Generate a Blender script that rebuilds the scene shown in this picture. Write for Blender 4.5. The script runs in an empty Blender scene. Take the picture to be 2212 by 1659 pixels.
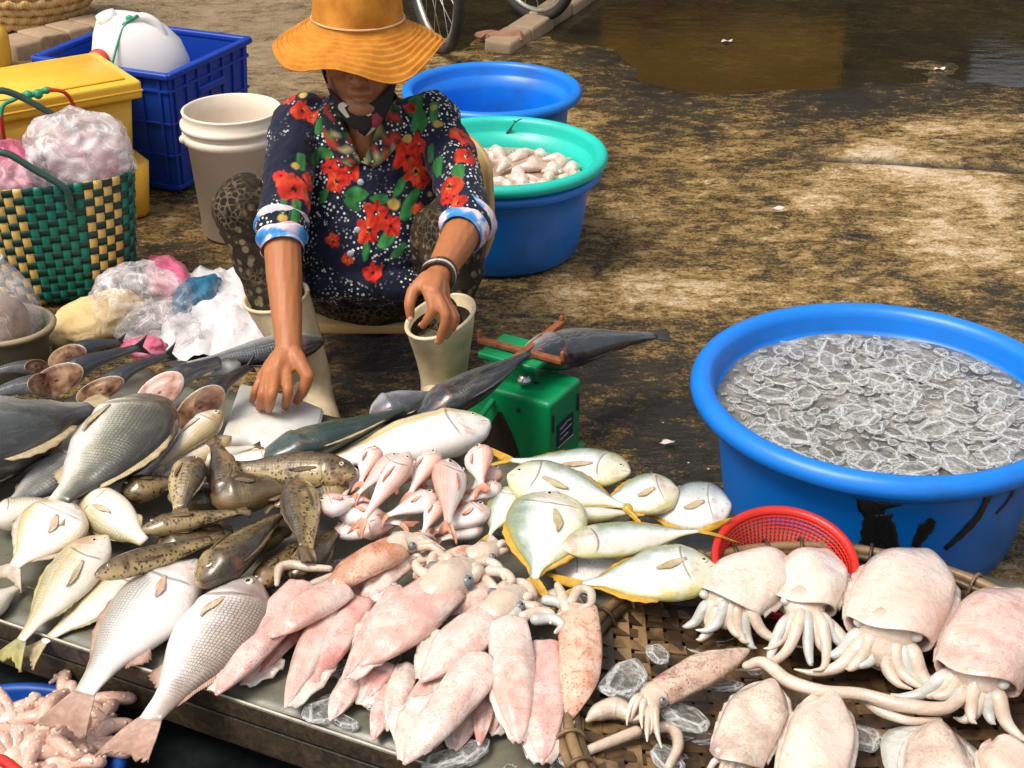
import bpy, bmesh, math, random
import numpy as np
from mathutils import Vector, Matrix, noise, Quaternion

# ------------------------------------------------------------------ camera, sky, sun, exposure
SC = bpy.context.scene
COL = SC.collection
CAM_H, PITCH, FPX, IW, IH = 1.55, 28.5, 3200.0, 2212.0, 1659.0   # eye height, tilt, focal length in px of a 2212 px wide frame
cam_data = bpy.data.cameras.new('camera')
cam_data.sensor_width = 36.0
cam_data.lens = 36.0 * FPX / IW
cam_data.clip_start, cam_data.clip_end = 0.05, 400.0
cam = bpy.data.objects.new('camera', cam_data)
cam.location = (0, 0, CAM_H)
cam.rotation_euler = (math.radians(90 - PITCH), 0, 0)
COL.objects.link(cam)
SC.camera = cam

SUN_EL, SUN_AZ = 60.0, -122.0          # degrees; azimuth measured from +Y (away from camera) towards +X
W = bpy.data.worlds.new('World'); SC.world = W; W.use_nodes = True
wn = W.node_tree.nodes; wl = W.node_tree.links; wn.clear()
sky = wn.new('ShaderNodeTexSky'); sky.sky_type = 'NISHITA'; sky.sun_disc = False
sky.sun_elevation = math.radians(SUN_EL); sky.sun_rotation = math.radians(SUN_AZ)
sky.air_density = 1.0; sky.dust_density = 4.0; sky.ozone_density = 1.0
hsv = wn.new('ShaderNodeHueSaturation'); hsv.inputs['Saturation'].default_value = 0.30
bg = wn.new('ShaderNodeBackground'); bg.inputs['Strength'].default_value = 0.14
wo = wn.new('ShaderNodeOutputWorld')
wl.new(sky.outputs[0], hsv.inputs['Color']); wl.new(hsv.outputs[0], bg.inputs['Color']); wl.new(bg.outputs[0], wo.inputs[0])

sd = bpy.data.lights.new('sun', 'SUN'); sd.energy = 2.0; sd.angle = math.radians(26); sd.color = (1.0, 0.92, 0.80)
sun = bpy.data.objects.new('sun', sd); COL.objects.link(sun)
_el, _az = math.radians(SUN_EL), math.radians(SUN_AZ)
sdir = Vector((math.sin(_az) * math.cos(_el), math.cos(_az) * math.cos(_el), math.sin(_el)))
sun.rotation_euler = sdir.to_track_quat('Z', 'Y').to_euler()
sun.location = sdir * 20

SC.view_settings.view_transform = 'Standard'
SC.view_settings.look = 'None'
SC.view_settings.exposure = 0.50
SC.view_settings.gamma = 1.0
SC.cycles.max_bounces = 6
SC.cycles.transparent_max_bounces = 12
SC.cycles.caustics_reflective = False
SC.cycles.caustics_refractive = False

# ------------------------------------------------------------------ photograph pixel -> point in the place
CPI, SPI = math.cos(math.radians(PITCH)), math.sin(math.radians(PITCH))
def ray(px, py):
    u = (px - IW / 2) / FPX; v = (py - IH / 2) / FPX
    return Vector((u, CPI - v * SPI, -(SPI + v * CPI)))
def P(px, py, z=0.0):                       # the point at height z
    d = ray(px, py); return Vector((0, 0, CAM_H)) + d * ((z - CAM_H) / d.z)
def PY(px, py, Y):                          # the point at depth Y
    d = ray(px, py); return Vector((0, 0, CAM_H)) + d * (Y / d.y)
def sizeat(p, px):                          # metres covered by px pixels at point p
    d = Vector(p) - Vector((0, 0, CAM_H)); return px / FPX * (d.y * CPI - d.z * SPI)

RND = random.Random(7)
def V(*a): return Vector(a)

# ------------------------------------------------------------------ object helpers
def thing(name, label, cat, loc=(0, 0, 0), group=None):
    o = bpy.data.objects.new(name, None); COL.objects.link(o)
    o.empty_display_size = 0.05; o.location = loc
    o['label'] = label; o['category'] = cat
    if group: o['group'] = group
    return o
def tag(o, label, cat, group=None):
    o['label'] = label; o['category'] = cat
    if group: o['group'] = group
    return o
def mk(name, geo, mat, parent=None, origin=None, smooth=True, attrs=None, kind=None):
    """one mesh object; geo = (verts in world metres, faces); parent's world position is taken off"""
    v, f = geo
    v = np.asarray(v, dtype=float).reshape(-1, 3)
    if parent is not None:
        r = parent
        o0 = Vector((0, 0, 0))
        while r is not None:
            o0 = o0 + r.location; r = r.parent
        origin = o0
    elif origin is None:
        origin = Vector(((v[:, 0].min() + v[:, 0].max()) / 2, (v[:, 1].min() + v[:, 1].max()) / 2, v[:, 2].min()))
    v = v - np.array(origin)
    me = bpy.data.meshes.new(name)
    me.from_pydata(v.tolist(), [], [list(q) for q in f])
    if smooth: me.polygons.foreach_set('use_smooth', [True] * len(me.polygons))
    if attrs:
        for k, a in attrs.items():
            a = np.asarray(a, dtype=float)
            if a.ndim == 1:
                at = me.attributes.new(k, 'FLOAT', 'POINT'); at.data.foreach_set('value', a)
            elif a.shape[1] == 3:
                at = me.attributes.new(k, 'FLOAT_VECTOR', 'POINT'); at.data.foreach_set('vector', a.ravel())
            else:
                at = me.attributes.new(k, 'FLOAT_COLOR', 'POINT'); at.data.foreach_set('color', a.ravel())
    me.update()
    if mat is not None: me.materials.append(mat)
    o = bpy.data.objects.new(name, me); COL.objects.link(o)
    if parent is not None: o.parent = parent
    else: o.location = origin
    if kind: o['kind'] = kind
    return o
def join(*geos):
    vs, fs, n = [], [], 0
    for v, f in geos:
        v = np.asarray(v, dtype=float).reshape(-1, 3); vs.append(v)
        fs += [[i + n for i in q] for q in f]; n += len(v)
    return np.concatenate(vs), fs
def copy_tree(o, loc, parent=None):
    c = o.copy(); COL.objects.link(c); c.parent = parent
    if loc is not None: c.location = loc
    for ch in list(o.children): copy_tree(ch, None, c)
    return c

def catmull(pts, n):
    pts = np.asarray([list(p) for p in pts], dtype=float)
    if len(pts) == 2: return np.linspace(pts[0], pts[1], n)
    q = np.vstack([2 * pts[0] - pts[1], pts, 2 * pts[-1] - pts[-2]])
    out = []
    for t in np.linspace(0, len(pts) - 1 - 1e-9, n):
        i = int(t); u = t - i; a, b, c, d = q[i], q[i + 1], q[i + 2], q[i + 3]
        out.append(0.5 * (2 * b + (c - a) * u + (2 * a - 5 * b + 4 * c - d) * u * u + (3 * b - a - 3 * c + d) * u ** 3))
    return np.array(out)
def curve(cp, t):
    """smooth monotone-ish interpolation of control points [(t, v)...]"""
    x = np.array([c[0] for c in cp], float); y = np.array([c[1] for c in cp], float)
    m = np.gradient(y, x); t = np.clip(np.asarray(t, float), x[0], x[-1])
    i = np.clip(np.searchsorted(x, t, side='right') - 1, 0, len(x) - 2)
    h = x[i + 1] - x[i]; u = (t - x[i]) / h
    return (2*u**3 - 3*u**2 + 1) * y[i] + (u**3 - 2*u**2 + u) * h * m[i] + (-2*u**3 + 3*u**2) * y[i+1] + (u**3 - u**2) * h * m[i+1]
def gridfaces(n, m, wrap):
    f = []
    for i in range(n - 1):
        for j in range(m if wrap else m - 1):
            k = (j + 1) % m
            f.append((i * m + j, i * m + k, (i + 1) * m + k, (i + 1) * m + j))
    return f
def loft(rings, cap0=True, cap1=True):
    rings = np.asarray(rings); n, m, _ = rings.shape
    v = rings.reshape(-1, 3); f = gridfaces(n, m, True)
    if cap0: f.append(tuple(range(m - 1, -1, -1)))
    if cap1: f.append(tuple((n - 1) * m + j for j in range(m)))
    return v, f
def frames(c, ref=None):
    c = np.asarray(c, float)
    tg = np.gradient(c, axis=0); tg /= np.linalg.norm(tg, axis=1)[:, None] + 1e-12
    r = np.array(ref if ref is not None else (0, 0, 1.0), float)
    if ref is None and abs(tg[0] @ r) > 0.9: r = np.array((1.0, 0, 0))
    A = np.zeros_like(c); B = np.zeros_like(c)
    a = r - tg[0] * (r @ tg[0]); a /= np.linalg.norm(a)
    for i in range(len(c)):
        a = a - tg[i] * (a @ tg[i]); a /= np.linalg.norm(a) + 1e-12
        A[i] = a; B[i] = np.cross(tg[i], a)
    return tg, A, B
def tube(pts, rad, m=8, n=None, flat=1.0, ref=None, round_ends=True):
    n = n or max(4, len(pts) * 4)
    c = catmull(pts, n)
    rad = np.asarray(rad if hasattr(rad, '__len__') else [rad, rad], float)
    r = np.interp(np.linspace(0, 1, n), np.linspace(0, 1, len(rad)), rad)
    tg, A, B = frames(c, ref)
    if round_ends:
        e0 = [(c[0] - tg[0] * r[0] * q, r[0] * math.sqrt(max(1e-4, 1 - q * q))) for q in (0.98, 0.8, 0.45)]
        e1 = [(c[-1] + tg[-1] * r[-1] * q, r[-1] * math.sqrt(max(1e-4, 1 - q * q))) for q in (0.45, 0.8, 0.98)]
        c = np.vstack([[e[0] for e in e0], c, [e[0] for e in e1]])
        r = np.concatenate([[e[1] for e in e0], r, [e[1] for e in e1]])
        A = np.vstack([[A[0]] * 3, A, [A[-1]] * 3]); B = np.vstack([[B[0]] * 3, B, [B[-1]] * 3])
    ph = np.linspace(0, 2 * math.pi, m, endpoint=False)
    rings = c[:, None, :] + r[:, None, None] * (np.cos(ph)[None, :, None] * A[:, None, :] * flat + np.sin(ph)[None, :, None] * B[:, None, :])
    return loft(rings)
def lathe(prof, seg=48, center=(0, 0, 0), sx=1.0, sy=1.0, rot=0.0, closed=False):
    prof = np.asarray(prof, float); a = np.linspace(0, 2 * math.pi, seg, endpoint=False)
    ca, sa = np.cos(a), np.sin(a)
    x = prof[:, 0][:, None] * ca * sx; y = prof[:, 0][:, None] * sa * sy
    xr = x * math.cos(rot) - y * math.sin(rot); yr = x * math.sin(rot) + y * math.cos(rot)
    z = np.repeat(prof[:, 1][:, None], seg, 1)
    rings = np.stack([xr + center[0], yr + center[1], z + center[2]], -1)
    v = rings.reshape(-1, 3); f = gridfaces(len(prof), seg, True)
    if closed: f += [((len(prof) - 1) * seg + j, (len(prof) - 1) * seg + (j + 1) % seg, (j + 1) % seg, j) for j in range(seg)]
    return v, f
def box(c, s, R=None, bev=0.0, seg=2):
    bm = bmesh.new(); bmesh.ops.create_cube(bm, size=1)
    for v in bm.verts: v.co = Vector((v.co.x * s[0], v.co.y * s[1], v.co.z * s[2]))
    if bev: bmesh.ops.bevel(bm, geom=bm.edges[:], offset=bev, segments=seg, affect='EDGES', profile=0.7)
    M = R if R is not None else Matrix.Identity(3)
    vs = [list(M @ v.co + Vector(c)) for v in bm.verts]; bm.verts.index_update()
    fs = [[v.index for v in f.verts] for f in bm.faces]; bm.free()
    return np.array(vs), fs
def rotz(a): return Matrix.Rotation(a, 3, 'Z')
def ball(c, r, seg=12, rng=8, R=None):
    r = r if hasattr(r, '__len__') else (r, r, r)
    vs = []; fs = []
    for i in range(rng + 1):
        th = math.pi * i / rng
        th = min(max(th, 0.02), math.pi - 0.02)
        for j in range(seg):
            p = 2 * math.pi * j / seg
            q = Vector((r[0] * math.sin(th) * math.cos(p), r[1] * math.sin(th) * math.sin(p), r[2] * math.cos(th)))
            if R is not None: q = R @ q
            vs.append([q.x + c[0], q.y + c[1], q.z + c[2]])
    f = gridfaces(rng + 1, seg, True)
    f = [q[::-1] for q in f]
    f.append(tuple(range(seg))); f.append(tuple(rng * seg + j for j in range(seg - 1, -1, -1)))
    return np.array(vs), f
def shell(grid, th):
    """closed thin sheet from an (n,m,3) grid of points"""
    g = np.asarray(grid, float); n, m, _ = g.shape
    du = np.gradient(g, axis=0); dv = np.gradient(g, axis=1)
    nn = np.cross(du, dv); nn /= np.linalg.norm(nn, axis=2)[..., None] + 1e-12
    a = (g + nn * th / 2).reshape(-1, 3); b = (g - nn * th / 2).reshape(-1, 3)
    f = gridfaces(n, m, False); N = n * m
    F = [q for q in f] + [tuple(i + N for i in q[::-1]) for q in f]
    bd = [(0 * m + j, 0 * m + j + 1) for j in range(m - 1)] + [((n - 1) * m + j + 1, (n - 1) * m + j) for j in range(m - 1)]
    bd += [((i + 1) * m, i * m) for i in range(n - 1)] + [(i * m + m - 1, (i + 1) * m + m - 1) for i in range(n - 1)]
    F += [(q[1], q[0], q[0] + N, q[1] + N) for q in bd]
    return np.concatenate([a, b]), F
def vnoise(x, y, seed=0, z=0.0):
    """vectorised value noise, about -1..1"""
    xi = np.floor(x).astype(np.int64); yi = np.floor(y).astype(np.int64); u = x - xi; v = y - yi
    u = u*u*(3-2*u); v = v*v*(3-2*v)
    def h(a, b):
        n = (a * 374761393 + b * 668265263 + seed * 982451653) & 0x7fffffff
        n = ((n ^ (n >> 13)) * 1274126177) & 0x7fffffff
        return ((n ^ (n >> 16)) & 0xffff) / 32767.5 - 1
    return (h(xi, yi)*(1-u)+h(xi+1, yi)*u)*(1-v) + (h(xi, yi+1)*(1-u)+h(xi+1, yi+1)*u)*v
def fbm(x, y, seed=0, oct=4):
    s = 0; a = 0.5
    for k in range(oct): s = s + a * vnoise(x * 2**k, y * 2**k, seed + k); a *= 0.5
    return s
def sm(a, b, x): t = np.clip((x - a) / (b - a), 0, 1); return t * t * (3 - 2 * t)

# ------------------------------------------------------------------ material helpers
class N:
    """tiny node-graph helper"""
    def __init__(s, name):
        s.m = bpy.data.materials.new(name); s.m.use_nodes = True
        s.t = s.m.node_tree; s.n = s.t.nodes; s.l = s.t.links
        s.b = s.n['Principled BSDF']; s.out = s.n['Material Output']
    def set(s, sock, v):
        if hasattr(v, 'is_output'): s.l.new(v, sock)
        elif hasattr(v, '__len__') and sock.type == 'RGBA': sock.default_value = (*v[:3], 1)
        else: sock.default_value = v
    def p(s, **k):
        nm = {'base': 'Base Color', 'rough': 'Roughness', 'spec': 'Specular IOR Level', 'metal': 'Metallic', 'alpha': 'Alpha', 'trans': 'Transmission Weight',
              'coat': 'Coat Weight', 'coatr': 'Coat Roughness', 'sss': 'Subsurface Weight', 'ior': 'IOR', 'normal': 'Normal', 'sheen': 'Sheen Weight'}
        for a, v in k.items(): s.set(s.b.inputs[nm[a]], v)
        return s
    def attr(s, name, out='Fac'):
        n = s.n.new('ShaderNodeAttribute'); n.attribute_name = name; return n.outputs[out]
    def obj(s): return s.n.new('ShaderNodeTexCoord').outputs['Object']
    def info(s): return s.n.new('ShaderNodeObjectInfo').outputs['Random']
    def math(s, op, a, b=None, c=None, clamp=False):
        n = s.n.new('ShaderNodeMath'); n.operation = op; n.use_clamp = clamp
        s.set(n.inputs[0], a)
        if b is not None: s.set(n.inputs[1], b)
        if c is not None: s.set(n.inputs[2], c)
        return n.outputs[0]
    def vmul(s, v, k):
        n = s.n.new('ShaderNodeVectorMath'); n.operation = 'MULTIPLY'; s.set(n.inputs[0], v); n.inputs[1].default_value = k; return n.outputs[0]
    def vadd(s, v, k):
        n = s.n.new('ShaderNodeVectorMath'); n.operation = 'ADD'; s.set(n.inputs[0], v); s.set(n.inputs[1], k); return n.outputs[0]
    def noise(s, vec=None, scale=5, detail=3, rough=0.55, dist=0.0, out='Fac'):
        n = s.n.new('ShaderNodeTexNoise'); n.inputs['Scale'].default_value = scale; n.inputs['Detail'].default_value = detail
        n.inputs['Roughness'].default_value = rough; n.inputs['Distortion'].default_value = dist
        if vec is not None: s.l.new(vec, n.inputs['Vector'])
        return n.outputs[out]
    def vor(s, vec=None, scale=5, feature='F1', out='Distance', rnd=1.0):
        n = s.n.new('ShaderNodeTexVoronoi'); n.feature = feature; n.inputs['Scale'].default_value = scale; n.inputs['Randomness'].default_value = rnd
        if vec is not None: s.l.new(vec, n.inputs['Vector'])
        return n.outputs[out]
    def wave(s, vec, scale=5, dist=2, detail=2):
        n = s.n.new('ShaderNodeTexWave'); n.inputs['Scale'].default_value = scale; n.inputs['Distortion'].default_value = dist; n.inputs['Detail'].default_value = detail
        s.l.new(vec, n.inputs['Vector']); return n.outputs['Fac']
    def ramp(s, f, stops, interp='LINEAR'):
        n = s.n.new('ShaderNodeValToRGB'); cr = n.color_ramp; cr.interpolation = interp
        while len(cr.elements) < len(stops): cr.elements.new(0.5)
        for e, (p, c) in zip(cr.elements, stops):
            e.position = p; e.color = (*c, 1) if hasattr(c, '__len__') else (c, c, c, 1)
        s.set(n.inputs[0], f); return n.outputs[0]
    def step(s, f, a, b):
        n = s.n.new('ShaderNodeMapRange'); n.interpolation_type = 'SMOOTHSTEP'
        s.set(n.inputs[0], f); n.inputs[1].default_value = a; n.inputs[2].default_value = b; return n.outputs[0]
    def mix(s, f, a, b, mode='MIX'):
        n = s.n.new('ShaderNodeMix'); n.data_type = 'RGBA'; n.blend_type = mode; n.clamp_factor = True
        s.set(n.inputs[0], f); s.set(n.inputs[6], a); s.set(n.inputs[7], b); return n.outputs[2]
    def bump(s, h, strength=0.3, dist=0.01, normal=None):
        n = s.n.new('ShaderNodeBump'); n.inputs['Strength'].default_value = strength; n.inputs['Distance'].default_value = dist
        s.set(n.inputs['Height'], h)
        if normal is not None: s.l.new(normal, n.inputs['Normal'])
        return n.outputs[0]
def plain(name, col, rough=0.5, var=0.25, scale=30, bump=0.15, dirt=None, dirtamt=0.5, bscale=None, **k):
    """a painted / plastic / metal surface with uneven colour, wear and fine relief"""
    g = N(name); o = g.obj()
    n1 = g.noise(o, scale, 4); dk = tuple(c * (1 - var) for c in col); lt = tuple(min(1, c * (1 + var * 0.6)) for c in col)
    c = g.mix(n1, dk, lt)
    if dirt is not None:
        d = g.step(g.noise(o, scale * 0.35, 6, 0.65), 0.50, 0.72)
        c = g.mix(g.math('MULTIPLY', d, dirtamt), c, dirt)
    r = g.math('MULTIPLY_ADD', g.noise(o, scale * 1.7, 3), 0.25, rough - 0.12)
    g.p(base=c, rough=r, **k)
    if bump: g.p(normal=g.bump(g.noise(o, bscale or scale * 4, 3), bump, 0.004))
    return g.m
MUD = (0.10, 0.065, 0.03)

# ------------------------------------------------------------------ the ground: muddy wet concrete, one sheet out to the horizon
def axis(lo, hi, d, far):
    a = list(np.arange(lo, hi + d / 2, d)); q = d; x = hi; out = []
    while x < far: q *= 1.35; x += q; out.append(x)
    y = lo; q = d; pre = []
    while y > -far: q *= 1.35; y -= q; pre.append(y)
    return np.array(pre[::-1] + a + out)
gx, gy = axis(-2.4, 2.6, 0.022, 70), axis(0.9, 7.0, 0.022, 90)
GX, GY = np.meshgrid(gx, gy)
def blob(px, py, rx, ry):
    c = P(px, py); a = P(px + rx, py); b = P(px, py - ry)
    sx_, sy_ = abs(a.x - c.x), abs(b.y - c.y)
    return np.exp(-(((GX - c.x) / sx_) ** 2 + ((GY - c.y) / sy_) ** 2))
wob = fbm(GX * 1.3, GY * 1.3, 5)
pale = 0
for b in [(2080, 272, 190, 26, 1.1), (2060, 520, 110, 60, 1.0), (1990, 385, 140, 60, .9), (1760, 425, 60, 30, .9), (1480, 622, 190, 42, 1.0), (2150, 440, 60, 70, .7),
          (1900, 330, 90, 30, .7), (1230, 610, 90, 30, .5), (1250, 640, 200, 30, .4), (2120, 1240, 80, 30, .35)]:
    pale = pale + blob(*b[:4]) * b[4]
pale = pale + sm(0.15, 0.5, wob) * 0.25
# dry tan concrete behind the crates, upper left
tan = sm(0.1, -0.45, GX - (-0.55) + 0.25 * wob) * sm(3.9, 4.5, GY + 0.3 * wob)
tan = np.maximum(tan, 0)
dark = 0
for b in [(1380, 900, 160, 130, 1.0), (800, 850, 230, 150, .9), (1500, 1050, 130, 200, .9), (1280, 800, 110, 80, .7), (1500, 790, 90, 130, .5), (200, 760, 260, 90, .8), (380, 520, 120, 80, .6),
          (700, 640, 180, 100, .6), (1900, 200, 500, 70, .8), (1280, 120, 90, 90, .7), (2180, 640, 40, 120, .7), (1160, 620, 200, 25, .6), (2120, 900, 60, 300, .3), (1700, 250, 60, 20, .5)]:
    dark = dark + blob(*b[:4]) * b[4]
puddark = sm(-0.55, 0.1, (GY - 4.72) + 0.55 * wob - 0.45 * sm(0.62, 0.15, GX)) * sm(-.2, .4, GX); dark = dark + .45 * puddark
# the puddle lies in a hollow at the back right
pud = sm(0.0, 0.55, (GY - 4.72) + 0.55 * wob - 0.45 * sm(0.62, 0.15, GX) + 0.12 * fbm(GX * 5, GY * 5, 21, 3)) * sm(9.5, 8.0, GY)
crack_y = 4.28 - 0.10 * (GX - 1.1) + 0.05 * np.sin(GX * 3.0) + 0.05 * vnoise(GX * 2, GX * 0, 9)
crack = np.exp(-((GY - crack_y) / 0.022) ** 2) * sm(0.75, 1.0, GX)
step_up = sm(0.0, 0.05, GY - crack_y) * sm(0.75, 1.1, GX) * 0.008
H = 0.010 * fbm(GX * 2.2, GY * 2.2, 1, 5) + 0.006 * fbm(GX * 9, GY * 11, 3, 4) - 0.020 * pud - 0.014 * crack + step_up * (1 - pud) + 0.002 * pale
near = sm(14, 8, np.hypot(GX, GY)); H = H * near - 0.008
gm = N('muddy_wet_concrete'); o = gm.obj()
n_big = gm.noise(o, 3.0, 5, 0.6); n_mid = gm.noise(gm.vmul(o, (0.75, 1.25, 1)), 15, 7, 0.72, 0.35)
n_fine = gm.noise(gm.vmul(o, (0.7, 1.2, 1)), 42, 6, 0.75, 0.6); n_gr = gm.noise(o, 130, 3, 0.7)
f = gm.math('ADD', gm.math('MULTIPLY', n_mid, 0.70), gm.math('MULTIPLY', n_fine, 0.62))
f = gm.math('ADD', f, gm.math('MULTIPLY', gm.math('SUBTRACT', n_big, 0.5), 0.44))
f = gm.math('ADD', f, gm.math('MULTIPLY', gm.math('SUBTRACT', n_gr, 0.5), 0.50))
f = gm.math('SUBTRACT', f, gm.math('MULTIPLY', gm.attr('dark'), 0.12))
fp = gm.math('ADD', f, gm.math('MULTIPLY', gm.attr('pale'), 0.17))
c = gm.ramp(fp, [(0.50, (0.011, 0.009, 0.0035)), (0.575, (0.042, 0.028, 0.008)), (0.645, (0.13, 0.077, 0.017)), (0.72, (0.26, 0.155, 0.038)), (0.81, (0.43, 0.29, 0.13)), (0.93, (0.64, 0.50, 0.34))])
tanc = gm.ramp(n_mid, [(0.25, (0.16, 0.11, 0.06)), (0.5, (0.30, 0.215, 0.12)), (0.8, (0.44, 0.34, 0.22))])
c = gm.mix(gm.math('MULTIPLY', gm.attr('tan'), gm.step(f, 0.42, 0.62)), c, tanc)
c = gm.mix(gm.attr('crack'), c, (0.012, 0.010, 0.006))
specks = gm.step(gm.vor(o, 26, 'F1', 'Distance'), 0.075, 0.05)
specks = gm.math('MULTIPLY', specks, gm.step(gm.noise(o, 2.2, 2), 0.55, 0.62))
c = gm.mix(specks, c, (0.62, 0.55, 0.45))
rg = gm.ramp(fp, [(0.46, 0.06), (0.64, 0.26), (0.85, 0.6)])
gm.p(base=c, rough=rg, spec=0.5, normal=gm.bump(fp, 0.9, 0.014))
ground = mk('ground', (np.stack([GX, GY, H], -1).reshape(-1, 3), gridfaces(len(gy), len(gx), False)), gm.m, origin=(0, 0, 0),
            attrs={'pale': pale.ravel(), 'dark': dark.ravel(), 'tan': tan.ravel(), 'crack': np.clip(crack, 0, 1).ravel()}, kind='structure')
# muddy water standing in the hollow
wm = N('muddy_puddle_water'); o = wm.obj()
c = wm.ramp(wm.noise(o, 2.5, 5, 0.6), [(0.3, (0.010, 0.009, 0.004)), (0.7, (0.035, 0.025, 0.010))])
wm.p(base=c, rough=wm.math('MULTIPLY_ADD', wm.noise(o, 5, 5, .7), 0.30, -0.06), ior=1.33, spec=1.0, alpha=.72, normal=wm.bump(wm.noise(wm.vmul(o, (1, 2.2, 1)), 9, 4), 0.16, 0.01))
px_, py_ = np.meshgrid(np.linspace(-0.6, 6.0, 60), np.linspace(4.3, 8.4, 40))
mk('puddle', (np.stack([px_, py_, np.full_like(px_, -0.0165)], -1).reshape(-1, 3), gridfaces(40, 60, False)), wm.m, origin=(0, 0, 0), kind='structure')

# house front across the wet yard: out of the frame, mirrored in the puddle
yel = plain('yellow_ochre_plaster', (0.80, 0.40, 0.03), 0.8, 0.35, 4, 0.3, dirt=(0.12, 0.07, 0.03), dirtamt=0.6)
dred = plain('dark_red_door_paint', (0.13, 0.012, 0.01), 0.5, 0.3, 10, 0.2)
drk = plain('dark_green_shutter_paint', (0.02, 0.022, 0.014), 0.6, 0.3, 6, 0.2)
greyr = plain('grey_roof_sheet', (0.16, 0.16, 0.15), 0.6, 0.3, 6, 0.2)
hs = thing('shop_house', 'yellow plastered house front with dark red doors across the wet yard', 'house', (1.5, 8.4, -0.01))
def bxx(name, x0, x1, y0, y1, z0, z1, m, par, bev=0.0): return mk(name, box(((x0+x1)/2, (y0+y1)/2, (z0+z1)/2), (x1-x0, y1-y0, z1-z0), None, bev), m, par, smooth=False)
bxx('wall', -4.0, 0.52, 8.6, 8.8, -0.02, 3.0, drk, hs)
bxx('wall_base', 0.52, 1.95, 8.6, 8.8, -0.02, 0.70, drk, hs)
bxx('wall', 0.52, 1.95, 8.602, 8.798, 0.70, 3.0, yel, hs)
bxx('wall', 1.95, 2.72, 8.6, 8.8, -0.02, 3.0, drk, hs)
bxx('low_wall', 2.72, 8.0, 8.6, 8.8, -0.02, 0.93, drk, hs)
for x in (0.74, 1.10):
    d = bxx('door', x, x + 0.14, 8.52, 8.61, -0.02, 0.76, dred, hs); 
    mk('handle', tube([(x + 0.05, 8.50, 0.4), (x + 0.05, 8.50, 0.5)], 0.012, 6), greyr, d)
bxx('roof', -4.2, 2.8, 7.7, 8.9, 2.5, 2.56, greyr, hs)

# concrete kerb strips
kerbm = plain('worn_concrete_kerb', (0.36, 0.25, 0.155), 0.8, 0.4, 14, 0.6, dirt=(0.07, 0.045, 0.02), dirtamt=0.7)
def kerb(name, label, a, b, w, h, seg):
    a = Vector(a); b = Vector(b); d = (b - a); L = d.length; d.normalize(); s = Vector((-d.y, d.x, 0)); r = random.Random(int(L * 1000))
    root = thing(name, label, 'kerb', (a + b) / 2)
    for k in range(seg):
        p = a + d * (L * (k + 0.5) / seg); v, f = box((0, 0, 0), (L / seg * 0.985, w, h), None, 0.012, 2)
        v = v + np.stack([fbm(v[:, 0] * 40 + k * 9, v[:, 1] * 40, 2) * 0.012, fbm(v[:, 0] * 40, v[:, 2] * 40 + k * 5, 4) * 0.012, fbm(v[:, 0] * 30, v[:, 1] * 30 + k, 6) * 0.01], -1)
        M = np.array([list(d), list(s), [0, 0, 1]])
        mk('kerb_stone', (v @ M + np.array(p) + np.array((0, 0, h / 2 - 0.03 + r.uniform(-.006, .006))), f), kerbm, root)
kerb('kerb', 'broken pale concrete kerb running up behind the empty blue tub', P(1075, 108), P(1290, -30), 0.11, 0.06, 5)
kerb('kerb', 'grey concrete kerb below the straw basket at the back left', P(10, 118), P(230, 62), 0.16, 0.08, 4)
for i, (x, y, s_, lb) in enumerate([(1095, 92, .05, 'pinkish brick lump beside the kerb end, the larger one'), (1060, 85, .035, 'reddish brick scrap behind the empty blue tub')]):
    bm = bmesh.new(); bmesh.ops.create_icosphere(bm, subdivisions=2, radius=1)
    vs = np.array([list(v.co) for v in bm.verts]); bm.verts.index_update(); fs = [[v.index for v in q.verts] for q in bm.faces]; bm.free()
    vs = vs * np.array((1.6, .8, .6)) * s_ * (1 + 0.35 * np.array([noise.noise(Vector(v) * 1.7 + Vector((i * 7, 0, 0))) for v in vs]))[:, None]
    ob_ = mk('brick_lump', (vs + np.array(P(x, y)) + np.array((0, 0, s_ * .4)), fs), plain('broken_brick', (0.36, 0.17, 0.10), 0.85, 0.4, 30, 0.5), smooth=False)
    tag(ob_, lb, 'brick')

# ------------------------------------------------------------------ plastic tubs
blue = plain('blue_tub_plastic', (0.003, 0.175, 0.66), 0.36, 0.14, 9, 0.06, dirt=(0.02, 0.07, 0.20), dirtamt=0.6)
teal = plain('teal_tub_plastic', (0.01, 0.50, 0.40), 0.36, 0.12, 9, 0.06, dirt=(0.02, 0.22, 0.18), dirtamt=0.3)
def tub_prof(R, h, rb, lip, t=0.006):
    """outer wall up, rolled lip, inner wall down"""
    p = [(0.001, 0.0), (rb * 0.93, 0.0), (rb, 0.012)]
    for k in (0.25, 0.5, 0.75): p.append((rb + (R - lip * 1.5 - rb) * (k ** 0.75), 0.012 + (h - lip * 1.7 - 0.012) * k))
    r1 = R - lip * 1.5
    p += [(r1, h - lip * 1.75), (r1 + lip * 0.25, h - lip * 1.6), (r1 + lip * .30, h - lip * 1.3)]
    for a in np.linspace(-70, 180, 12):
        p.append((R - lip * 0.62 + lip * 0.62 * math.cos(math.radians(a)), h - lip * 0.62 + lip * 0.62 * math.sin(math.radians(a))))
    r2 = R - lip * 1.24
    p += [(r2 - 0.004, h - lip * 1.3), (r2 - 0.006, h - lip * 1.5), (r2 - lip * 0.45, h - lip * 1.62)]
    for k in (0.8, 0.55, 0.3, 0.0): p.append((rb - t + (r1 - t - rb) * (k ** 0.75), 0.02 + (h - lip * 1.9) * k))
    p.append((0.001, 0.018))
    return p
def tub(label, c, R, h, rb, lip, m, seg=72):
    t = thing('plastic_tub', label, 'tub', (c[0], c[1], c[2]))
    mk('tub_shell', lathe(tub_prof(R, h, rb, lip), seg, c), m, t)
    return t
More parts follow.
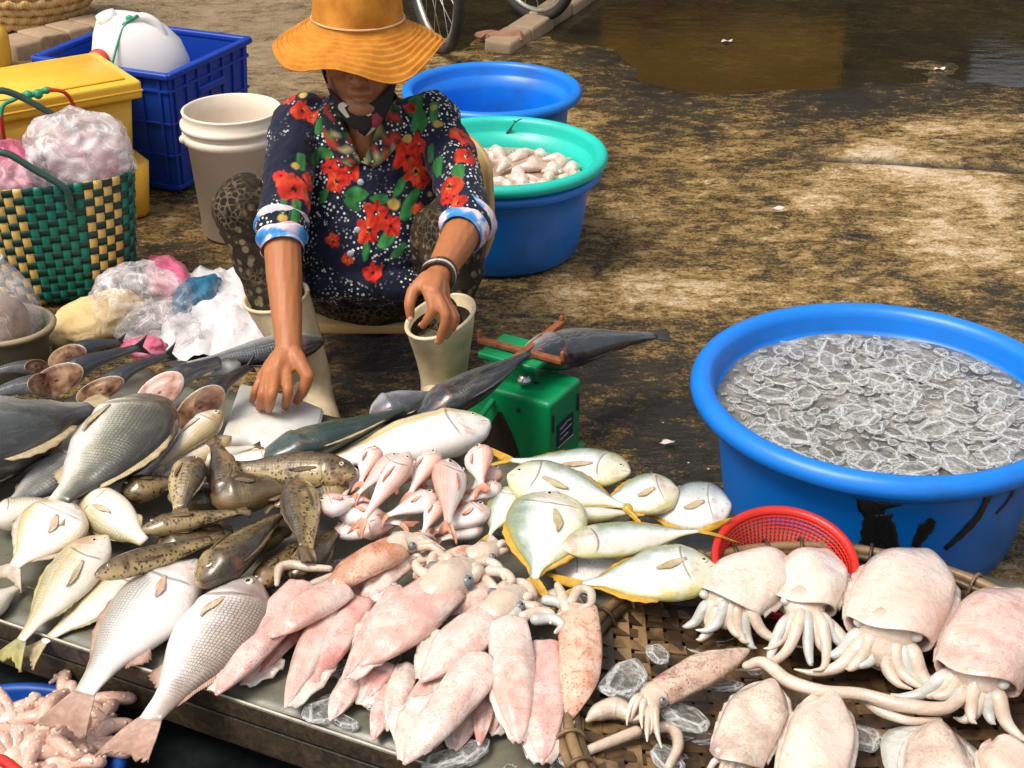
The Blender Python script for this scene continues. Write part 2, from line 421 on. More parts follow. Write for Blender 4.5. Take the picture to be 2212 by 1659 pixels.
RT = P(1909, 832, 0.28); RT = V(RT.x, RT.y, -0.004)
right_tub = tub('large bright blue tub full of ice and water with black painted strokes on its side', RT, 0.345, 0.292, 0.262, 0.034, blue)
TT = P(1078, 328, 0.262); TT = V(TT.x, TT.y, -0.004)
lower_tub = tub('plain blue tub holding the teal tub inside it, behind the seated person', TT, 0.268, 0.238, 0.205, 0.022, blue)
TT2 = V(TT.x, TT.y, 0.030)
teal_tub = tub('teal green tub of pinkish seafood nested in a blue tub', TT2, 0.280, 0.240, 0.190, 0.026, teal)
BT = P(1063, 182, 0.262); BT = V(BT.x, BT.y, -0.004)
back_tub = tub('empty bright blue tub at the back behind the teal one', BT, 0.262, 0.262, 0.205, 0.026, blue)

# black brush strokes on the right tub, following its wall
paint = plain('black_marker_paint', (0.012, 0.012, 0.014), 0.45, 0.3, 40, 0.1)
rp = tub_prof(0.345, 0.292, 0.262, 0.034)[:8]
def tub_wall_hit(px, py):
    d = ray(px, py); o = Vector((0, 0, CAM_H))
    zs = [q[1] for q in rp]; rs = [q[0] for q in rp]
    for t in np.arange(1.6, 3.2, 0.002):
        q = o + d * t; z = q.z - RT.z
        if z < 0.26 and math.hypot(q.x - RT.x, q.y - RT.y) < np.interp(z, zs, rs): return math.atan2(q.y - RT.y, q.x - RT.x), max(0.014, z)
    return None
def stroke(pts, w, jag):
    pts = catmull([(x, y, 0) for x, y in pts], 16); hits = [tub_wall_hit(x, y) for x, y, _ in pts]; hits = [h for h in hits if h]
    if len(hits) < 4: return
    a = np.array([h[0] for h in hits]); z = np.array([h[1] for h in hits]); r = 0.29
    tg = np.stack([np.gradient(a) * r, np.gradient(z)], -1); tg /= np.linalg.norm(tg, axis=1)[:, None] + 1e-9
    nr = np.stack([-tg[:, 1], tg[:, 0]], -1); rr = random.Random(jag); g = []
    for i in range(len(a)):
        ww = np.interp(i / (len(a) - 1), np.linspace(0, 1, len(w)), w) * rr.uniform(0.8, 1.15); row = []
        for q in np.linspace(-0.5, 0.5, 5):
            aa = a[i] + nr[i, 0] * q * ww / r; zz = min(0.222, max(0.014, z[i] + nr[i, 1] * q * ww))
            rad = np.interp(zz, [k[1] for k in rp], [k[0] for k in rp]) + 0.0012
            row.append((RT.x + rad * math.cos(aa), RT.y + rad * math.sin(aa), RT.z + zz))
        g.append(row)
    mk('painted_stroke', shell(g, 0.0006), paint, right_tub)
stroke([(1880, 1040), (1880, 1080), (1890, 1130), (1880, 1190)], [.05, .045, .04, .05], 1)
stroke([(1905, 1110), (1915, 1150), (1935, 1195)], [.03, .035, .02], 2)
stroke([(1895, 1090), (1950, 1078), (2010, 1062), (2040, 1050)], [.026, .02, .026, .018], 3)
stroke([(2030, 1075), (2055, 1062), (2080, 1052)], [.03, .035, .028], 4)
stroke([(2150, 1030), (2140, 1060), (2115, 1110), (2080, 1150), (2040, 1185)], [.012, .016, .016, .02, .01], 5)
stroke([(2015, 1120), (2000, 1140), (1975, 1180)], [.016, .03, .014], 6)
stroke([(2200, 1025), (2180, 1075), (2150, 1110)], [.012, .010, .006], 7)

# ------------------------------------------------------------------ white bucket
wpl = plain('dirty_white_plastic', (0.72, 0.62, 0.50), 0.5, 0.12, 8, 0.08, dirt=(0.42, 0.31, 0.20), dirtamt=0.4)
bk = P(500, 238, 0.335); bkc = V(bk.x, bk.y, -0.003)
bucket = thing('white_bucket', 'tall dirty white plastic bucket beside the blue crate', 'bucket', bkc)
R_ = 0.136
mk('bucket_wall', lathe([(0.001, 0), (0.098, 0), (0.104, 0.006), (R_ - .014, .262), (R_ - .004, .264), (R_ - .003, .285), (R_ - .012, .287), (R_ - .011, .297), (R_ - .001, .299), (R_, .312), (R_ - .009, .314),
    (R_ - .008, .338), (R_ - .006, .342), (R_ - .011, .345), (R_ - .015, .342), (R_ - .017, .30), (R_ - .021, .25), (.098, .012), (.001, .010)], 56, bkc), wpl, bucket)
for s_ in (-1, 1):
    mk('handle_lug', ball((bkc.x + s_ * .9 * R_, bkc.y - .35 * R_, .272), (.012, .012, .012), 10, 6), wpl, bucket)

# ------------------------------------------------------------------ blue crate
crm = plain('blue_crate_plastic', (0.004, 0.045, 0.36), 0.42, 0.2, 12, 0.06, dirt=(0.01, 0.03, 0.14), dirtamt=0.4)
cN, cR, cL = P(360, 160, .35), P(530, 82, .35), P(70, 125, .35)
e1 = (cR - cN); e1.z = 0; d1 = e1.length; e1.normalize(); e2 = Vector((-e1.y, e1.x, 0)); d2 = (cL - cN).dot(e2)
crate = thing('blue_crate', 'deep blue plastic crate holding a white jerrycan', 'crate', cN + e1 * d1 / 2 + e2 * d2 / 2 - V(0, 0, .352))
def cpt(a, b, z):
    k = 0.93 + 0.07 * (z / .35)      # walls taper inward to the floor
    return cN + e1 * (d1 / 2 + (a - .5) * d1 * k) + e2 * (d2 / 2 + (b - .5) * d2 * k) + V(0, 0, z - .352)
def panel(pts, th): return shell([[list(cpt(*p)) for p in row] for row in pts], th)
zz = [0.0, .12, .24, .35]
mk('side_wall', panel([[(0.0 + 1.0 * u, 0, z) for u in np.linspace(0, 1, 5)] for z in zz], .006), crm, crate, smooth=False)
mk('side_wall', panel([[(1, u, z) for u in np.linspace(0, 1, 5)] for z in zz], .006), crm, crate, smooth=False)
mk('side_wall', panel([[(u, 1, z) for u in np.linspace(0, 1, 5)] for z in zz], .006), crm, crate, smooth=False)
mk('side_wall', panel([[(0, u, z) for u in np.linspace(0, 1, 5)] for z in zz], .006), crm, crate, smooth=False)
mk('crate_floor', panel([[(u, v, .012) for u in (0, 1)] for v in (0, 1)], .006), crm, crate, smooth=False)
def barp(a, b, w, m=4): return tube([a, b], w, m, 2, round_ends=False)
for (p, q) in [((0, 0), (1, 0)), ((1, 0), (1, 1)), ((1, 1), (0, 1)), ((0, 1), (0, 0))]:
    a, b = cpt(*p, .345), cpt(*q, .345); d = (b - a).normalized(); out = Vector((d.y, -d.x, 0)) * .006
    mk('rim', box((a + b) / 2 + out, ((b - a).length + .022, .022, .018), rotz(math.atan2(d.y, d.x)), .005), crm, crate)
    for zr, hh in ((.30, .008), (.205, .006), (.11, .006), (.012, .012)):
        a, b = cpt(*p, zr), cpt(*q, zr); mk('rib', box((a + b) / 2 + out * .5, ((b - a).length + .006, .012, hh), rotz(math.atan2(d.y, d.x)), .002), crm, crate, smooth=False)
    for u in (.06, .2, .34, .5, .66, .8, .94):
        a = cpt(p[0] + (q[0] - p[0]) * u, p[1] + (q[1] - p[1]) * u, .02); b = cpt(p[0] + (q[0] - p[0]) * u, p[1] + (q[1] - p[1]) * u, .335)
        M = Matrix((Vector((d.x, d.y, 0)), Vector((d.y, -d.x, 0)), (b - a).normalized())).transposed()
        mk('rib', box((a + b) / 2 + out * .5, (.009, .012, (b - a).length), M, .002), crm, crate, smooth=False)
    if p in ((0, 0), (1, 1)):
        a = cpt(p[0] + (q[0] - p[0]) * .5, p[1] + (q[1] - p[1]) * .5, .265)
        mk('grip', box(a + out, (.13, .016, .022), rotz(math.atan2(d.y, d.x)), .005), crm, crate)

# white jerrycan standing askew in the crate
jm = plain('white_hdpe', (0.78, 0.74, 0.72), 0.45, 0.08, 12, 0.05)
jc = P(302, 128, .33); jc = V(jc.x, jc.y, .27); JS = 1.18
jug = thing('white_jerrycan', 'white plastic jerrycan tied with green string inside the blue crate', 'jerrycan', jc - V(0, 0, .22))
jr = []
for (z, rx, ry, ox) in [(-.17, .085, .07, .0), (-.165, .105, .085, 0), (-.10, .118, .095, 0), (.0, .120, .098, .0), (.06, .117, .097, -.004), (.105, .104, .090, -.014), (.135, .082, .076, -.028), (.155, .055, .058, -.042), (.162, .02, .02, -.05)]:
    a = np.linspace(0, 2 * math.pi, 28, endpoint=False); ca, sa = np.cos(a), np.sin(a)
    q = 0.78; jr.append(JS * np.stack([rx * np.sign(ca) * np.abs(ca) ** q + ox, ry * np.sign(sa) * np.abs(sa) ** q, np.full(28, z)], -1))
JM = np.array((Matrix.Rotation(math.radians(6), 3, 'Y') @ Matrix.Rotation(math.radians(-8), 3, 'X') @ rotz(math.radians(15))))
jv, jf = loft(np.array(jr)); mk('can_body', (jv @ JM.T + np.array(jc), jf), jm, jug)
def J(x, y, z): return list(JS * np.array((x, y, z)) @ JM.T + np.array(jc))
mk('can_handle', tube([J(-.035, -.05, .140), J(-.005, -.052, .158), J(.03, -.052, .142), J(.052, -.055, .105)], [.012, .014, .014, .012], 10), jm, jug)
mk('spout', tube([J(-.072, -.03, .12), J(-.092, -.035, .160)], [.032, .028], 14, 4, round_ends=False), jm, jug)
gstr = plain('green_plastic_string', (0.03, 0.30, 0.14), 0.5, 0.3, 60, 0.2); rstr = plain('red_plastic_strap', (0.55, 0.035, 0.02), 0.45, 0.25, 60, 0.1)
mk('string', tube([J(-.03, -.06, .155), J(-.052, -.075, .13), J(-.075, -.102, .05), J(-.085, -.106, -.03)], .0035, 6, 16), gstr, jug)
mk('string_knot', join(ball(J(-.035, -.062, .155), (.012, .008, .009)), tube([J(-.05, -.068, .14), J(-.018, -.064, .162)], .005, 6)), gstr, jug)
capv = lathe([(.001, .0), (.028, 0), (.03, .004), (.03, .018), (.026, .022), (.001, .022)], 20); 
mk('screw_cap', (capv[0] @ np.array(Matrix.Rotation(.9, 3, 'X')).T + np.array(P(214, 132, .355)), capv[1]), rstr, jug)

# ------------------------------------------------------------------ yellow cool boxes
ybm = plain('yellow_coolbox_plastic', (0.80, 0.45, 0.035), 0.45, 0.10, 10, 0.06, dirt=(0.5, 0.25, 0.04), dirtamt=0.4)
yc = P(298, 172, .387); fd = Vector((-.83, -.56, 0)).normalized(); bd_ = Vector((-.56, .83, 0)).normalized()
ang = math.atan2(-fd.y, -fd.x)
def ybox(label, corner, L, D, z0, z1, lid):
    ctr = corner + fd * L / 2 + bd_ * D / 2; root = thing('yellow_cool_box', label, 'cool box', V(ctr.x, ctr.y, z0))
    top = z1 - (.05 if lid else 0)
    rings = []
    for z, k in ((z0, .93), (z0 + .01, .95), (top, 1.0)):
        r = []
        for (a, b) in [(-1, -1), (1, -1), (1, 1), (-1, 1)]:
            for q in range(5):
                th = math.radians({(-1, -1): 180, (1, -1): 270, (1, 1): 0, (-1, 1): 90}[(a, b)] + q * 22.5); rad = .025
                x = a * (L / 2 * k - .012 - rad) + rad * math.cos(th); y = b * (D / 2 * k - .012 - rad) + rad * math.sin(th)
                r.append(list(ctr + (-fd) * x + bd_ * y + V(0, 0, z - ctr.z)))
        rings.append(r)
    mk('box_body', loft(np.array(rings)), ybm, root)
    if lid:
        l = mk('lid', box(V(ctr.x, ctr.y, z1 - .026), (L + .012, D + .012, .048), rotz(ang), .010, 3), ybm, root)
        mk('lid_panel', box(V(ctr.x, ctr.y, z1 + .0012), (L - .05, D - .05, .005), rotz(ang), .002, 1), ybm, l)
        mk('lid_groove', box(V(ctr.x, ctr.y, z1 - .028), (L + .017, D + .017, .006), rotz(ang), .002, 1), ybm, l)
        hp = ctr + fd * (.12) - bd_ * (D / 2 - .004)
        mk('recess_bar', box(V(hp.x, hp.y, z1 - .12), (.16, .012, .014), rotz(ang), .004), ybm, root)
    return root
ybox('yellow cool box with closed lid standing on another yellow box', yc, .50, .32, .175, .387, True)
ybox('orange yellow box under the lidded cool box, right behind the woven bag', yc + V(.022, .012, 0), .50, .32, -.004, .15, False)
# strip of wood between the boxes
mk('box_spacer', box(yc + fd * .3 + bd_ * .16 - V(0, 0, .387 - .161), (.36, .22, .02), rotz(ang), .002), plain('dark_wood_batten', (.09, .06, .035), .8, .4, 30, .3)); tag(COL.objects['box_spacer'], 'dark wooden board between the two yellow boxes', 'board')
# looped red and green strap hanging over the cool box
hs_ = P(40, 225, .37)
sr = thing('twisted_strap', 'red strap knotted with green string looped over the yellow cool box', 'strap', hs_)
def YP(px, py, off=.05):          # a point just in front of the cool box front
    o = Vector((0, 0, CAM_H)); d = ray(px, py); n = bd_; q = yc - n * off; return o + d * ((q - o).dot(n) / d.dot(n))
mk('red_strap', tube([YP(108, 193), YP(140, 200), YP(158, 225), YP(178, 268), YP(190, 300)], .011, 6, 18, .45), rstr, sr)
mk('red_strap', tube([YP(2, 255), YP(8, 300), YP(16, 330), YP(50, 332), YP(85, 330)], .012, 6, 18, .45), rstr, sr)
mk('red_strap', tube([YP(120, 320), YP(128, 285), YP(165, 270), YP(215, 262), YP(238, 275), YP(252, 310), YP(258, 335)], .010, 6, 26, .45), rstr, sr)
mk('green_string', tube([YP(0, 300), YP(2, 260), YP(6, 228), YP(30, 215), YP(52, 203), YP(75, 205), YP(104, 192)], .006, 6, 26), gstr, sr)
mk('string_knot', join(ball(YP(60, 205), .012), ball(YP(82, 203), .013), ball(YP(100, 195), .010), tube([YP(52, 210), YP(95, 196)], .008, 6)), gstr, sr)
mk('string_knot', join(ball(YP(193, 298), .013), ball(YP(204, 296), .011), tube([YP(185, 305), YP(215, 290)], .007, 6)), gstr, sr)

# ------------------------------------------------------------------ woven plastic shopping bag
wc = V(P(140, 640, 0).x - .015, 3.36, -.002); wrot = math.radians(17); WA, WB, WH = .205, .125, .315; NV, NH = 50, 15
wcol = {k: plain('strip_' + k, c, .42, .15, 25, .1) for k, c in {'yellow': (.72, .47, .13), 'pink': (.60, .34, .24), 'green': (.0, .19, .125), 'dark_green': (.002, .04, .03)}.items()}
wbag = thing('woven_plastic_bag', 'green and yellow checked woven plastic shopping bag stuffed with plastic bags', 'woven bag', wc)
def wpt(a, z, off):
    k = .80 + .20 * min(1, z / WH) ** .6; k = k if z > .02 else k - .10 * (1 - z / .02)
    ca, sa = math.cos(a), math.sin(a); q = .62
    x = (WA * k + off) * math.copysign(abs(ca) ** q, ca); y = (WB * k + off) * math.copysign(abs(sa) ** q, sa)
    return [wc.x + x * math.cos(wrot) - y * math.sin(wrot), wc.y + x * math.sin(wrot) + y * math.cos(wrot), wc.z + z]
# even spacing round the superellipse
aa = np.linspace(0, 2 * math.pi, 2001); pp = np.array([wpt(a, .2, 0) for a in aa]); sl = np.concatenate([[0], np.cumsum(np.linalg.norm(np.diff(pp, axis=0), axis=1))])
def ang_at(s): return float(np.interp((s % 1.0) * sl[-1], sl, aa))
rowz = [WH * (k + .5) / NH for k in range(NH)]
for k in range(NV):
    g = []
    for z in np.linspace(0.004, WH, NH * 2 + 1):
        ph = z / WH * NH - .5; off = .0017 * math.cos(math.pi * (ph + k))
        g.append([wpt(ang_at((k + .5 + q * .43) / NV), z, off) for q in (-1, 0, 1)])
    a0 = ang_at((k + .5) / NV); deg = math.degrees(a0)
    # going round the visible front from left to right
    col = 'green'
    if 196 <= deg < 228: col = 'pink'
    elif 228 <= deg < 264: col = 'yellow'
    elif 264 <= deg < 284: col = 'green'
    elif 284 <= deg < 312: col = 'yellow'
    elif deg > 350 or deg < 8: col = 'yellow'
    mk('strip', shell(g, .0012), wcol[col], wbag)
for j in range(NH):
    g = []
    for s_ in np.linspace(0, 1, NV * 2 + 1):
        off = -.0017 * math.cos(math.pi * (j + s_ * NV - .5)); a = ang_at(s_)
        g.append([wpt(a, rowz[j] + q * WH / NH * .43, off) for q in (-1, 0, 1)])
    mk('strip', shell(g, .0012), wcol['dark_green'], wbag)
mk('bag_lining', loft(np.array([[wpt(ang_at(s_), z, -.006) for s_ in np.linspace(0, 1, 40, endpoint=False)] for z in (.004, .1, .2, WH - .01)]), True, False), wcol['dark_green'], wbag)
hm = plain('dark_green_tubing', (.03, .075, .06), .35, .2, 30, .05)
def wh(a, z, off=.004): return wpt(math.radians(a), z, off)
mk('handle', tube([wh(228, WH - .05), wh(229, WH + .01, .008), V(*wh(236, WH + .075, -.01)), V(*wh(256, WH + .085, -.01)), V(*wh(268, WH + .045, -.002)), wh(274, WH - .01, .008), wh(275, WH - .06)], .0085, 10, 36), hm, wbag)
mk('handle', tube([wh(135, WH - .03, -.004), wh(134, WH + .04, -.02), wh(120, WH + .145, -.03), wh(100, WH + .165, -.03), wh(78, WH + .06, -.02), wh(76, WH - .03, -.004)], .0085, 10, 36), hm, wbag)

# straw basket and yellow jug cut by the frame, upper left
strawm = N('woven_straw'); o = strawm.obj()
sw = strawm.math('MULTIPLY', strawm.wave(strawm.vmul(o, (1, 1, 0.2)), 26, 1.0), 1.0)
strawm.p(base=strawm.ramp(strawm.noise(o, 26, 3), [(.3, (.42, .24, .08)), (.6, (.66, .43, .17)), (.8, (.78, .55, .26))]), rough=.7, normal=strawm.bump(sw, .4, .004))
sc_ = P(62, 62, 0); sb = thing('straw_basket', 'pale yellow woven straw basket on the ground at the top left corner', 'basket', sc_)
sprof = [(.001, .0), (.15, .0), (.19, .02), (.235, .12), (.245, .22), (.24, .30), (.23, .30), (.235, .22), (.22, .12), (.17, .03), (.001, .02)]
mk('basket_core', lathe([(r - .006, z) for r, z in sprof], 48, (sc_.x, sc_.y + .14, 0)), strawm.m, sb)
for j in range(9):                                    # plaited courses
    z = .015 + j * .033; r = float(np.interp(z, [0, .02, .12, .22, .30], [.17, .19, .235, .245, .24])); g = []
    for s_ in range(97):
        a = 2 * math.pi * s_ / 96; off = .004 * math.cos(math.pi * (s_ / 2 + j)) + .002
        g.append([(sc_.x + (r + off + .002 * q) * math.cos(a), sc_.y + .14 + (r + off + .002 * q) * math.sin(a), z + q * .0145 + .006 * math.cos(math.pi * (s_ / 2 + j))) for q in (-1, 0, 1)])
    mk('straw_course', shell(g, .003), strawm.m, sb)
yj = P(-6, 140, 0); yjt = thing('yellow_jug', 'yellow plastic jug with pale top at the left frame edge', 'jug', yj)
mk('jug_body', lathe([(.001, 0), (.05, 0), (.055, .008), (.056, .10), (.05, .13), (.03, .15), (.001, .151)], 24, yj), ybm, yjt)
mk('jug_neck', lathe([(.03, .146), (.03, .17), (.022, .20), (.024, .24), (.001, .241)], 24, yj), jm, yjt)

# ------------------------------------------------------------------ selling board with liner
A0 = V(-.696, 1.774, 0); E1 = V(.906, -.423, 0).normalized(); E2 = V(.423, .906, 0).normalized(); TZ = .15
def TB(a, b, z): q = A0 + E1 * a + E2 * b; return V(q.x, q.y, z)
woodm = N('wet_dark_wood'); o = woodm.obj()
wv = woodm.noise(woodm.vmul(o, (1, 1, 1)), 60, 5, .6, 1.2)
woodm.p(base=woodm.ramp(wv, [(.3, (.018, .013, .008)), (.6, (.06, .042, .024)), (.8, (.11, .08, .05))]), rough=.4, normal=woodm.bump(wv, .3, .003))
zinc = N('wet_zinc_sheet'); o = zinc.obj()
zinc.p(base=zinc.ramp(zinc.noise(o, 9, 6, .65), [(.3, (.07, .066, .045)), (.55, (.15, .145, .105)), (.75, (.27, .26, .20))]), rough=zinc.math('MULTIPLY_ADD', zinc.noise(o, 24, 4), .4, .12), metal=.0, normal=zinc.bump(zinc.noise(o, 30, 4), .2, .004))
brd = thing('selling_board', 'low wooden board covered with wet sheet metal carrying the fish and squid', 'board', TB(.5, .4, 0))
RZ = rotz(math.atan2(E1.y, E1.x))
for k in range(8):
    q = (k + .5) / 8 * .76; mk('plank', box(TB(.55, q, TZ - .018), (2.05, .0935, .022), RZ, .002), woodm.m, brd, smooth=False)
g = [[list(TB(a, b, TZ + .0035 + .003 * vnoise(np.array(a * 9.), np.array(b * 9.), 3))) for a in np.linspace(-.46, 1.56, 50)] for b in np.linspace(.004, .757, 24)]
mk('metal_sheet', shell(g, .001), zinc.m, brd)
mk('edge_strip', box(TB(.55, -.006, TZ - .004), (2.05, .008, .03), RZ, .002), woodm.m, brd)
mk('edge_bead', tube([TB(-.47, -.006, TZ + .011), TB(1.57, -.006, TZ + .011)], .0022, 6, 8), plain('worn_white_edge', (.50, .47, .36), .7, .5, 50, .4), brd)
mk('front_rail', box(TB(.55, .012, TZ - .055), (2.05, .03, .05), RZ, .003), woodm.m, brd)
for a, b in ((-.4, .06), (-.4, .7), (.5, .06), (.5, .7), (1.4, .06), (1.4, .7)):
    mk('leg', box(TB(a, b, .045), (.05, .05, .10), RZ, .003), woodm.m, brd)
# black sheet standing in for dark wet ground and shade around the board
bs = N('black_wet_shade_sheet'); o = bs.obj()
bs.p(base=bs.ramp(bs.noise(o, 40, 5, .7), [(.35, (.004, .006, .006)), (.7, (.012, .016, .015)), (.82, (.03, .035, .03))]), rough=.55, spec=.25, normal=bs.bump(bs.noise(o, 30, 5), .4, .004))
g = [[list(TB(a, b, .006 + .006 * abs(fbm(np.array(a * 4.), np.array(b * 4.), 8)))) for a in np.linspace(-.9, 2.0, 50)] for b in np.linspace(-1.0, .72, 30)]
ob = mk('ground_shade_sheet', shell(g, .002), bs.m); tag(ob, 'black sheet standing in for the dark wet ground in shade under the selling board', 'shade sheet')
# white plastic cutting sheet under the left-hand hand
wb = N('wet_white_cutting_board'); o = wb.obj()
wb.p(base=wb.ramp(wb.noise(o, 18, 5), [(.3, (.50, .47, .40)), (.7, (.72, .71, .68))]), rough=.25, normal=wb.bump(wb.noise(o, 60, 3), .1, .003))
pts = [P(470, 985, .165), P(520, 838, .165), P(640, 868, .165), P(700, 893, .165), P(680, 975, .165)]
bm = bmesh.new(); f_ = bm.faces.new([bm.verts.new(p) for p in pts]); ex = bmesh.ops.extrude_face_region(bm, geom=[f_])
for v in [q for q in ex['geom'] if isinstance(q, bmesh.types.BMVert)]: v.co.z += .012
bmesh.ops.recalc_face_normals(bm, faces=bm.faces[:]); bmesh.ops.bevel(bm, geom=bm.edges[:], offset=.004, segments=2, affect='EDGES')
bm.verts.index_update(); ob = mk('cutting_board', ([list(v.co) for v in bm.verts], [[v.index for v in q.verts] for q in bm.faces]), wb.m); bm.free()
tag(ob, 'wet white cutting board under the hand of the seated person', 'cutting board')

# ------------------------------------------------------------------ bamboo tray basket, right
bam = N('wet_bamboo'); o = bam.obj()
bam.p(base=bam.ramp(bam.math('ADD', bam.noise(o, 30, 5, .65), bam.math('MULTIPLY', bam.math('SUBTRACT', bam.info(), .5), .5)), [(.3, (.035, .02, .009)), (.55, (.10, .058, .024)), (.8, (.23, .14, .062))]), rough=.42, normal=bam.bump(bam.noise(bam.vmul(o, (1, 1, 1)), 120, 3), .3, .002))
bkC = P(1830, 1560, .175); BR = .385
bb = thing('bamboo_basket', 'round shallow dark bamboo basket carrying the cuttlefish', 'basket', V(bkC.x, bkC.y, .156))
for k in range(30):
    t = (k + .5) / 30 * 2 - 1; w = math.sqrt(max(0, 1 - t * t)) * BR * .97
    for ax in (0, 1):
        if w < .05: continue
        g = []
        for s_ in np.linspace(-w, w, 26):
            r = math.hypot(s_, t * BR) / BR; z = .163 + .03 * r ** 6 + (.0016 if ax else -.0016) * math.cos(math.pi * (s_ / BR * 15 + k))
            row = []
            for q in (-1, 1):
                a, b = s_, (t * BR + q * BR / 30 * .78)
                row.append((bkC.x + (a if ax else b), bkC.y + (b if ax else a), z))
            g.append(row)
        mk('slat', shell(g, .0016), bam.m, bb, smooth=False)
for r, z, w in ((BR, .200, .008), (BR + .012, .192, .007), (BR - .012, .194, .007)):
    a = np.linspace(0, 2 * math.pi, 60)
    ring = [(bkC.x + r * math.cos(q), bkC.y + r * math.sin(q), z) for q in a]
    mk('rim', tube(ring, w, 8, 120, round_ends=False), bam.m, bb)
for k in range(44):
    a = 2 * math.pi * k / 44; d = V(math.cos(a), math.sin(a), 0); c0 = bkC + d * BR; c0.z = .196
    mk('binding', tube([c0 - d * .021 - V(0, 0, .006), c0 - d * .012 + V(0, 0, .010), c0 + d * .004 + V(0, 0, .014), c0 + d * .02 + V(0, 0, .002), c0 + d * .014 - V(0, 0, .010)], .003, 5, 10), bam.m, bb)

# ------------------------------------------------------------------ red colander behind the cuttlefish
redp = plain('red_colander_plastic', (.55, .018, .008), .35, .15, 20, .05)
rcC = P(1694, 1172, .25); rcC = V(rcC.x + .004, rcC.y + .012, .160)
rcol = thing('red_colander', 'red perforated plastic colander leaning between the cuttlefish and the big tub', 'colander', rcC)
CR, CH = .104, .060; tl = np.array(Matrix.Rotation(math.radians(13), 3, 'X'))
def cp(a, z): r = CR * (.78 + .22 * (z / CH)); return (r * math.cos(a), r * math.sin(a), z)
parts_ = []
for k in range(84):
    a = 2 * math.pi * k / 84; parts_.append(tube([cp(a, .002), cp(a, CH)], .0017, 4, 5, round_ends=False))
for j in range(10):
    z = .004 + j * .0060; ring = [cp(q, z) for q in np.linspace(0, 2 * math.pi, 60)]; parts_.append(tube(ring, .0017, 4, 84, round_ends=False))
v, f = join(*parts_); mk('mesh_wall', (v @ tl.T + np.array(rcC), f), redp, rcol, smooth=False)
v, f = lathe([(CR - .002, CH - .012), (CR + .004, CH - .012), (CR + .010, CH - .002), (CR + .008, CH + .004), (CR, CH + .003), (CR - .003, CH - .004)], 60, closed=True); mk('rim', (v @ tl.T + np.array(rcC), f), redp, rcol)
v, f = lathe([(.001, 0), (CR * .78, 0), (CR * .79, .003), (.001, .003)], 48); mk('colander_base', (v @ tl.T + np.array(rcC), f), redp, rcol)

# ------------------------------------------------------------------ green market scale
sgm = plain('green_scale_enamel', (.002, .26, .085), .35, .12, 14, .08, dirt=(.01, .10, .04), dirtamt=.5)
rust = plain('rusty_iron', (.26, .075, .022), .8, .5, 60, .5, dirt=(.06, .025, .012), dirtamt=.8)
dkm = plain('dark_brown_fill', (.022, .012, .008), .6, .4, 30, .2)  # dark brown: scale triangle, slots, screws, and the shade capping the boot mouths
navy = plain('navy_name_plate', (.008, .014, .05), .35, .2, 30, .05); silver = plain('scratched_silver', (.5, .5, .48), .3, .2, 60, .1, metal=.8)
K0 = V(.0725, 2.468, 0); kr = V(.065, .11, 0).normalized(); kl = V(-kr.y, kr.x, 0); Kd, Kw, Kz = .128, .20, .165
kc = K0 + kr * Kd / 2 + kl * Kw / 2; kR = Matrix((kl, kr * -1, V(0, 0, 1))).transposed() if False else rotz(math.atan2(kr.y, kr.x))
scl = thing('market_scale', 'green spring scale with rusty crossed arms beside the fish', 'scale', V(kc.x, kc.y, 0))
mk('scale_body', box(V(kc.x, kc.y, Kz / 2), (Kd, Kw, Kz), kR, .012, 3), sgm, scl)
mk('base_flange', box(V(kc.x, kc.y, .006), (Kd + .02, Kw + .02, .012), kR, .004), sgm, scl)
def KF(u, z, off=.0015): q = K0 + kl * u - kr * off; return V(q.x, q.y, z)          # on the wide face
def KS(u, z, off=.0015): q = K0 + kr * u - kl * off; return V(q.x, q.y, z)          # on the narrow face
mk('dark_panel', shell([[list(KF(.055, .002)), list(KF(.168, .002))], [list(KF(.085, .08)), list(KF(.135, .08))], [list(KF(.108, .118)), list(KF(.114, .118))]], .001), dkm, scl, smooth=False)
pl = mk('name_plate', shell([[list(KS(.03, .055)), list(KS(.092, .055))], [list(KS(.03, .105)), list(KS(.092, .105))]], .0015), navy, scl, smooth=False)
for (a, b, c, d) in ((.038, .092, .062, .096), (.066, .097, .082, .095), (.04, .080, .083, .083), (.04, .068, .07, .070), (.03, .054, .092, .054)):
    mk('plate_print', tube([KS(a, b, .003), KS(c, d, .003)], .0011, 5, 4), silver, pl)
for u in (.012, .112): mk('slot', tube([KS(u, .10, .0005), KS(u, .135, .0005)], .0028, 6, 4), dkm, scl)
mk('screw', ball(KF(.07, .135, .001), (.005, .005, .005), 8, 6), dkm, scl); mk('screw', ball(V(kc.x + .03, kc.y - .02, Kz), (.006, .006, .003), 8, 6), dkm, scl)
mk('spring_post', box(V(kc.x - .005, kc.y + .005, Kz + .022), (.035, .055, .05), kR, .004), sgm, scl)
mk('adjusting_knob', lathe([(.001, 0), (.014, 0), (.014, .006), (.010, .008), (.010, .014), (.001, .014)], 18, (kc.x + .005, kc.y - .035, Kz + .012)), silver, scl)
pf = mk('platform', box(V(kc.x - .005, kc.y + .01, Kz + .052), (.10, .13, .012), kR, .004), sgm, scl)
def SB(px, py): return P(px, py, Kz + .072)
mk('cross_arm', box((SB(1078, 803) + SB(1213, 697)) / 2, ((SB(1078, 803) - SB(1213, 697)).length, .015, .010), rotz(math.atan2((SB(1213, 697) - SB(1078, 803)).y, (SB(1213, 697) - SB(1078, 803)).x)), .002), rust, scl)
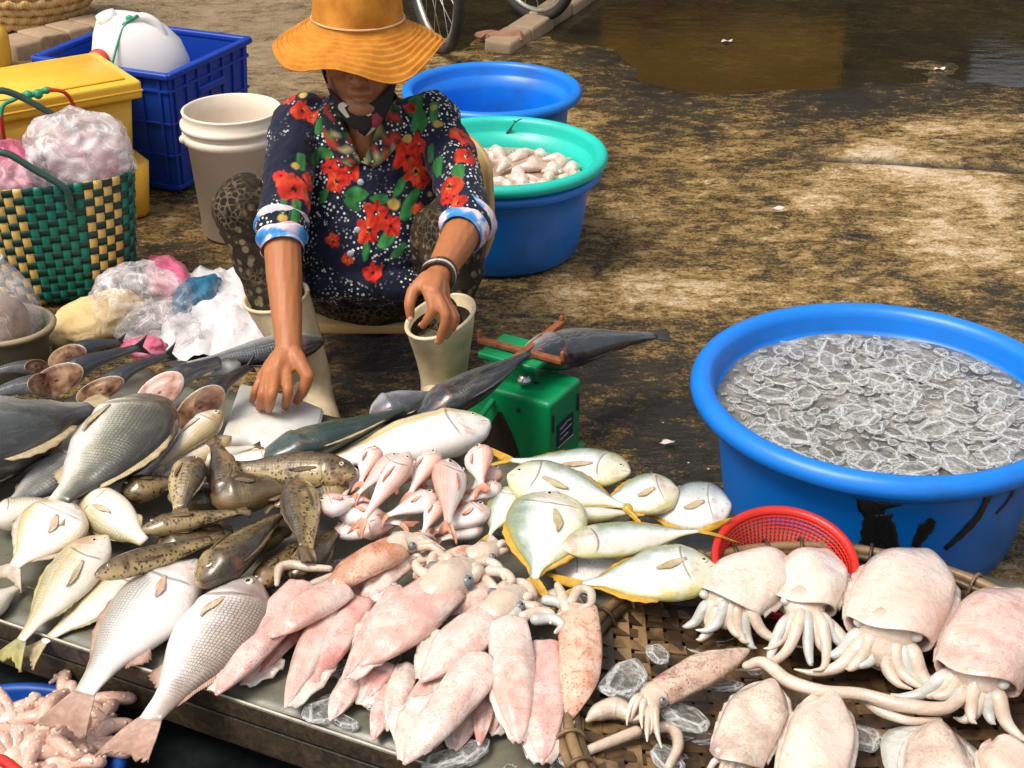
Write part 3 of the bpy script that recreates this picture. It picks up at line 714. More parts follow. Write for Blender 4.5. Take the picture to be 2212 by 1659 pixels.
mk('cross_arm', box((SB(1035, 728) + SB(1215, 775)) / 2 - V(0, 0, .006), ((SB(1035, 728) - SB(1215, 775)).length, .015, .010), rotz(math.atan2((SB(1215, 775) - SB(1035, 728)).y, (SB(1215, 775) - SB(1035, 728)).x)), .002), rust, scl)
for px, py in ((1078, 803), (1213, 697), (1035, 728), (1215, 775)): mk('pan_prong', tube([SB(px, py) - V(0, 0, .004), SB(px, py) + V(0, 0, .012)], .005, 6, 4), rust, scl)
mk('side_lever', tube([P(1080, 840, .15), P(1035, 905, .12)], .007, 6, 6, .5), sgm, scl)

# ------------------------------------------------------------------ fish
def fish_mat(name, stops, scale_sz=.0065, scale_amt=.35, spots=None, head=None, stripe=None, rough=.24, mott=.3, belly_pink=None, scale_lo=.35, blot=None):
    """stops: colours from belly (0) to back (1). ft = 0 snout .. 1 tail, fs = -1 belly .. 1 back, fuv = metres along / across"""
    g = N(name); ft, fs, uv = g.attr('ft'), g.attr('fs'), g.attr('fuv', 'Vector'); o = g.obj()
    rv = g.info(); uvr = g.vadd(uv, g.n.new('ShaderNodeCombineXYZ').outputs[0])
    wob_ = g.math('MULTIPLY', g.math('SUBTRACT', g.noise(uv, 45, 4, .6), .5), mott)
    s = g.math('ADD', g.math('MULTIPLY_ADD', fs, .5, .5), wob_)
    c = g.ramp(s, stops)
    # scales: offset rows of dark edged discs
    sc = g.n.new('ShaderNodeMapping'); sc.inputs['Scale'].default_value = (1 / scale_sz, 1 / (scale_sz * .95), 1); g.l.new(uv, sc.inputs['Vector'])
    v1 = g.vor(sc.outputs[0], 1.0, 'DISTANCE_TO_EDGE', 'Distance', .28)
    edge = g.step(v1, .20, .03)
    body = g.math('MULTIPLY', g.step(ft, .22, .30), g.step(ft, .93, .80))
    amt = g.math('MULTIPLY', g.math('MULTIPLY', edge, body), g.math('MULTIPLY_ADD', g.step(s, scale_lo, scale_lo + .35), scale_amt, scale_amt * .25))
    c = g.mix(amt, c, g.mix(.75, c, (.03, .028, .02), 'MIX'))
    if stripe:
        for (a, w, col, k) in stripe:
            d = g.math('ABSOLUTE', g.math('SUBTRACT', s, a)); c = g.mix(g.math('MULTIPLY', g.step(d, w, w * .3), k), c, col)
    if blot:
        c = g.mix(g.math('MULTIPLY', g.step(g.noise(uv, blot[0], 4, .6), .52, .64), blot[2]), c, blot[1])
    if spots:
        for (ssz, lo, hi, col, k) in spots:
            vv = g.vor(uv, 1 / ssz, 'F1', 'Distance'); c = g.mix(g.math('MULTIPLY', g.step(vv, hi, lo), k), c, col)
    if head:
        hm_ = g.step(g.math('ADD', ft, wob_), .26, .16); c = g.mix(g.math('MULTIPLY', hm_, head[1]), c, head[0])
    # blood tinge about the head and brownish slime smears
    c = g.mix(g.math('MULTIPLY', g.math('MULTIPLY', g.step(g.noise(uv, 34, 4, .6, .8), .52, .68), g.step(ft, .46, .12)), .42), c, (.42, .10, .06))
    c = g.mix(g.math('MULTIPLY', g.step(g.noise(g.vmul(uv, (.5, 1.6, 1)), 24, 5, .65, .6), .52, .72), .22), c, (.38, .30, .19))
    # gill slit and mouth line
    gl = g.math('ABSOLUTE', g.math('SUBTRACT', g.math('ADD', ft, g.math('MULTIPLY', g.math('MULTIPLY', fs, fs), .055)), .255))
    gm_ = g.math('MULTIPLY', g.step(gl, .012, .003), g.step(g.math('ABSOLUTE', fs), .85, .55)); c = g.mix(g.math('MULTIPLY', gm_, .65), c, (.09, .045, .03))
    ml = g.math('ABSOLUTE', g.math('ADD', fs, .18)); mm = g.math('MULTIPLY', g.step(ml, .05, .015), g.step(ft, .075, .05)); c = g.mix(g.math('MULTIPLY', mm, .75), c, (.07, .03, .02))
    hv = g.math('MULTIPLY_ADD', rv, .22, .90); c = g.mix(1.0, c, g.ramp(rv, [(0, (.88, .88, .88)), (1, (1, 1, 1))]), 'MULTIPLY')
    r = g.math('MULTIPLY_ADD', g.noise(uv, 90, 3), .25, rough - .06)
    nb = g.bump(g.math('MULTIPLY', edge, body), .30, .0010); nb = g.bump(g.noise(uv, 130, 4), .22, .002, nb); nb = g.bump(g.noise(o, 28, 3), .35, .005, nb)
    g.p(base=c, rough=r, spec=.55, normal=nb, coat=.5, coatr=.08)
    return g.m
def fin_mat(name, c0, c1, rough=.35, alpha=1.0):
    g = N(name); ft, fs = g.attr('ft'), g.attr('fs'); cmb = g.n.new('ShaderNodeCombineXYZ'); g.l.new(fs, cmb.inputs[0])
    w = g.wave(cmb.outputs[0], 9, .6, 1); n_ = g.noise(g.obj(), 80, 4)
    c = g.mix(ft, c0, c1); c = g.mix(g.math('MULTIPLY', w, g.step(n_, .30, .62)), c, g.mix(.62, c, (.06, .035, .02)))
    g.p(base=c, rough=rough, spec=.5, normal=g.bump(w, .35, .002))
    if alpha < 1: g.p(alpha=alpha)
    return g.m
eyew = plain('fish_eye_ring', (.62, .56, .40), .15, .1, 80, 0); eyeb = plain('fish_eye_pupil', (.006, .006, .008), .08, .1, 80, 0)
fleshm = N('cut_fish_flesh'); _r = fleshm.attr('fs'); _o = fleshm.obj()
_n = fleshm.noise(_o, 90, 5, .65)
_k = fleshm.noise(_o, 34, 3, .5, .8)
_c = fleshm.ramp(_k, [(.34, (.48, .20, .15)), (.5, (.66, .40, .32)), (.66, (.74, .54, .46))]); _c = fleshm.mix(fleshm.step(_r, .93, .985), _c, (.70, .60, .52)); _c = fleshm.mix(fleshm.step(_r, .12, .03), _c, (.26, .05, .04))
fleshm.p(base=_c, rough=.22, spec=.6, normal=fleshm.bump(_n, .4, .004))
fleshd = N('old_cut_fish_flesh'); _r = fleshd.attr('fs'); _o = fleshd.obj(); _n = fleshd.noise(_o, 60, 5, .65)
_k = fleshd.noise(_o, 30, 3, .5, .8)
_c = fleshd.ramp(_k, [(.34, (.08, .03, .018)), (.48, (.20, .095, .05)), (.66, (.36, .22, .12))]); _c = fleshd.mix(fleshd.step(_r, .93, .985), _c, (.42, .34, .25)); _c = fleshd.mix(fleshd.step(_r, .12, .03), _c, (.05, .015, .01))
fleshd.p(base=_c, rough=.22, spec=.6, normal=fleshd.bump(_n, .4, .004))

WHT = (.74, .70, .66)
FM = dict(
  croaker=fish_mat('silver_croaker_skin', [(0, (.80, .72, .68)), (.42, (.76, .70, .68)), (.60, (.55, .48, .44)), (.80, (.34, .26, .21)), (1, (.27, .20, .155))], .0050, .8, scale_lo=.38, head=((.42, .35, .32), .55), spots=[(.012, .05, .16, (.16, .12, .10), .5)]),
  jewfish=fish_mat('pale_silver_fish_skin', [(0, (.80, .74, .70)), (.5, (.74, .70, .68)), (.72, (.52, .50, .47)), (1, (.36, .31, .22))], .0046, .6, scale_lo=.45, head=((.74, .64, .58), .5)),
  seabass=fish_mat('grey_seabass_skin', [(0, (.78, .72, .67)), (.34, (.70, .66, .59)), (.52, (.40, .38, .28)), (.70, (.13, .125, .085)), (1, (.035, .035, .03))], .0052, .8, scale_lo=.30, head=((.20, .15, .11), .6)),
  darkbass=fish_mat('dark_grey_seabass_skin', [(0, (.52, .50, .47)), (.30, (.42, .41, .39)), (.55, (.21, .21, .20)), (.75, (.07, .075, .075)), (1, (.03, .034, .036))], .0055, .45, scale_lo=.15),
  whiting=fish_mat('whiting_skin', [(0, (.80, .73, .65)), (.5, (.76, .68, .58)), (.75, (.58, .43, .24)), (1, (.40, .28, .12))], .005, .12, head=((.60, .42, .20), .5)),
  bream=fish_mat('yellowish_bream_skin', [(0, (.82, .72, .58)), (.4, (.80, .72, .62)), (.68, (.66, .58, .40)), (.9, (.44, .37, .19)), (1, (.33, .27, .10))], .0048, .35, mott=.35, stripe=[(.72, .035, (.58, .33, .10), .6)]),
  roundbream=fish_mat('pinkish_white_bream_skin', [(0, (.80, .60, .36)), (.15, (.82, .74, .66)), (.7, (.82, .76, .70)), (.9, (.72, .52, .27)), (1, (.62, .38, .15))], .007, .15),
  grouper=fish_mat('spotted_grouper_skin', [(0, (.34, .235, .10)), (.4, (.19, .125, .045)), (.7, (.07, .044, .016)), (1, (.022, .015, .007))], .006, .10, mott=.9, spots=[(.0075, .20, .42, (.018, .011, .005), .9)], blot=(30, (.018, .012, .005), .92)),
  grouperpale=fish_mat('pale_spotted_grouper_skin', [(0, (.54, .41, .20)), (.36, (.36, .25, .095)), (.6, (.17, .11, .038)), (1, (.035, .023, .010))], .006, .10, mott=.8, spots=[(.0065, .22, .42, (.018, .011, .005), .92)], blot=(24, (.05, .031, .011), .85)),
  grouperdark=fish_mat('dark_grouper_skin', [(0, (.16, .11, .045)), (.4, (.06, .04, .017)), (.75, (.022, .016, .008)), (1, (.012, .009, .005))], .006, .10, mott=.6, blot=(38, (.20, .14, .06), .6)),
  snapper=fish_mat('pink_snapper_skin', [(0, (.84, .72, .68)), (.5, (.82, .68, .64)), (.78, (.72, .47, .39)), (1, (.58, .30, .22))], .0045, .16, head=((.72, .46, .38), .55), mott=.35),
  pompano=fish_mat('silver_pompano_skin', [(0, (.52, .46, .15)), (.14, (.70, .67, .56)), (.60, (.70, .69, .68)), (.74, (.44, .49, .43)), (.90, (.20, .26, .18)), (1, (.36, .30, .06))], .004, .06, mott=.42, head=((.60, .54, .26), .45)),
  pompanogrey=fish_mat('greyish_pompano_skin', [(0, (.72, .68, .60)), (.45, (.70, .70, .68)), (.7, (.40, .44, .44)), (1, (.12, .16, .18))], .004, .08, mott=.3, spots=[(.010, .08, .22, (.10, .12, .13), .6)]),
  mackerel=fish_mat('dark_green_mackerel_skin', [(0, (.70, .66, .55)), (.22, (.52, .40, .16)), (.30, (.16, .22, .16)), (.6, (.045, .09, .072)), (1, (.012, .03, .028))], .004, .10, mott=.22, spots=[(.010, .10, .26, (.02, .04, .035), .5)]),
  trevally=fish_mat('pearly_trevally_skin', [(0, (.74, .68, .62)), (.62, (.72, .67, .61)), (.72, (.64, .45, .17)), (.80, (.72, .60, .38)), (1, (.52, .47, .28))], .004, .06, mott=.18),
  bonito=fish_mat('dark_bonito_skin', [(0, (.46, .46, .44)), (.25, (.26, .27, .27)), (.5, (.06, .07, .075)), (.75, (.016, .022, .026)), (1, (.009, .013, .017))], .0055, .5, mott=.3, scale_lo=.1, stripe=[(.55, .03, (.16, .18, .19), .6), (.66, .025, (.12, .14, .15), .5)]),
  greybonito=fish_mat('mottled_grey_bonito_skin', [(0, (.55, .56, .57)), (.4, (.33, .35, .36)), (.7, (.11, .12, .13)), (1, (.03, .035, .04))], .006, .45, mott=.5, spots=[(.014, .10, .26, (.07, .08, .09), .6)]),
)
def proj(p):
    d = Vector(p) - Vector((0, 0, CAM_H)); zc = d.y * CPI - d.z * SPI; yc_ = -(d.y * SPI + d.z * CPI)
    return Vector((IW / 2 + d.x / zc * FPX, IH / 2 + yc_ / zc * FPX))
FF = dict(
  clear=fin_mat('pale_fin', (.66, .58, .48), (.52, .40, .28)), pinkfin=fin_mat('rosy_brown_fin', (.62, .42, .33), (.40, .22, .15)), orange=fin_mat('orange_fin', (.68, .44, .28), (.72, .54, .40)),
  yellow=fin_mat('yellow_fin', (.66, .40, .035), (.62, .31, .012)), brown=fin_mat('brown_fin', (.20, .13, .055), (.10, .065, .03)), dark=fin_mat('dark_fin', (.05, .055, .055), (.025, .028, .03)),
  salmon=fin_mat('salmon_fin', (.74, .42, .31), (.72, .27, .14)), tawny=fin_mat('tawny_fin', (.60, .50, .31), (.50, .38, .19)), green=fin_mat('greenish_fin', (.40, .40, .20), (.46, .38, .10)))
SPEC = dict(   # up / down outlines along the length as a share of body depth, thickness share, tail share and shape, fins
  croaker=dict(up=[(0,.02),(.05,.16),(.14,.33),(.28,.50),(.42,.52),(.62,.40),(.82,.20),(1,.125)], dn=[(0,.05),(.05,.19),(.14,.33),(.30,.46),(.45,.48),(.62,.36),(.82,.17),(1,.125)], th=[(0,.10),(.1,.30),(.28,.46),(.5,.42),(.8,.18),(1,.07)], tail=(.20,.30,.10), fin='pinkfin', pect='orange', eye=(.105,.36,.055), dors=(.30,.86,.10), anal=(.62,.74,.16)),
  seabass=dict(up=[(0,.08),(.04,.24),(.12,.40),(.28,.52),(.50,.51),(.70,.38),(.88,.19),(1,.13)], dn=[(0,.08),(.04,.24),(.12,.38),(.28,.48),(.50,.47),(.70,.34),(.88,.17),(1,.13)], th=[(0,.14),(.1,.38),(.3,.56),(.5,.50),(.8,.22),(1,.08)], tail=(.16,.30,.12), fin='tawny', pect='tawny', eye=(.09,.30,.04), dors=(.34,.80,.10), anal=(.64,.78,.12)),
  slim=dict(up=[(0,.04),(.08,.22),(.2,.42),(.36,.52),(.55,.42),(.78,.22),(1,.11)], dn=[(0,.05),(.08,.24),(.2,.42),(.36,.48),(.55,.40),(.78,.20),(1,.11)], th=[(0,.14),(.1,.44),(.3,.66),(.5,.6),(.8,.26),(1,.08)], tail=(.15,.32,.35), fin='clear', pect='clear', eye=(.10,.28,.085), dors=(.36,.76,.08), anal=(.6,.76,.07)),
  deep=dict(up=[(0,.04),(.05,.20),(.14,.40),(.30,.53),(.46,.52),(.66,.36),(.86,.15),(1,.085)], dn=[(0,.04),(.05,.15),(.14,.32),(.30,.46),(.46,.48),(.66,.35),(.86,.14),(1,.085)], th=[(0,.08),(.1,.22),(.3,.36),(.5,.33),(.8,.13),(1,.05)], tail=(.18,.30,.35), fin='clear', pect='orange', eye=(.10,.24,.06), dors=(.28,.84,.10), anal=(.56,.82,.08)),
  grouper=dict(up=[(0,.10),(.05,.28),(.14,.42),(.34,.52),(.52,.48),(.74,.32),(.9,.22),(1,.18)], dn=[(0,.10),(.05,.26),(.14,.40),(.34,.48),(.52,.46),(.74,.33),(.9,.23),(1,.19)], th=[(0,.2),(.1,.5),(.3,.72),(.5,.64),(.8,.34),(1,.12)], tail=(.15,.26,-.25), fin='brown', pect='brown', eye=(.11,.42,.065), dors=(.28,.88,.13), anal=(.62,.84,.13)),
  snapper=dict(up=[(0,.05),(.06,.24),(.16,.42),(.32,.53),(.5,.46),(.72,.27),(.9,.14),(1,.11)], dn=[(0,.06),(.06,.24),(.16,.38),(.32,.47),(.5,.42),(.72,.24),(.9,.13),(1,.11)], th=[(0,.12),(.1,.36),(.3,.54),(.5,.46),(.8,.20),(1,.07)], tail=(.19,.30,.5), fin='salmon', pect='salmon', eye=(.11,.34,.10), dors=(.3,.86,.07), anal=(.6,.84,.06)),
  pompano=dict(up=[(0,.05),(.04,.20),(.12,.40),(.28,.53),(.48,.52),(.70,.33),(.90,.09),(1,.055)], dn=[(0,.05),(.04,.18),(.12,.36),(.28,.47),(.48,.48),(.70,.33),(.90,.09),(1,.055)], th=[(0,.07),(.1,.20),(.3,.33),(.5,.30),(.8,.12),(1,.05)], tail=(.23,.34,.72), fin='yellow', pect='tawny', eye=(.085,.20,.045), dors=(.42,.93,.09), anal=(.46,.93,.09)),
  mackerel=dict(up=[(0,.03),(.08,.24),(.2,.42),(.36,.52),(.56,.44),(.8,.20),(.94,.08),(1,.06)], dn=[(0,.04),(.08,.24),(.2,.42),(.36,.50),(.56,.42),(.8,.18),(.94,.08),(1,.06)], th=[(0,.14),(.1,.48),(.3,.76),(.5,.70),(.8,.28),(1,.08)], tail=(.13,.52,.65), fin='dark', pect='dark', eye=(.09,.22,.055), dors=(.34,.5,.08), anal=(.62,.72,.09)),
)
EXPO = dict(grouper=1.0, snapper=.92, pompano=.94, seabass=1.0, slim=.92, deep=.90, croaker=.98, mackerel=.86)
IMG = {'l': V(-1, 0, 0), 'r': V(1, 0, 0), 'u': V(0, 1, 0), 'd': V(0, -1, 0)}
def fish(name, label, head, tail, w, sp, skin, zh, zt, dors, roll=0, bend=0, arch=0, group=None, fin=None, pect=None, n=26, m=18, eye=True, wm=None, pectpos=(.30, -.12), cat='fish', tailfin=True, open_tail=1.0, pectlen=.24, wk=1.14):
    S = SPEC[sp]; zm = (zh + zt) / 2
    Hh, Tt = P(head[0], head[1], zh), P(tail[0], tail[1], zt); ax = (Tt - Hh); L = ax.length; ax.normalize()
    mx, my = (head[0] + tail[0]) / 2, (head[1] + tail[1]) / 2; dx, dy = tail[0] - head[0], tail[1] - head[1]; dl = math.hypot(dx, dy); nx, ny = -dy / dl, dx / dl
    if wm is None:
        sd_ = Vector((-ax.y, ax.x, 0)).normalized(); sd_ = sd_ if sd_.dot(IMG[dors]) > 0 else -sd_; rl = math.radians(roll)
        up_ = ax.cross(sd_).normalized(); up_ = up_ if up_.z > 0 else -up_
        q0 = (Hh + Tt) / 2; D_, N_ = sd_ * math.cos(rl) + up_ * math.sin(rl), up_ * math.cos(rl) - sd_ * math.sin(rl)
        pa, pb = proj(q0 + D_ * .02) - proj(q0 - D_ * .02), proj(q0 + N_ * .02) - proj(q0 - N_ * .02)
        a_, b_ = abs(pa.x * nx + pa.y * ny) / .04, abs(pb.x * nx + pb.y * ny) / .04; thm = max(k[1] for k in S['th'])
        wm = wk * w / math.hypot(a_, thm * b_)
    tb = 1 - S['tail'][0]
    side = Vector((-ax.y, ax.x, 0)).normalized()
    if side.dot(IMG[dors]) < 0: side = -side
    up = ax.cross(side).normalized(); up = up if up.z > 0 else -up
    C = (Hh + Tt) / 2 + side * (bend * L) + V(0, 0, arch)
    tt = np.linspace(0, 1, n) ** 1.25 * tb
    def cl(t): return np.array(Hh)[None] * ((1 - t) ** 2)[:, None] + np.array(C)[None] * (2 * t * (1 - t))[:, None] + np.array(Tt)[None] * (t ** 2)[:, None]
    def frame(t):
        tg = -2 * (1 - t)[:, None] * np.array(Hh) + (2 - 4 * t)[:, None] * np.array(C) + 2 * t[:, None] * np.array(Tt); tg /= np.linalg.norm(tg, axis=1)[:, None]
        D0 = np.array(side)[None] - tg * (tg @ np.array(side))[:, None]; D0 /= np.linalg.norm(D0, axis=1)[:, None]
        N0 = np.cross(tg, D0); N0 *= np.sign(N0[:, 2:3] + 1e-9); r = math.radians(roll)
        return tg, D0 * math.cos(r) + N0 * math.sin(r), N0 * math.cos(r) - D0 * math.sin(r)
    def surf(t, ph, lift=0.0):       # t 0..1 along body, ph angle (0 = back, 90deg = upper flank)
        t = np.atleast_1d(np.asarray(t, float)); tq = t ** EXPO.get(sp, .86); u, d_, th_ = curve(S['up'], tq), curve(S['dn'], tq), curve(S['th'], tq)
        tg, D, Nn = frame(t * tb); c_ = cl(t * tb); cp_, sp_ = math.cos(ph), math.sin(ph)
        th_ = th_ * (1 + .15 * sm(.14, .23, t) * sm(.275, .25, t))
        return c_ + D * ((u if cp_ > 0 else d_) * cp_ * wm)[:, None] + Nn * ((math.copysign(abs(sp_) ** .9, sp_)) * th_ * wm / 2 + lift)[:, None], tg, D, Nn
    root = thing(name, label, cat, V(*((Hh + Tt) / 2)) - V(0, 0, .02), group)
    phs = np.linspace(0, 2 * math.pi, m, endpoint=False); tn = tt / tb
    R_, ft, fs, fu = [], [], [], []
    cols = [surf(tn, p)[0] for p in phs]
    ring = np.stack(cols, 1); lump = fbm(ring[..., 0] * 24, ring[..., 1] * 24 + ring[..., 2] * 30, 41, 3) * .03 * wm * sm(0, .1, tn)[:, None]; ring[..., 2] += lump
    ft = np.repeat(tn[:, None], m, 1); fs = np.repeat(np.cos(phs)[None], n, 0); seed = (sum(ord(q) for q in label) % 97) * .37
    lat = np.concatenate([[0], np.cumsum(np.linalg.norm(np.diff(ring, axis=1), axis=2).max(0))])
    fu = np.stack([ft * L * tb + seed, np.repeat(np.minimum(phs, 2 * math.pi - phs)[None], n, 0) * wm * .33 + seed, np.zeros((n, m))], -1)
    bv, bf = loft(ring)
    mk('body', (bv, bf), FM[skin], root, attrs={'ft': ft.ravel(), 'fs': fs.ravel(), 'fuv': fu.reshape(-1, 3)})
    fm_ = FF[fin or S['fin']]; rr = random.Random(label)
    # tail fin
    if tailfin:
        tf, spread, fork = S['tail']; spread *= open_tail * 1.1; tg, D, Nn = frame(np.array([tb])); b0 = cl(np.array([tb - .012]))[0]; tg, D, Nn = tg[0], D[0], Nn[0]
        us, vs = np.linspace(0, 1, 8), np.linspace(-1, 1, 25); hb = float(curve(S['up'], [1.0])[0]) * wm; g = []
        for u in us:
            row = []
            for v in vs:
                ln = tf * L * (1 - max(0, fork) * (1 - abs(v)) ** 1.2 + min(0, fork) * (v * v)); edge = 1 + rr.uniform(-.13, .02) * (u > .9)
                row.append(b0 + tg * (u * ln * edge) + D * (v * (hb + (spread * wm - hb) * u ** .9)) + Nn * (.003 * math.sin(v * 5 + u * 3) * u) - np.array((0, 0, .010)) * u * u * .6)
            g.append(row)
        gv, gf = shell(g, .0016); k = len(us) * len(vs)
        mk('tail_fin', (gv, gf), fm_, root, attrs={'ft': np.tile(np.repeat(us, 25), 2), 'fs': np.tile(np.tile(vs, 8), 2)})
    def edge_fin(nm, t0, t1, hgt, ph, mat):
        us, vs = np.linspace(t0, t1, 12), np.linspace(0, 1, 4); g = []
        base, tg, D, Nn = surf(us, ph); sgn = 1 if ph < 1 else -1
        for i, u in enumerate(us):
            k = (i / 11); prof = (.35 + .65 * math.sin(math.pi * min(1, k * 1.1 + .12)) ) * (1 - .25 * (i % 2)) * (1 if k < .97 else .5)
            g.append([base[i] + (D[i] * sgn * (v * hgt * wm * prof - .004) + tg[i] * v * hgt * wm * .7) + Nn[i] * (-.2 * v * hgt * wm) for v in vs])
        gv, gf = shell(g, .0014); mk(nm, (gv, gf), mat, root, attrs={'ft': np.tile(np.tile(vs, 12), 2), 'fs': np.tile(np.repeat(np.linspace(-1, 1, 12), 4), 2)})
    a, b, h_ = S['dors']; edge_fin('dorsal_fin', a, b, h_, 0.0, fm_)
    a, b, h_ = S['anal']; edge_fin('anal_fin', a, b, h_, math.pi, fm_)
    # pectoral fin lying on the upper flank
    if pect != 'none':
        t0, s0 = pectpos; us, vs = np.linspace(0, 1, 9), np.linspace(-1, 1, 7); g = []
        ln = pectlen
        for u in us:
            row = []
            for v in vs:
                w_ = .045 + .085 * math.sin(math.pi * (u * .70 + .02)) ** 1.2 * (1 if u < .75 else 1 - (u - .75) * 3.4)
                s_ = s0 + v * w_ - u * .22; t_ = t0 + u * ln * (1 - .22 * v * v)
                q, tg, D, Nn = surf([t_], math.acos(max(-1, min(1, s_))), .0008 + .0022 * u * (1 + .5 * math.sin(v * 3))); row.append(q[0])
            g.append(row)
        gv, gf = shell(g, .0014); mk('pectoral_fin', (gv, gf), FF[pect or S['pect']], root, attrs={'ft': np.tile(np.repeat(us, 7), 2), 'fs': np.tile(np.tile(vs, 9), 2)})
    if eye:
        te, se, re = S['eye']; re = re * wm; q, tg, D, Nn = surf([te], math.acos(se), -.12 * re); Re = Matrix((Vector(tg[0]), Vector(D[0]), Vector(Nn[0]))).transposed()
        e = mk('eye', ball(q[0], (re, re, re * .45), 14, 8, Re), eyew, root); mk('pupil', ball(q[0] + Nn[0] * re * .22, (re * .58, re * .58, re * .32), 12, 6, Re), eyeb, e)
    return root
def piece(label, face, fr, tail, r_px, skin, zf, zt, flesh, squash=.8, tailr=.25, tilt=0, arch=.01, tailfin=True, name='cut_fish', fr2=None):
    """the rear length of a big fish, sawn through: round cut face towards the viewer"""
    a, b = P(face[0], face[1], zf), P(tail[0], tail[1], zt); L = (b - a).length; R0 = sizeat(a, r_px) * .90; root = thing(name, label, 'cut fish', (a + b) / 2 - V(0, 0, .03), 'sawn fish lengths')
    c = catmull([a, (a * .6 + b * .4) + V(0, 0, arch), b], 22); tg, A, B = frames(c, (0, 0, 1)); u = np.linspace(0, 1, 22); m = 24; ph = np.linspace(0, 2 * math.pi, m, endpoint=False)
    rad = R0 * (1 - (1 - tailr) * sm(0.0, 1.05, u) ** .9)
    ring = c[:, None] + rad[:, None, None] * (np.cos(ph)[None, :, None] * A[:, None] * squash + np.sin(ph)[None, :, None] * B[:, None])
    nrm_ = np.array((.30, -.80, .52)); nrm_ /= np.linalg.norm(nrm_); an_ = float(tg[0] @ nrm_); an_ = min(an_, -.62)
    sh = -((ring[0] - c[0]) @ nrm_) / an_
    ring = ring + tg[0][None, None] * (sh[None, :] * ((1 - u) ** 3)[:, None])[..., None]
    seed = len(label) * .31
    mk('body', loft(ring, False, True), FM[skin], root, attrs={'ft': np.repeat(.32 + u * .45, m), 'fs': np.tile(np.cos(ph), 22), 'fuv': np.stack([np.repeat(u * L, m) + seed, np.tile(np.minimum(ph, 2 * math.pi - ph) * R0, 22), np.zeros(22 * m)], -1)})
    rings, fs = [], []
    for k, q in enumerate((1.0, .96, .75, .5, .25, .08, .01)):
        off = .0 if k == 0 else (.0025 * (1 - q) + .002 * math.sin(k * 2.1)); rings.append(c[0] + (ring[0] - c[0]) * q + nrm_ * off); fs += [q] * m
    mk('cut_face', loft(np.array(rings), False, True), flesh.m, root, attrs={'fs': np.array(fs)})
    if tailfin:
        g = []
        for uu in np.linspace(0, 1, 6):
            g.append([c[-1] - tg[-1] * .006 + tg[-1] * uu * L * .16 * (1 - .5 * (1 - abs(v))) + A[-1] * v * rad[-1] * (1 + 1.6 * uu) for v in np.linspace(-1, 1, 9)])
        gv, gf = shell(g, .002); mk('tail_fin', (gv, gf), FF['dark'], root, attrs={'ft': np.tile(np.repeat(np.linspace(0, 1, 6), 9), 2), 'fs': np.tile(np.tile(np.linspace(-1, 1, 9), 6), 2)})
    return root

# ------------------------------------------------------------------ the fish on the board (positions read from the photograph, sizes follow)
# front left
fish('silver_fish', 'big speckled silver fish with eye showing, nearest the black sheet, reddish tail over the edge', (548, 1250), (252, 1640), 150, 'croaker', 'croaker', .205, .16, 'r', roll=12, bend=.035, n=44, m=28, pectpos=(.27, .05), pectlen=.15)
fish('silver_fish', 'big pale silver fish with faint scale rows, left of the speckled one', (425, 1212), (122, 1584), 138, 'croaker', 'jewfish', .195, .165, 'l', roll=4, bend=.05, n=44, m=28, pect='orange', pectpos=(.25, .05), eye=False, pectlen=.15)
fish('yellowish_fish', 'yellowish white fish with orange brown pectoral fin, second from the left frame edge', (232, 1158), (4, 1440), 92, 'deep', 'bream', .215, .16, 'l', roll=10, bend=.03, fin='green', pect='tawny', n=34)
fish('yellowish_fish', 'slim yellowish fish lying under the two left fish, frayed tail over the edge', (318, 1222), (40, 1428), 72, 'deep', 'bream', .185, .15, 'l', roll=0, fin='tawny', n=30, eye=False, pect='none')
fish('round_white_fish', 'broad pinkish white fish with orange pectoral fin at the left frame edge', (165, 1092), (0, 1255), 118, 'deep', 'roundbream', .225, .19, 'l', roll=8, n=34, pectpos=(.30, -.05), eye=False, tailfin=True)
fish('pale_belly_fish', 'pale yellowish fish lying belly up with its tail cut off, beside the brown groupers', (186, 1068), (338, 1192), 88, 'seabass', 'bream', .225, .20, 'd', roll=-25, n=30, eye=False, pect='orange', pectpos=(.28, .25), tailfin=False)
fish('pinkish_fish', 'small pinkish fish with an orange fin squeezed behind the yellowish fish', (200, 1100), (140, 1200), 60, 'deep', 'roundbream', .20, .18, 'l', eye=False, n=20)
fish('yellowish_fish', 'pale yellow fish lying across behind the broad pinkish one', (-30, 1120), (215, 1080), 60, 'slim', 'bream', .195, .195, 'u', n=22, eye=False, pect='none')
fish('greenish_fish', 'greenish fish tail showing at the left frame edge below the broad one', (-60, 1330), (60, 1255), 60, 'slim', 'bream', .17, .17, 'u', n=20, eye=False, fin='green', pect='none')
# middle left
fish('large_bass', 'large silver bass with dark brown head and neat scales in the middle left', (322, 862), (72, 1130), 148, 'seabass', 'seabass', .265, .225, 'r', roll=10, bend=.09, n=44, m=28, pectpos=(.27, -.30), eye=False, tailfin=True)
fish('bass', 'smaller scaly bass right of the large silver bass', (350, 912), (182, 1128), 96, 'seabass', 'seabass', .225, .20, 'l', roll=0, n=34, m=22, pect='tawny', pectpos=(.30, .25), eye=False)
fish('dark_bass', 'large dark grey bass entering from the left frame edge', (-190, 985), (262, 862), 158, 'seabass', 'darkbass', .245, .225, 'd', roll=8, n=40, m=26, eye=False, pect='none')
fish('dark_bass', 'dark fish with yellowish belly line under the large dark grey bass', (-120, 1050), (150, 960), 70, 'slim', 'darkbass', .20, .20, 'd', n=24, eye=False, pect='none')
fish('grey_fish', 'plain light grey fish lying under the large silver bass', (190, 985), (-10, 1110), 84, 'seabass', 'darkbass', .20, .19, 'r', n=26, eye=False, pect='none')
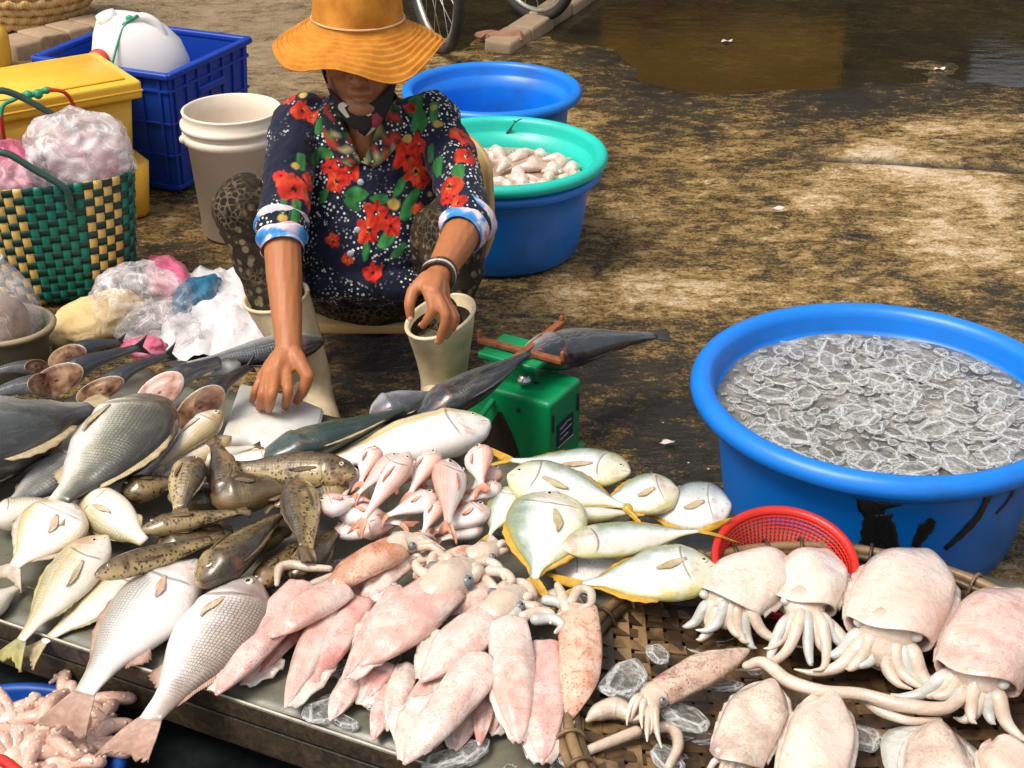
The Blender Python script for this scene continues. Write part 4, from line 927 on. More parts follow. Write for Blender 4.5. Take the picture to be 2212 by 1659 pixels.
fish('small_pointed_fish', 'small pale fish with pointed yellow snout beside the cutting board', (480, 890), (325, 1028), 54, 'slim', 'whiting', .25, .215, 'r', roll=0, bend=-.04, n=28)
fish('small_pale_fish', 'second pale slim fish just under the pointed yellow snouted one', (500, 945), (305, 1062), 46, 'slim', 'whiting', .215, .20, 'r', n=24, eye=False)
fish('small_yellow_fish', 'slim golden brown fish with dark tail tip below the cutting board', (420, 1000), (572, 958), 40, 'slim', 'whiting', .205, .205, 'u', n=24, eye=False, fin='brown', pect='none', tailfin=True)
fish('small_white_fish', 'short white fish lying between the golden one and the groupers', (602, 990), (440, 996), 36, 'slim', 'whiting', .205, .205, 'u', n=22, eye=False, pect='none')
# sawn lengths of dark fish, back left
piece('sawn dark fish length with brown cut face, farthest back beside the yellow sack', (145, 772), 0, (262, 738), 34, 'bonito', .185, .20, fleshd, .80)
piece('sawn dark fish length with the broad tan cut face, leftmost in the row', (122, 822), 0, (300, 750), 42, 'bonito', .20, .225, fleshd, .82)
piece('sawn dark fish length with striped back and reddish brown cut face', (216, 842), 0, (365, 765), 38, 'bonito', .20, .225, fleshd, .62)
piece('sawn silvery fish length with the clean pink cut face', (344, 848), 0, (470, 782), 38, 'greybonito', .205, .21, fleshm, 1.0, tailr=.4, tailfin=False)
piece('sawn dark fish length with dark red hollow cut face, nearest the hand', (432, 880), 0, (540, 792), 42, 'bonito', .215, .235, fleshd, .86)
piece('grey fish tail length cut by the left frame edge, upper one', (78, 792), 0, (-80, 830), 20, 'greybonito', .185, .18, fleshd, .9, tailfin=False)
piece('grey fish tail length cut by the left frame edge, lower one', (92, 828), 0, (-90, 885), 28, 'greybonito', .20, .19, fleshd, .9, tailfin=False)
fish('dark_small_fish', 'small dark grey fish lying behind the pink cut face', (520, 785), (395, 820), 34, 'slim', 'bonito', .19, .18, 'u', n=20, eye=False, fin='dark', pect='none')
fish('white_belly_fish', 'long fish with white belly and dark back on the white plastic behind the hand', (700, 738), (352, 798), 62, 'slim', 'bonito', .175, .18, 'd', roll=-22, n=28, eye=False, fin='dark', pect='none')
# long fish in front of the seated person
fish('long_green_mackerel', 'long dark green mackerel with golden edge below the cutting board', (560, 996), (925, 862), 66, 'seabass', 'mackerel', .205, .225, 'd', roll=22, bend=.02, n=40, m=24, eye=False, pect='none', tailfin=False)
fish('pearly_trevally', 'long pearly white fish with golden stripe, pointing at the green scale', (1058, 915), (640, 1022), 96, 'seabass', 'trevally', .215, .195, 'u', roll=6, bend=.03, n=40, m=24, fin='clear', pect='none')
fish('dark_bonito', 'dark blue black fish leaning up against the scale arms', (905, 900), (1185, 738), 66, 'seabass', 'bonito', .20, .27, 'd', roll=20, n=34, m=22, eye=False, fin='dark', pect='none', tailfin=False)
fish('silver_tail_fish', 'shiny silver fish tail between the green mackerel and the dark fish', (800, 900), (985, 838), 66, 'mackerel', 'greybonito', .20, .215, 'd', roll=10, n=26, eye=False, fin='clear', pect='none')
fish('grey_bonito', 'mottled grey fish with dark tail lying behind the scale', (1130, 775), (1472, 722), 74, 'slim', 'bonito', .225, .14, 'd', roll=-10, bend=-.10, n=34, m=22, eye=False, fin='dark', pect='none')
# brown spotted groupers
GG = dict(group='brown spotted groupers', cat='grouper', wk=1.18)
fish('grouper', 'short pale spotted grouper standing upright at the left of the brown heap', (420, 990), (388, 1120), 66, 'grouper', 'grouperpale', .265, .235, 'r', roll=10, bend=-.08, n=28, **GG)
fish('grouper', 'brown grouper bent with its tail raised straight up', (492, 1090), (454, 938), 62, 'grouper', 'grouper', .225, .275, 'l', bend=-.10, n=28, eye=False, **GG)
fish('grouper', 'spotted grouper lying across the top of the brown heap, head by the pink fish', (768, 1024), (470, 1010), 66, 'grouper', 'grouperpale', .25, .235, 'u', roll=35, bend=.05, n=32, **GG)
fish('grouper', 'dark brown grouper in the shaded middle of the heap', (455, 1078), (660, 1040), 78, 'grouper', 'grouperdark', .225, .22, 'u', n=28, **GG)
fish('grouper', 'second dark grouper half hidden under the spotted one on top', (765, 1052), (560, 1092), 62, 'grouper', 'grouper', .215, .21, 'u', n=26, **GG)
fish('grouper', 'golden spotted grouper hanging head up at the right of the brown heap', (645, 1038), (664, 1212), 72, 'grouper', 'grouperpale', .255, .235, 'l', roll=20, n=30, eye=False, **GG)
fish('grouper', 'large olive brown grouper pointing at the speckled silver fish', (432, 1262), (628, 1092), 74, 'grouper', 'grouperpale', .225, .235, 'r', roll=25, n=32, **GG)
fish('grouper', 'slender pale spotted grouper above the pale silver fish', (206, 1244), (498, 1152), 46, 'grouper', 'grouperpale', .235, .215, 'u', roll=35, n=30, **GG)
fish('grouper', 'thin brown grouper with open mouth below the upright one', (308, 1144), (548, 1098), 40, 'grouper', 'grouper', .225, .225, 'u', n=26, **GG)
fish('grouper', 'small dark grouper with greenish face beside the speckled silver fish', (556, 1268), (640, 1168), 46, 'grouper', 'grouper', .205, .205, 'l', n=24, **GG)
fish('grouper', 'round tan spotted grouper under the golden one', (632, 1246), (735, 1135), 58, 'grouper', 'grouperpale', .20, .20, 'r', n=24, eye=False, **GG)
fish('grouper', 'brown grouper head peeping out left of the upright spotted one', (266, 1066), (400, 1030), 52, 'grouper', 'grouper', .215, .205, 'u', n=24, **GG)
fish('grouper', 'dark grouper at the bottom of the heap behind the small dark one', (520, 1180), (655, 1120), 60, 'grouper', 'grouperdark', .195, .195, 'u', n=22, eye=False, **GG)
fish('grouper', 'dark grouper under the thin brown one at the left of the heap', (340, 1192), (500, 1130), 60, 'grouper', 'grouperdark', .195, .195, 'u', n=22, eye=False, **GG)
fish('grouper', 'deep brown grouper under the upright pair', (380, 1080), (540, 1070), 60, 'grouper', 'grouperdark', .20, .20, 'u', n=22, eye=False, **GG)
# small pink snappers
SS = dict(group='small pink snappers', cat='fish', eye=True, n=26, wk=1.16)
fish('pink_snapper', 'longest pink white fish lying diagonally on top of the pink heap', (884, 978), (762, 1156), 47, 'snapper', 'snapper', .275, .235, 'r', roll=-6, **SS)
fish('pink_snapper', 'pink fish just left of the longest one, tail fin spread', (862, 980), (752, 1088), 36, 'snapper', 'snapper', .26, .24, 'l', roll=25, **SS)
fish('pink_snapper', 'pink fish right of the longest one with orange red tail', (938, 976), (876, 1084), 46, 'snapper', 'snapper', .26, .24, 'r', roll=15, **SS)
fish('pink_snapper', 'pink fish with grey head at the upper left corner of the pink heap', (808, 966), (772, 1058), 44, 'snapper', 'snapper', .25, .235, 'r', roll=10, **SS)
fish('pink_snapper', 'plump pink fish hanging straight down with wide orange tail', (974, 996), (966, 1162), 66, 'snapper', 'snapper', .27, .235, 'l', roll=30, **SS)
fish('pink_snapper', 'plump pink fish at the upper right, next to the silver fish', (1030, 966), (1042, 1066), 56, 'snapper', 'snapper', .265, .245, 'r', roll=30, **SS)
fish('pink_snapper', 'pink fish with its head poking out towards the golden grouper', (688, 1098), (806, 1072), 46, 'snapper', 'snapper', .235, .235, 'u', **SS)
fish('pink_snapper', 'pink fish lying across under the longest one, head to the right', (946, 1072), (812, 1122), 44, 'snapper', 'snapper', .245, .225, 'u', **SS)
fish('pink_snapper', 'pale pink fish at the lower left of the pink heap', (728, 1100), (900, 1138), 50, 'snapper', 'snapper', .215, .215, 'u', **SS)
fish('pink_snapper', 'pink fish lying across at the lower right of the pink heap', (1056, 1098), (912, 1156), 48, 'snapper', 'snapper', .22, .215, 'u', **SS)
fish('pink_snapper', 'small pink fish with bright orange tail left of the plump hanging one', (948, 1080), (906, 1168), 36, 'snapper', 'snapper', .24, .225, 'r', **SS)
fish('pink_snapper', 'small pink fish pointing right at the silver pompanos', (1080, 1046), (985, 1092), 36, 'snapper', 'snapper', .23, .23, 'u', **SS)
fish('pink_snapper', 'whitish pink fish along the bottom edge of the pink heap', (770, 1150), (900, 1118), 38, 'snapper', 'snapper', .205, .21, 'd', **SS)
fish('pink_snapper', 'pink fish filling the shaded centre of the pink heap', (1010, 1030), (900, 1050), 50, 'snapper', 'snapper', .22, .22, 'u', **SS)
fish('pink_snapper', 'pink fish wedged between the corner one and the golden grouper', (760, 1010), (735, 1095), 40, 'snapper', 'snapper', .225, .22, 'l', **SS)
fish('pink_snapper', 'pink fish showing its flank below the plump upper right one', (1072, 1010), (1010, 1070), 44, 'snapper', 'snapper', .235, .225, 'r', **SS)
fish('pink_snapper', 'pink fish under the wide orange tail at the bottom of the pink heap', (1042, 1135), (930, 1172), 40, 'snapper', 'snapper', .20, .20, 'u', **SS)
fish('pink_snapper', 'pink fish under the pale one at the lower left corner of the pink heap', (722, 1140), (850, 1162), 40, 'snapper', 'snapper', .195, .195, 'u', **SS)
fish('pink_snapper', 'pink fish glimpsed between the longest one and the red tailed one', (905, 1000), (845, 1062), 40, 'snapper', 'snapper', .23, .225, 'r', **SS)
# silver pompanos with yellow fins
PP = dict(group='silver pompanos', cat='fish')
fish('pompano', 'pompano at the very top of the silver heap, head right beside the scale', (1362, 1022), (1030, 985), 72, 'pompano', 'pompano', .225, .205, 'u', n=34, roll=6, **PP)
fish('pompano', 'pompano with head to the left and golden tail fin in the heap centre', (1096, 1028), (1424, 1118), 88, 'pompano', 'pompano', .25, .225, 'u', n=36, roll=4, bend=.05, **PP)
fish('pompano', 'broad pompano hanging tail down with the bright yellow forked tail', (1202, 1064), (1138, 1312), 142, 'pompano', 'pompano', .265, .215, 'l', n=40, m=24, roll=4, wm=.125, **PP)
fish('pompano', 'pompano with yellowish head at the right of the heap, before the greyish one', (1466, 1060), (1245, 1094), 78, 'pompano', 'pompano', .235, .215, 'u', n=34, roll=4, eye=False, **PP)
fish('pompano', 'greyish dark headed pompano nearest the big blue tub', (1580, 1092), (1330, 1108), 92, 'pompano', 'pompanogrey', .225, .205, 'u', n=34, eye=False, roll=8, **PP)
fish('pompano', 'slim pompano with long yellow tail filaments reaching the red colander', (1212, 1182), (1600, 1138), 66, 'pompano', 'pompano', .245, .24, 'u', n=36, roll=28, bend=.02, eye=False, pect='none', **PP)
fish('pompano', 'nearest pompano with head right and yellow fins, above the bamboo basket', (1548, 1228), (1172, 1272), 104, 'pompano', 'pompano', .235, .215, 'u', n=40, m=24, roll=0, pectpos=(.22, .05), **PP)
fish('pompano', 'greenish pompano half hidden behind the broad hanging one', (1112, 1050), (1040, 1190), 62, 'pompano', 'pompano', .225, .205, 'l', n=26, eye=False, pect='none', **PP)
fish('pompano', 'thin slice of a pompano between the golden tail and the slim one', (1222, 1118), (1400, 1104), 34, 'slim', 'pompano', .225, .22, 'u', n=22, eye=False, fin='green', pect='none', **PP)
fish('pompano', 'shaded greenish pompano under the nearest one', (1200, 1232), (1420, 1222), 64, 'deep', 'pompanogrey', .195, .195, 'u', n=22, eye=False, fin='yellow', pect='none', **PP)

# ------------------------------------------------------------------ squid and cuttlefish
def ceph_mat(name, lo, hi, spot, spotk=.5, blush=None, blush_scale=9, blush_k=.8, rough=.26):
    g = N(name); o = g.obj(); ft = g.attr('ft'); rv = g.info()
    vadd = g.n.new('ShaderNodeCombineXYZ'); g.l.new(g.math('MULTIPLY', rv, 9.0), vadd.inputs[0]); oo = g.vadd(o, vadd.outputs[0])
    c = g.mix(g.step(g.noise(oo, 20, 6, .7), .28, .70), lo, hi); c = g.mix(g.math('MULTIPLY', g.step(g.noise(oo, 13, 5, .65, .6), .54, .68), .25), c, (.44, .31, .22))
    if blush: c = g.mix(g.math('MULTIPLY', g.step(g.math('ADD', g.noise(oo, blush_scale, 4, .6), g.math('MULTIPLY', g.math('SUBTRACT', rv, .5), .18)), .46, .68), blush_k), c, blush)
    fine = g.step(g.vor(oo, 230, 'F1', 'Distance'), .40, .15); c = g.mix(g.math('MULTIPLY', g.math('MULTIPLY', fine, g.step(g.noise(oo, 26, 3), .40, .60)), spotk), c, spot)
    vein = g.math('ABSOLUTE', g.math('SUBTRACT', g.noise(oo, 20, 4, .6, 1.0), .5)); c = g.mix(g.math('MULTIPLY', g.step(vein, .022, .0), spotk * .6), c, spot)
    tipm = g.step(ft, .12, .0); c = g.mix(g.math('MULTIPLY', tipm, .45), c, spot)
    nb = g.bump(g.noise(oo, 45, 4, .6), .55, .006); nb = g.bump(g.noise(oo, 260, 3), .2, .0012, nb)
    g.p(base=c, rough=g.math('MULTIPLY_ADD', g.noise(oo, 60, 3), .3, rough - .12), spec=.55, normal=nb, coat=.7, coatr=.05, sss=.22)
    g.b.inputs['Subsurface Radius'].default_value = (1.0, .45, .3); g.b.inputs['Subsurface Scale'].default_value = .008
    return g.m
CM = dict(
  squid=ceph_mat('pale_pink_squid_skin', (.52, .37, .31), (.76, .62, .55), (.40, .15, .11), .5, (.58, .30, .24), 11, .75),
  rosy=ceph_mat('rosy_squid_skin', (.54, .31, .26), (.74, .54, .48), (.40, .11, .09), .55, (.54, .18, .155), 11, .9),
  orange=ceph_mat('orange_squid_skin', (.56, .32, .21), (.74, .53, .40), (.34, .085, .03), .85, (.50, .18, .08), 13, .9),
  brown=ceph_mat('brown_speckled_squid_skin', (.46, .29, .20), (.72, .56, .45), (.18, .05, .03), .9, (.28, .125, .075), 13, .85),
  cream=ceph_mat('cream_cuttlefish_skin', (.62, .49, .39), (.80, .69, .60), (.48, .25, .17), .45, (.62, .37, .28), 10, .5),
  pinkc=ceph_mat('pinkish_cuttlefish_skin', (.58, .37, .30), (.78, .60, .52), (.42, .16, .11), .55, (.56, .27, .21), 9, .75),
  greyc=ceph_mat('tan_cuttlefish_skin', (.48, .37, .27), (.72, .60, .50), (.36, .18, .12), .6, (.28, .115, .12), 11, .7),
  arm=ceph_mat('white_squid_arm_skin', (.56, .46, .35), (.78, .71, .61), (.46, .30, .20), .3), armgrey=ceph_mat('bluish_white_arm_skin', (.46, .45, .39), (.72, .69, .62), (.34, .34, .32), .25),
  fin=ceph_mat('translucent_squid_fin', (.54, .43, .36), (.72, .63, .56), (.44, .20, .15), .35), inside=ceph_mat('mantle_inside', (.50, .34, .20), (.66, .50, .34), (.4, .2, .1), .1), eyeg=plain('squid_eye_grey', (.16, .175, .19), .2, .3, 60, .05))
def squid(label, tip, opn, w, skin, zt, zo, fins='lr', flat=.46, arms=None, armlen=70, armdir=None, bend=0, group='squid on the board', finw=.60, finlen=.62, name='squid', narm=6, head=True, cat='squid', eyes=True, roll=0):
    a, b = P(tip[0], tip[1], zt), P(opn[0], opn[1], zo); ax = b - a; L = ax.length; axn = ax.normalized(); side = Vector((-axn.y, axn.x, 0)).normalized()
    q0 = (a + b) / 2; dx, dy = opn[0] - tip[0], opn[1] - tip[1]; dl = math.hypot(dx, dy); nx, ny = -dy / dl, dx / dl
    pa, pb = proj(q0 + side * .02) - proj(q0 - side * .02), proj(q0 + V(0, 0, .02)) - proj(q0 - V(0, 0, .02))
    wm = 1.14 * w / math.hypot(abs(pa.x * nx + pa.y * ny) / .04, flat * abs(pb.x * nx + pb.y * ny) / .04)
    n, m = 26, 20; u = np.linspace(0, 1, n); c = catmull([a, q0 + side * bend * L + V(0, 0, .004), b], n); tg, A, B = frames(c, (0, 0, 1))
    if roll:
        r_ = math.radians(roll); A, B = A * math.cos(r_) + B * math.sin(r_), B * math.cos(r_) - A * math.sin(r_)
    rad = curve([(0, .07), (.05, .24), (.16, .52), (.34, .84), (.56, 1.0), (.82, .98), (1, .88)], u) * wm / 2
    root = thing(name, label, cat, q0 - V(0, 0, .02), group); ph = np.linspace(0, 2 * math.pi, m, endpoint=False); rr = random.Random(label)
    wob_ = 1 + .05 * np.sin(u * 9 + rr.uniform(0, 6))[:, None] * np.cos(ph * 2 + rr.uniform(0, 6))[None]
    ring = c[:, None] + (rad[:, None] * wob_)[..., None] * (np.cos(ph)[None, :, None] * A[:, None] * flat + np.sin(ph)[None, :, None] * B[:, None])
    ring = ring + A[:, None] * ((.0014 * np.cos(ph * 5 + u[:, None] * 5 + rr.uniform(0, 6)) + .005 * fbm(u[:, None] * 4 + rr.uniform(0, 9), np.cos(ph)[None] * 1.5 + np.sin(ph)[None] * .7 + 0 * u[:, None], 7, 3)) * sm(0, .2, u)[:, None])[..., None]
    inner = [c[-1] + (ring[-1] - c[-1]) * .93 + tg[-1] * .003, c[-1] + (ring[-1] - c[-1]) * .84 - tg[-1] * .006, c[-4] + (ring[-4] - c[-4]) * .75]
    allr = np.concatenate([ring, np.array(inner)]); ft = np.concatenate([np.repeat(u, m), np.full(3 * m, 1.0)])
    mk('mantle', loft(allr, True, True), CM[skin], root, attrs={'ft': ft})
    for sg, key in ((1, 'l'), (-1, 'r')):       # fins along the rear of the mantle
        if key not in fins: continue
        us = np.linspace(.015, finlen, 14); g = []
        for i, uu in enumerate(us):
            cc, bb, aa_ = np.array([np.interp(uu, u, c[:, k]) for k in range(3)]), B[int(uu * (n - 1))], A[int(uu * (n - 1))]; r0 = float(np.interp(uu, u, rad)); k = i / 13
            wd = wm * finw * math.sin(math.pi * min(1, k * .86 + .08)) ** .8 * (1 if k < .8 else (1 - (k - .8) * 4.6))
            row = []
            for v in np.linspace(0, 1, 6):
                drop = -.10 * wm * v; row.append(cc + bb * sg * (r0 * .75 + v * wd) + aa_ * (.10 * rad[int(uu * (n - 1))] * flat + drop * .8 + .004 * math.sin(uu * 40 + v * 3) * v) + tg[int(uu * (n - 1))] * (v * wd * .25))
            g.append(row)
        gv, gf = shell(g, .0022); mk('fin', (gv, gf), CM['fin'], root, attrs={'ft': np.full(len(gv), .5)})
    if head:
        hb = b + axn * wm * .28; ad = (P(armdir[0], armdir[1], zo) - hb).normalized() if armdir else axn
        mk('head', tube([b - axn * wm * .15, b + axn * wm * .18, hb + ad * wm * .18], [wm * .36, wm * .40, wm * .30], 14, 10, .8), CM['arm'], root)
        if eyes:
            for sg in (1, -1):
                e = mk('eye', ball(b + axn * wm * .22 + side * sg * wm * .33 + V(0, 0, wm * .08), wm * .115, 12, 8), CM['eyeg'], root); mk('pupil', ball(b + axn * wm * .22 + side * sg * wm * .36 + V(0, 0, wm * .13), wm * .06, 10, 6), eyeb, e)
        al = sizeat(b, armlen)
        for k in range(narm):
            q = (k - (narm - 1) / 2) / max(1, narm - 1); s_ = side * q; p0 = hb + ad * wm * .2 + s_ * wm * .5; dirv = (ad + s_ * rr.uniform(.6, 1.3)).normalized(); ln = al * rr.uniform(.6, 1.1)
            curl = side * rr.uniform(-.5, .5) * ln; p = [p0, p0 + dirv * ln * .4 + V(0, 0, rr.uniform(0, .012)), p0 + dirv * ln * .75 + curl * .35 - V(0, 0, .004), p0 + dirv * ln * .95 + curl * .9 - V(0, 0, .008 + rr.uniform(0, .006))]
            mk('arm', tube(p, [wm * .12, wm * .10, wm * .07, wm * .022], 8, 16), CM['arm'], root)
    return root
squid('red flushed squid at the left front corner next to the speckled fish', (466, 1502), (655, 1268), 74, 'rosy', .185, .215, 'r', finw=.80, head=False)
squid('short squid with orange stained tip beside the red flushed one', (584, 1378), (738, 1272), 66, 'squid', .215, .22, 'r', head=False, bend=.04)
squid('slim bluish pink squid pointing down to the board edge, third from the left', (616, 1530), (728, 1292), 60, 'squid', .182, .205, 'l', head=False, finw=.6)
squid('rose pink squid whose small tip ends at the melting ice', (664, 1490), (782, 1300), 62, 'rosy', .185, .205, 'r', head=False)
squid('narrow red squid with a wide pale fin on its left side', (744, 1468), (858, 1272), 44, 'rosy', .205, .215, 'l', finw=1.0, finlen=.75, head=False)
squid('wide cream squid with grey eye in the upper middle of the squid rows', (778, 1440), (955, 1268), 104, 'squid', .208, .228, 'r', flat=.42, finw=.35, armlen=50, armdir=(1040, 1205))
squid('wide squid with dark red blotch near its grey eye', (908, 1474), (1078, 1318), 86, 'squid', .205, .23, 'r', flat=.45, finw=.45, armlen=45, armdir=(1150, 1240))
squid('long cream squid whose tip hangs over the bottom of the frame', (872, 1652), (1050, 1428), 84, 'squid', .19, .225, 'r', flat=.5, finw=.55, head=False)
squid('straight upright cream squid in the middle right of the squid rows', (1122, 1606), (1098, 1346), 88, 'squid', .20, .235, 'lr', flat=.48, finw=.22, head=False)
squid('upright squid with pink flushed top at the bottom middle', (1172, 1652), (1178, 1396), 84, 'rosy', .19, .215, 'lr', flat=.48, finw=.40, head=False)
squid('orange brown squid curled at its tip, rightmost of the upright ones', (1226, 1562), (1248, 1318), 86, 'orange', .20, .235, '', flat=.5, bend=-.05, head=False)
squid('upper squid with red streak lying below the brown groupers', (702, 1274), (858, 1182), 62, 'orange', .225, .235, '', flat=.6, armlen=80, armdir=(950, 1180))
squid('small pinkish squid tucked under the one with the red streak', (778, 1298), (868, 1218), 44, 'squid', .205, .215, 'l', armlen=60, armdir=(935, 1225))
squid('short squid with red top lying right below the pink fish', (892, 1248), (1036, 1200), 52, 'orange', .215, .225, 'r', armlen=45, armdir=(1080, 1175))
squid('small rosy squid tip showing under the wide cream squid', (770, 1522), (835, 1440), 50, 'rosy', .170, .18, 'l', head=False)
squid('narrow bluish squid pointing down below the wide cream squid', (836, 1580), (880, 1440), 50, 'squid', .170, .185, '', head=False)
squid('slender pink squid beside the long cream one', (868, 1612), (930, 1470), 50, 'rosy', .172, .19, 'r', head=False)
squid('white fin edge of a squid under the upright cream one', (1064, 1590), (1060, 1440), 60, 'squid', .17, .18, 'l', head=False)
squid('pale squid half buried between the slim bluish one and the rose one', (690, 1440), (770, 1290), 56, 'squid', .172, .18, '', head=False)
squid('whitish squid lying crosswise behind the upright ones', (1060, 1330), (1190, 1298), 44, 'cream', .195, .20, '', armlen=50, armdir=(1260, 1300))
squid('sleek pale squid lying between the narrow red one and the wide cream one', (735, 1505), (838, 1330), 50, 'squid', .176, .19, '', head=False)
squid('sleek cream squid under the wide blotched one', (928, 1540), (1010, 1400), 60, 'squid', .18, .20, '', head=False)
squid('sleek rosy squid left of the straight upright one', (1035, 1612), (1062, 1400), 54, 'rosy', .178, .19, '', head=False)
squid('plain pale squid at the back of the rows beside the curled tentacle', (968, 1330), (1060, 1262), 48, 'squid', .205, .215, '', head=False)
squid('thin pink squid filling the gap beside the speckled fish', (560, 1452), (690, 1300), 46, 'rosy', .172, .185, '', head=False)
squid('small sleek squid at the board edge below the rose pink one', (712, 1558), (778, 1448), 48, 'squid', .168, .175, '', head=False)
squid('small sleek squid at the board edge below the wide cream one', (806, 1600), (850, 1478), 46, 'rosy', .168, .175, '', head=False)
squid('small pale squid tip at the bottom between the long cream and the upright ones', (985, 1622), (1030, 1500), 52, 'squid', .17, .178, 'r', head=False)
squid('pale squid at the left end behind the red flushed one', (520, 1480), (612, 1360), 50, 'squid', .166, .172, 'l', head=False)
squid('small squid with bluish flank between the two upright ones', (1140, 1640), (1140, 1440), 50, 'squid', .178, .19, '', head=False)
squid('short squid crosswise under the red streaked one', (690, 1330), (800, 1262), 52, 'squid', .185, .19, '', head=False)
# loose white arms between the squid rows
def loose_arm(label, pts, z, r, mat='arm', nm='squid_tentacle'):
    zs = z if hasattr(z, '__len__') else [z] * len(pts)
    ob = mk(nm, tube([P(x, y, q) for (x, y), q in zip(pts, zs)], r, 8, len(pts) * 7), CM[mat]); return tag(ob, label, 'tentacle')
loose_arm('white tentacle bent in a hook beside the brown groupers', [(598, 1262), (604, 1228), (632, 1220), (668, 1226), (712, 1228)], .215, [.004, .008, .008, .007, .005])
loose_arm('thin white tentacle below the hooked one', [(650, 1278), (680, 1262), (715, 1248), (745, 1232)], .205, [.005, .008, .008, .004])
loose_arm('pale tentacle curled at the foot of the yellow tail', [(1062, 1300), (1090, 1268), (1130, 1262), (1150, 1285), (1135, 1310)], .225, [.008, .010, .009, .008, .004])
loose_arm('curled white tentacle above the orange brown squid', [(1235, 1300), (1250, 1275), (1275, 1278), (1276, 1305), (1255, 1315)], .245, [.008, .008, .007, .006, .004])
loose_arm('short upright white tentacle beside the yellow tail', [(1225, 1318), (1215, 1290), (1205, 1265)], .24, [.009, .009, .006])
loose_arm('pair-like tan tentacle sweeping below the short red topped squid', [(985, 1262), (1030, 1240), (1060, 1262), (1085, 1290)], .225, [.006, .008, .008, .004])
loose_arm('white tentacle along the red topped squid', [(1000, 1240), (1045, 1215), (1075, 1225), (1090, 1250)], .235, [.006, .009, .008, .004])
loose_arm('long white tentacle snaking from the upper cuttlefish to the lower right', [(1612, 1438), (1650, 1432), (1705, 1472), (1780, 1494), (1860, 1500), (1945, 1522), (2040, 1530), (2090, 1500)], .222, [.006, .009, .010, .009, .009, .010, .009, .006])
loose_arm('thin white tentacle branching down to the bottom right', [(1862, 1506), (1900, 1535), (1960, 1556), (2030, 1556)], .205, [.008, .008, .006, .004])

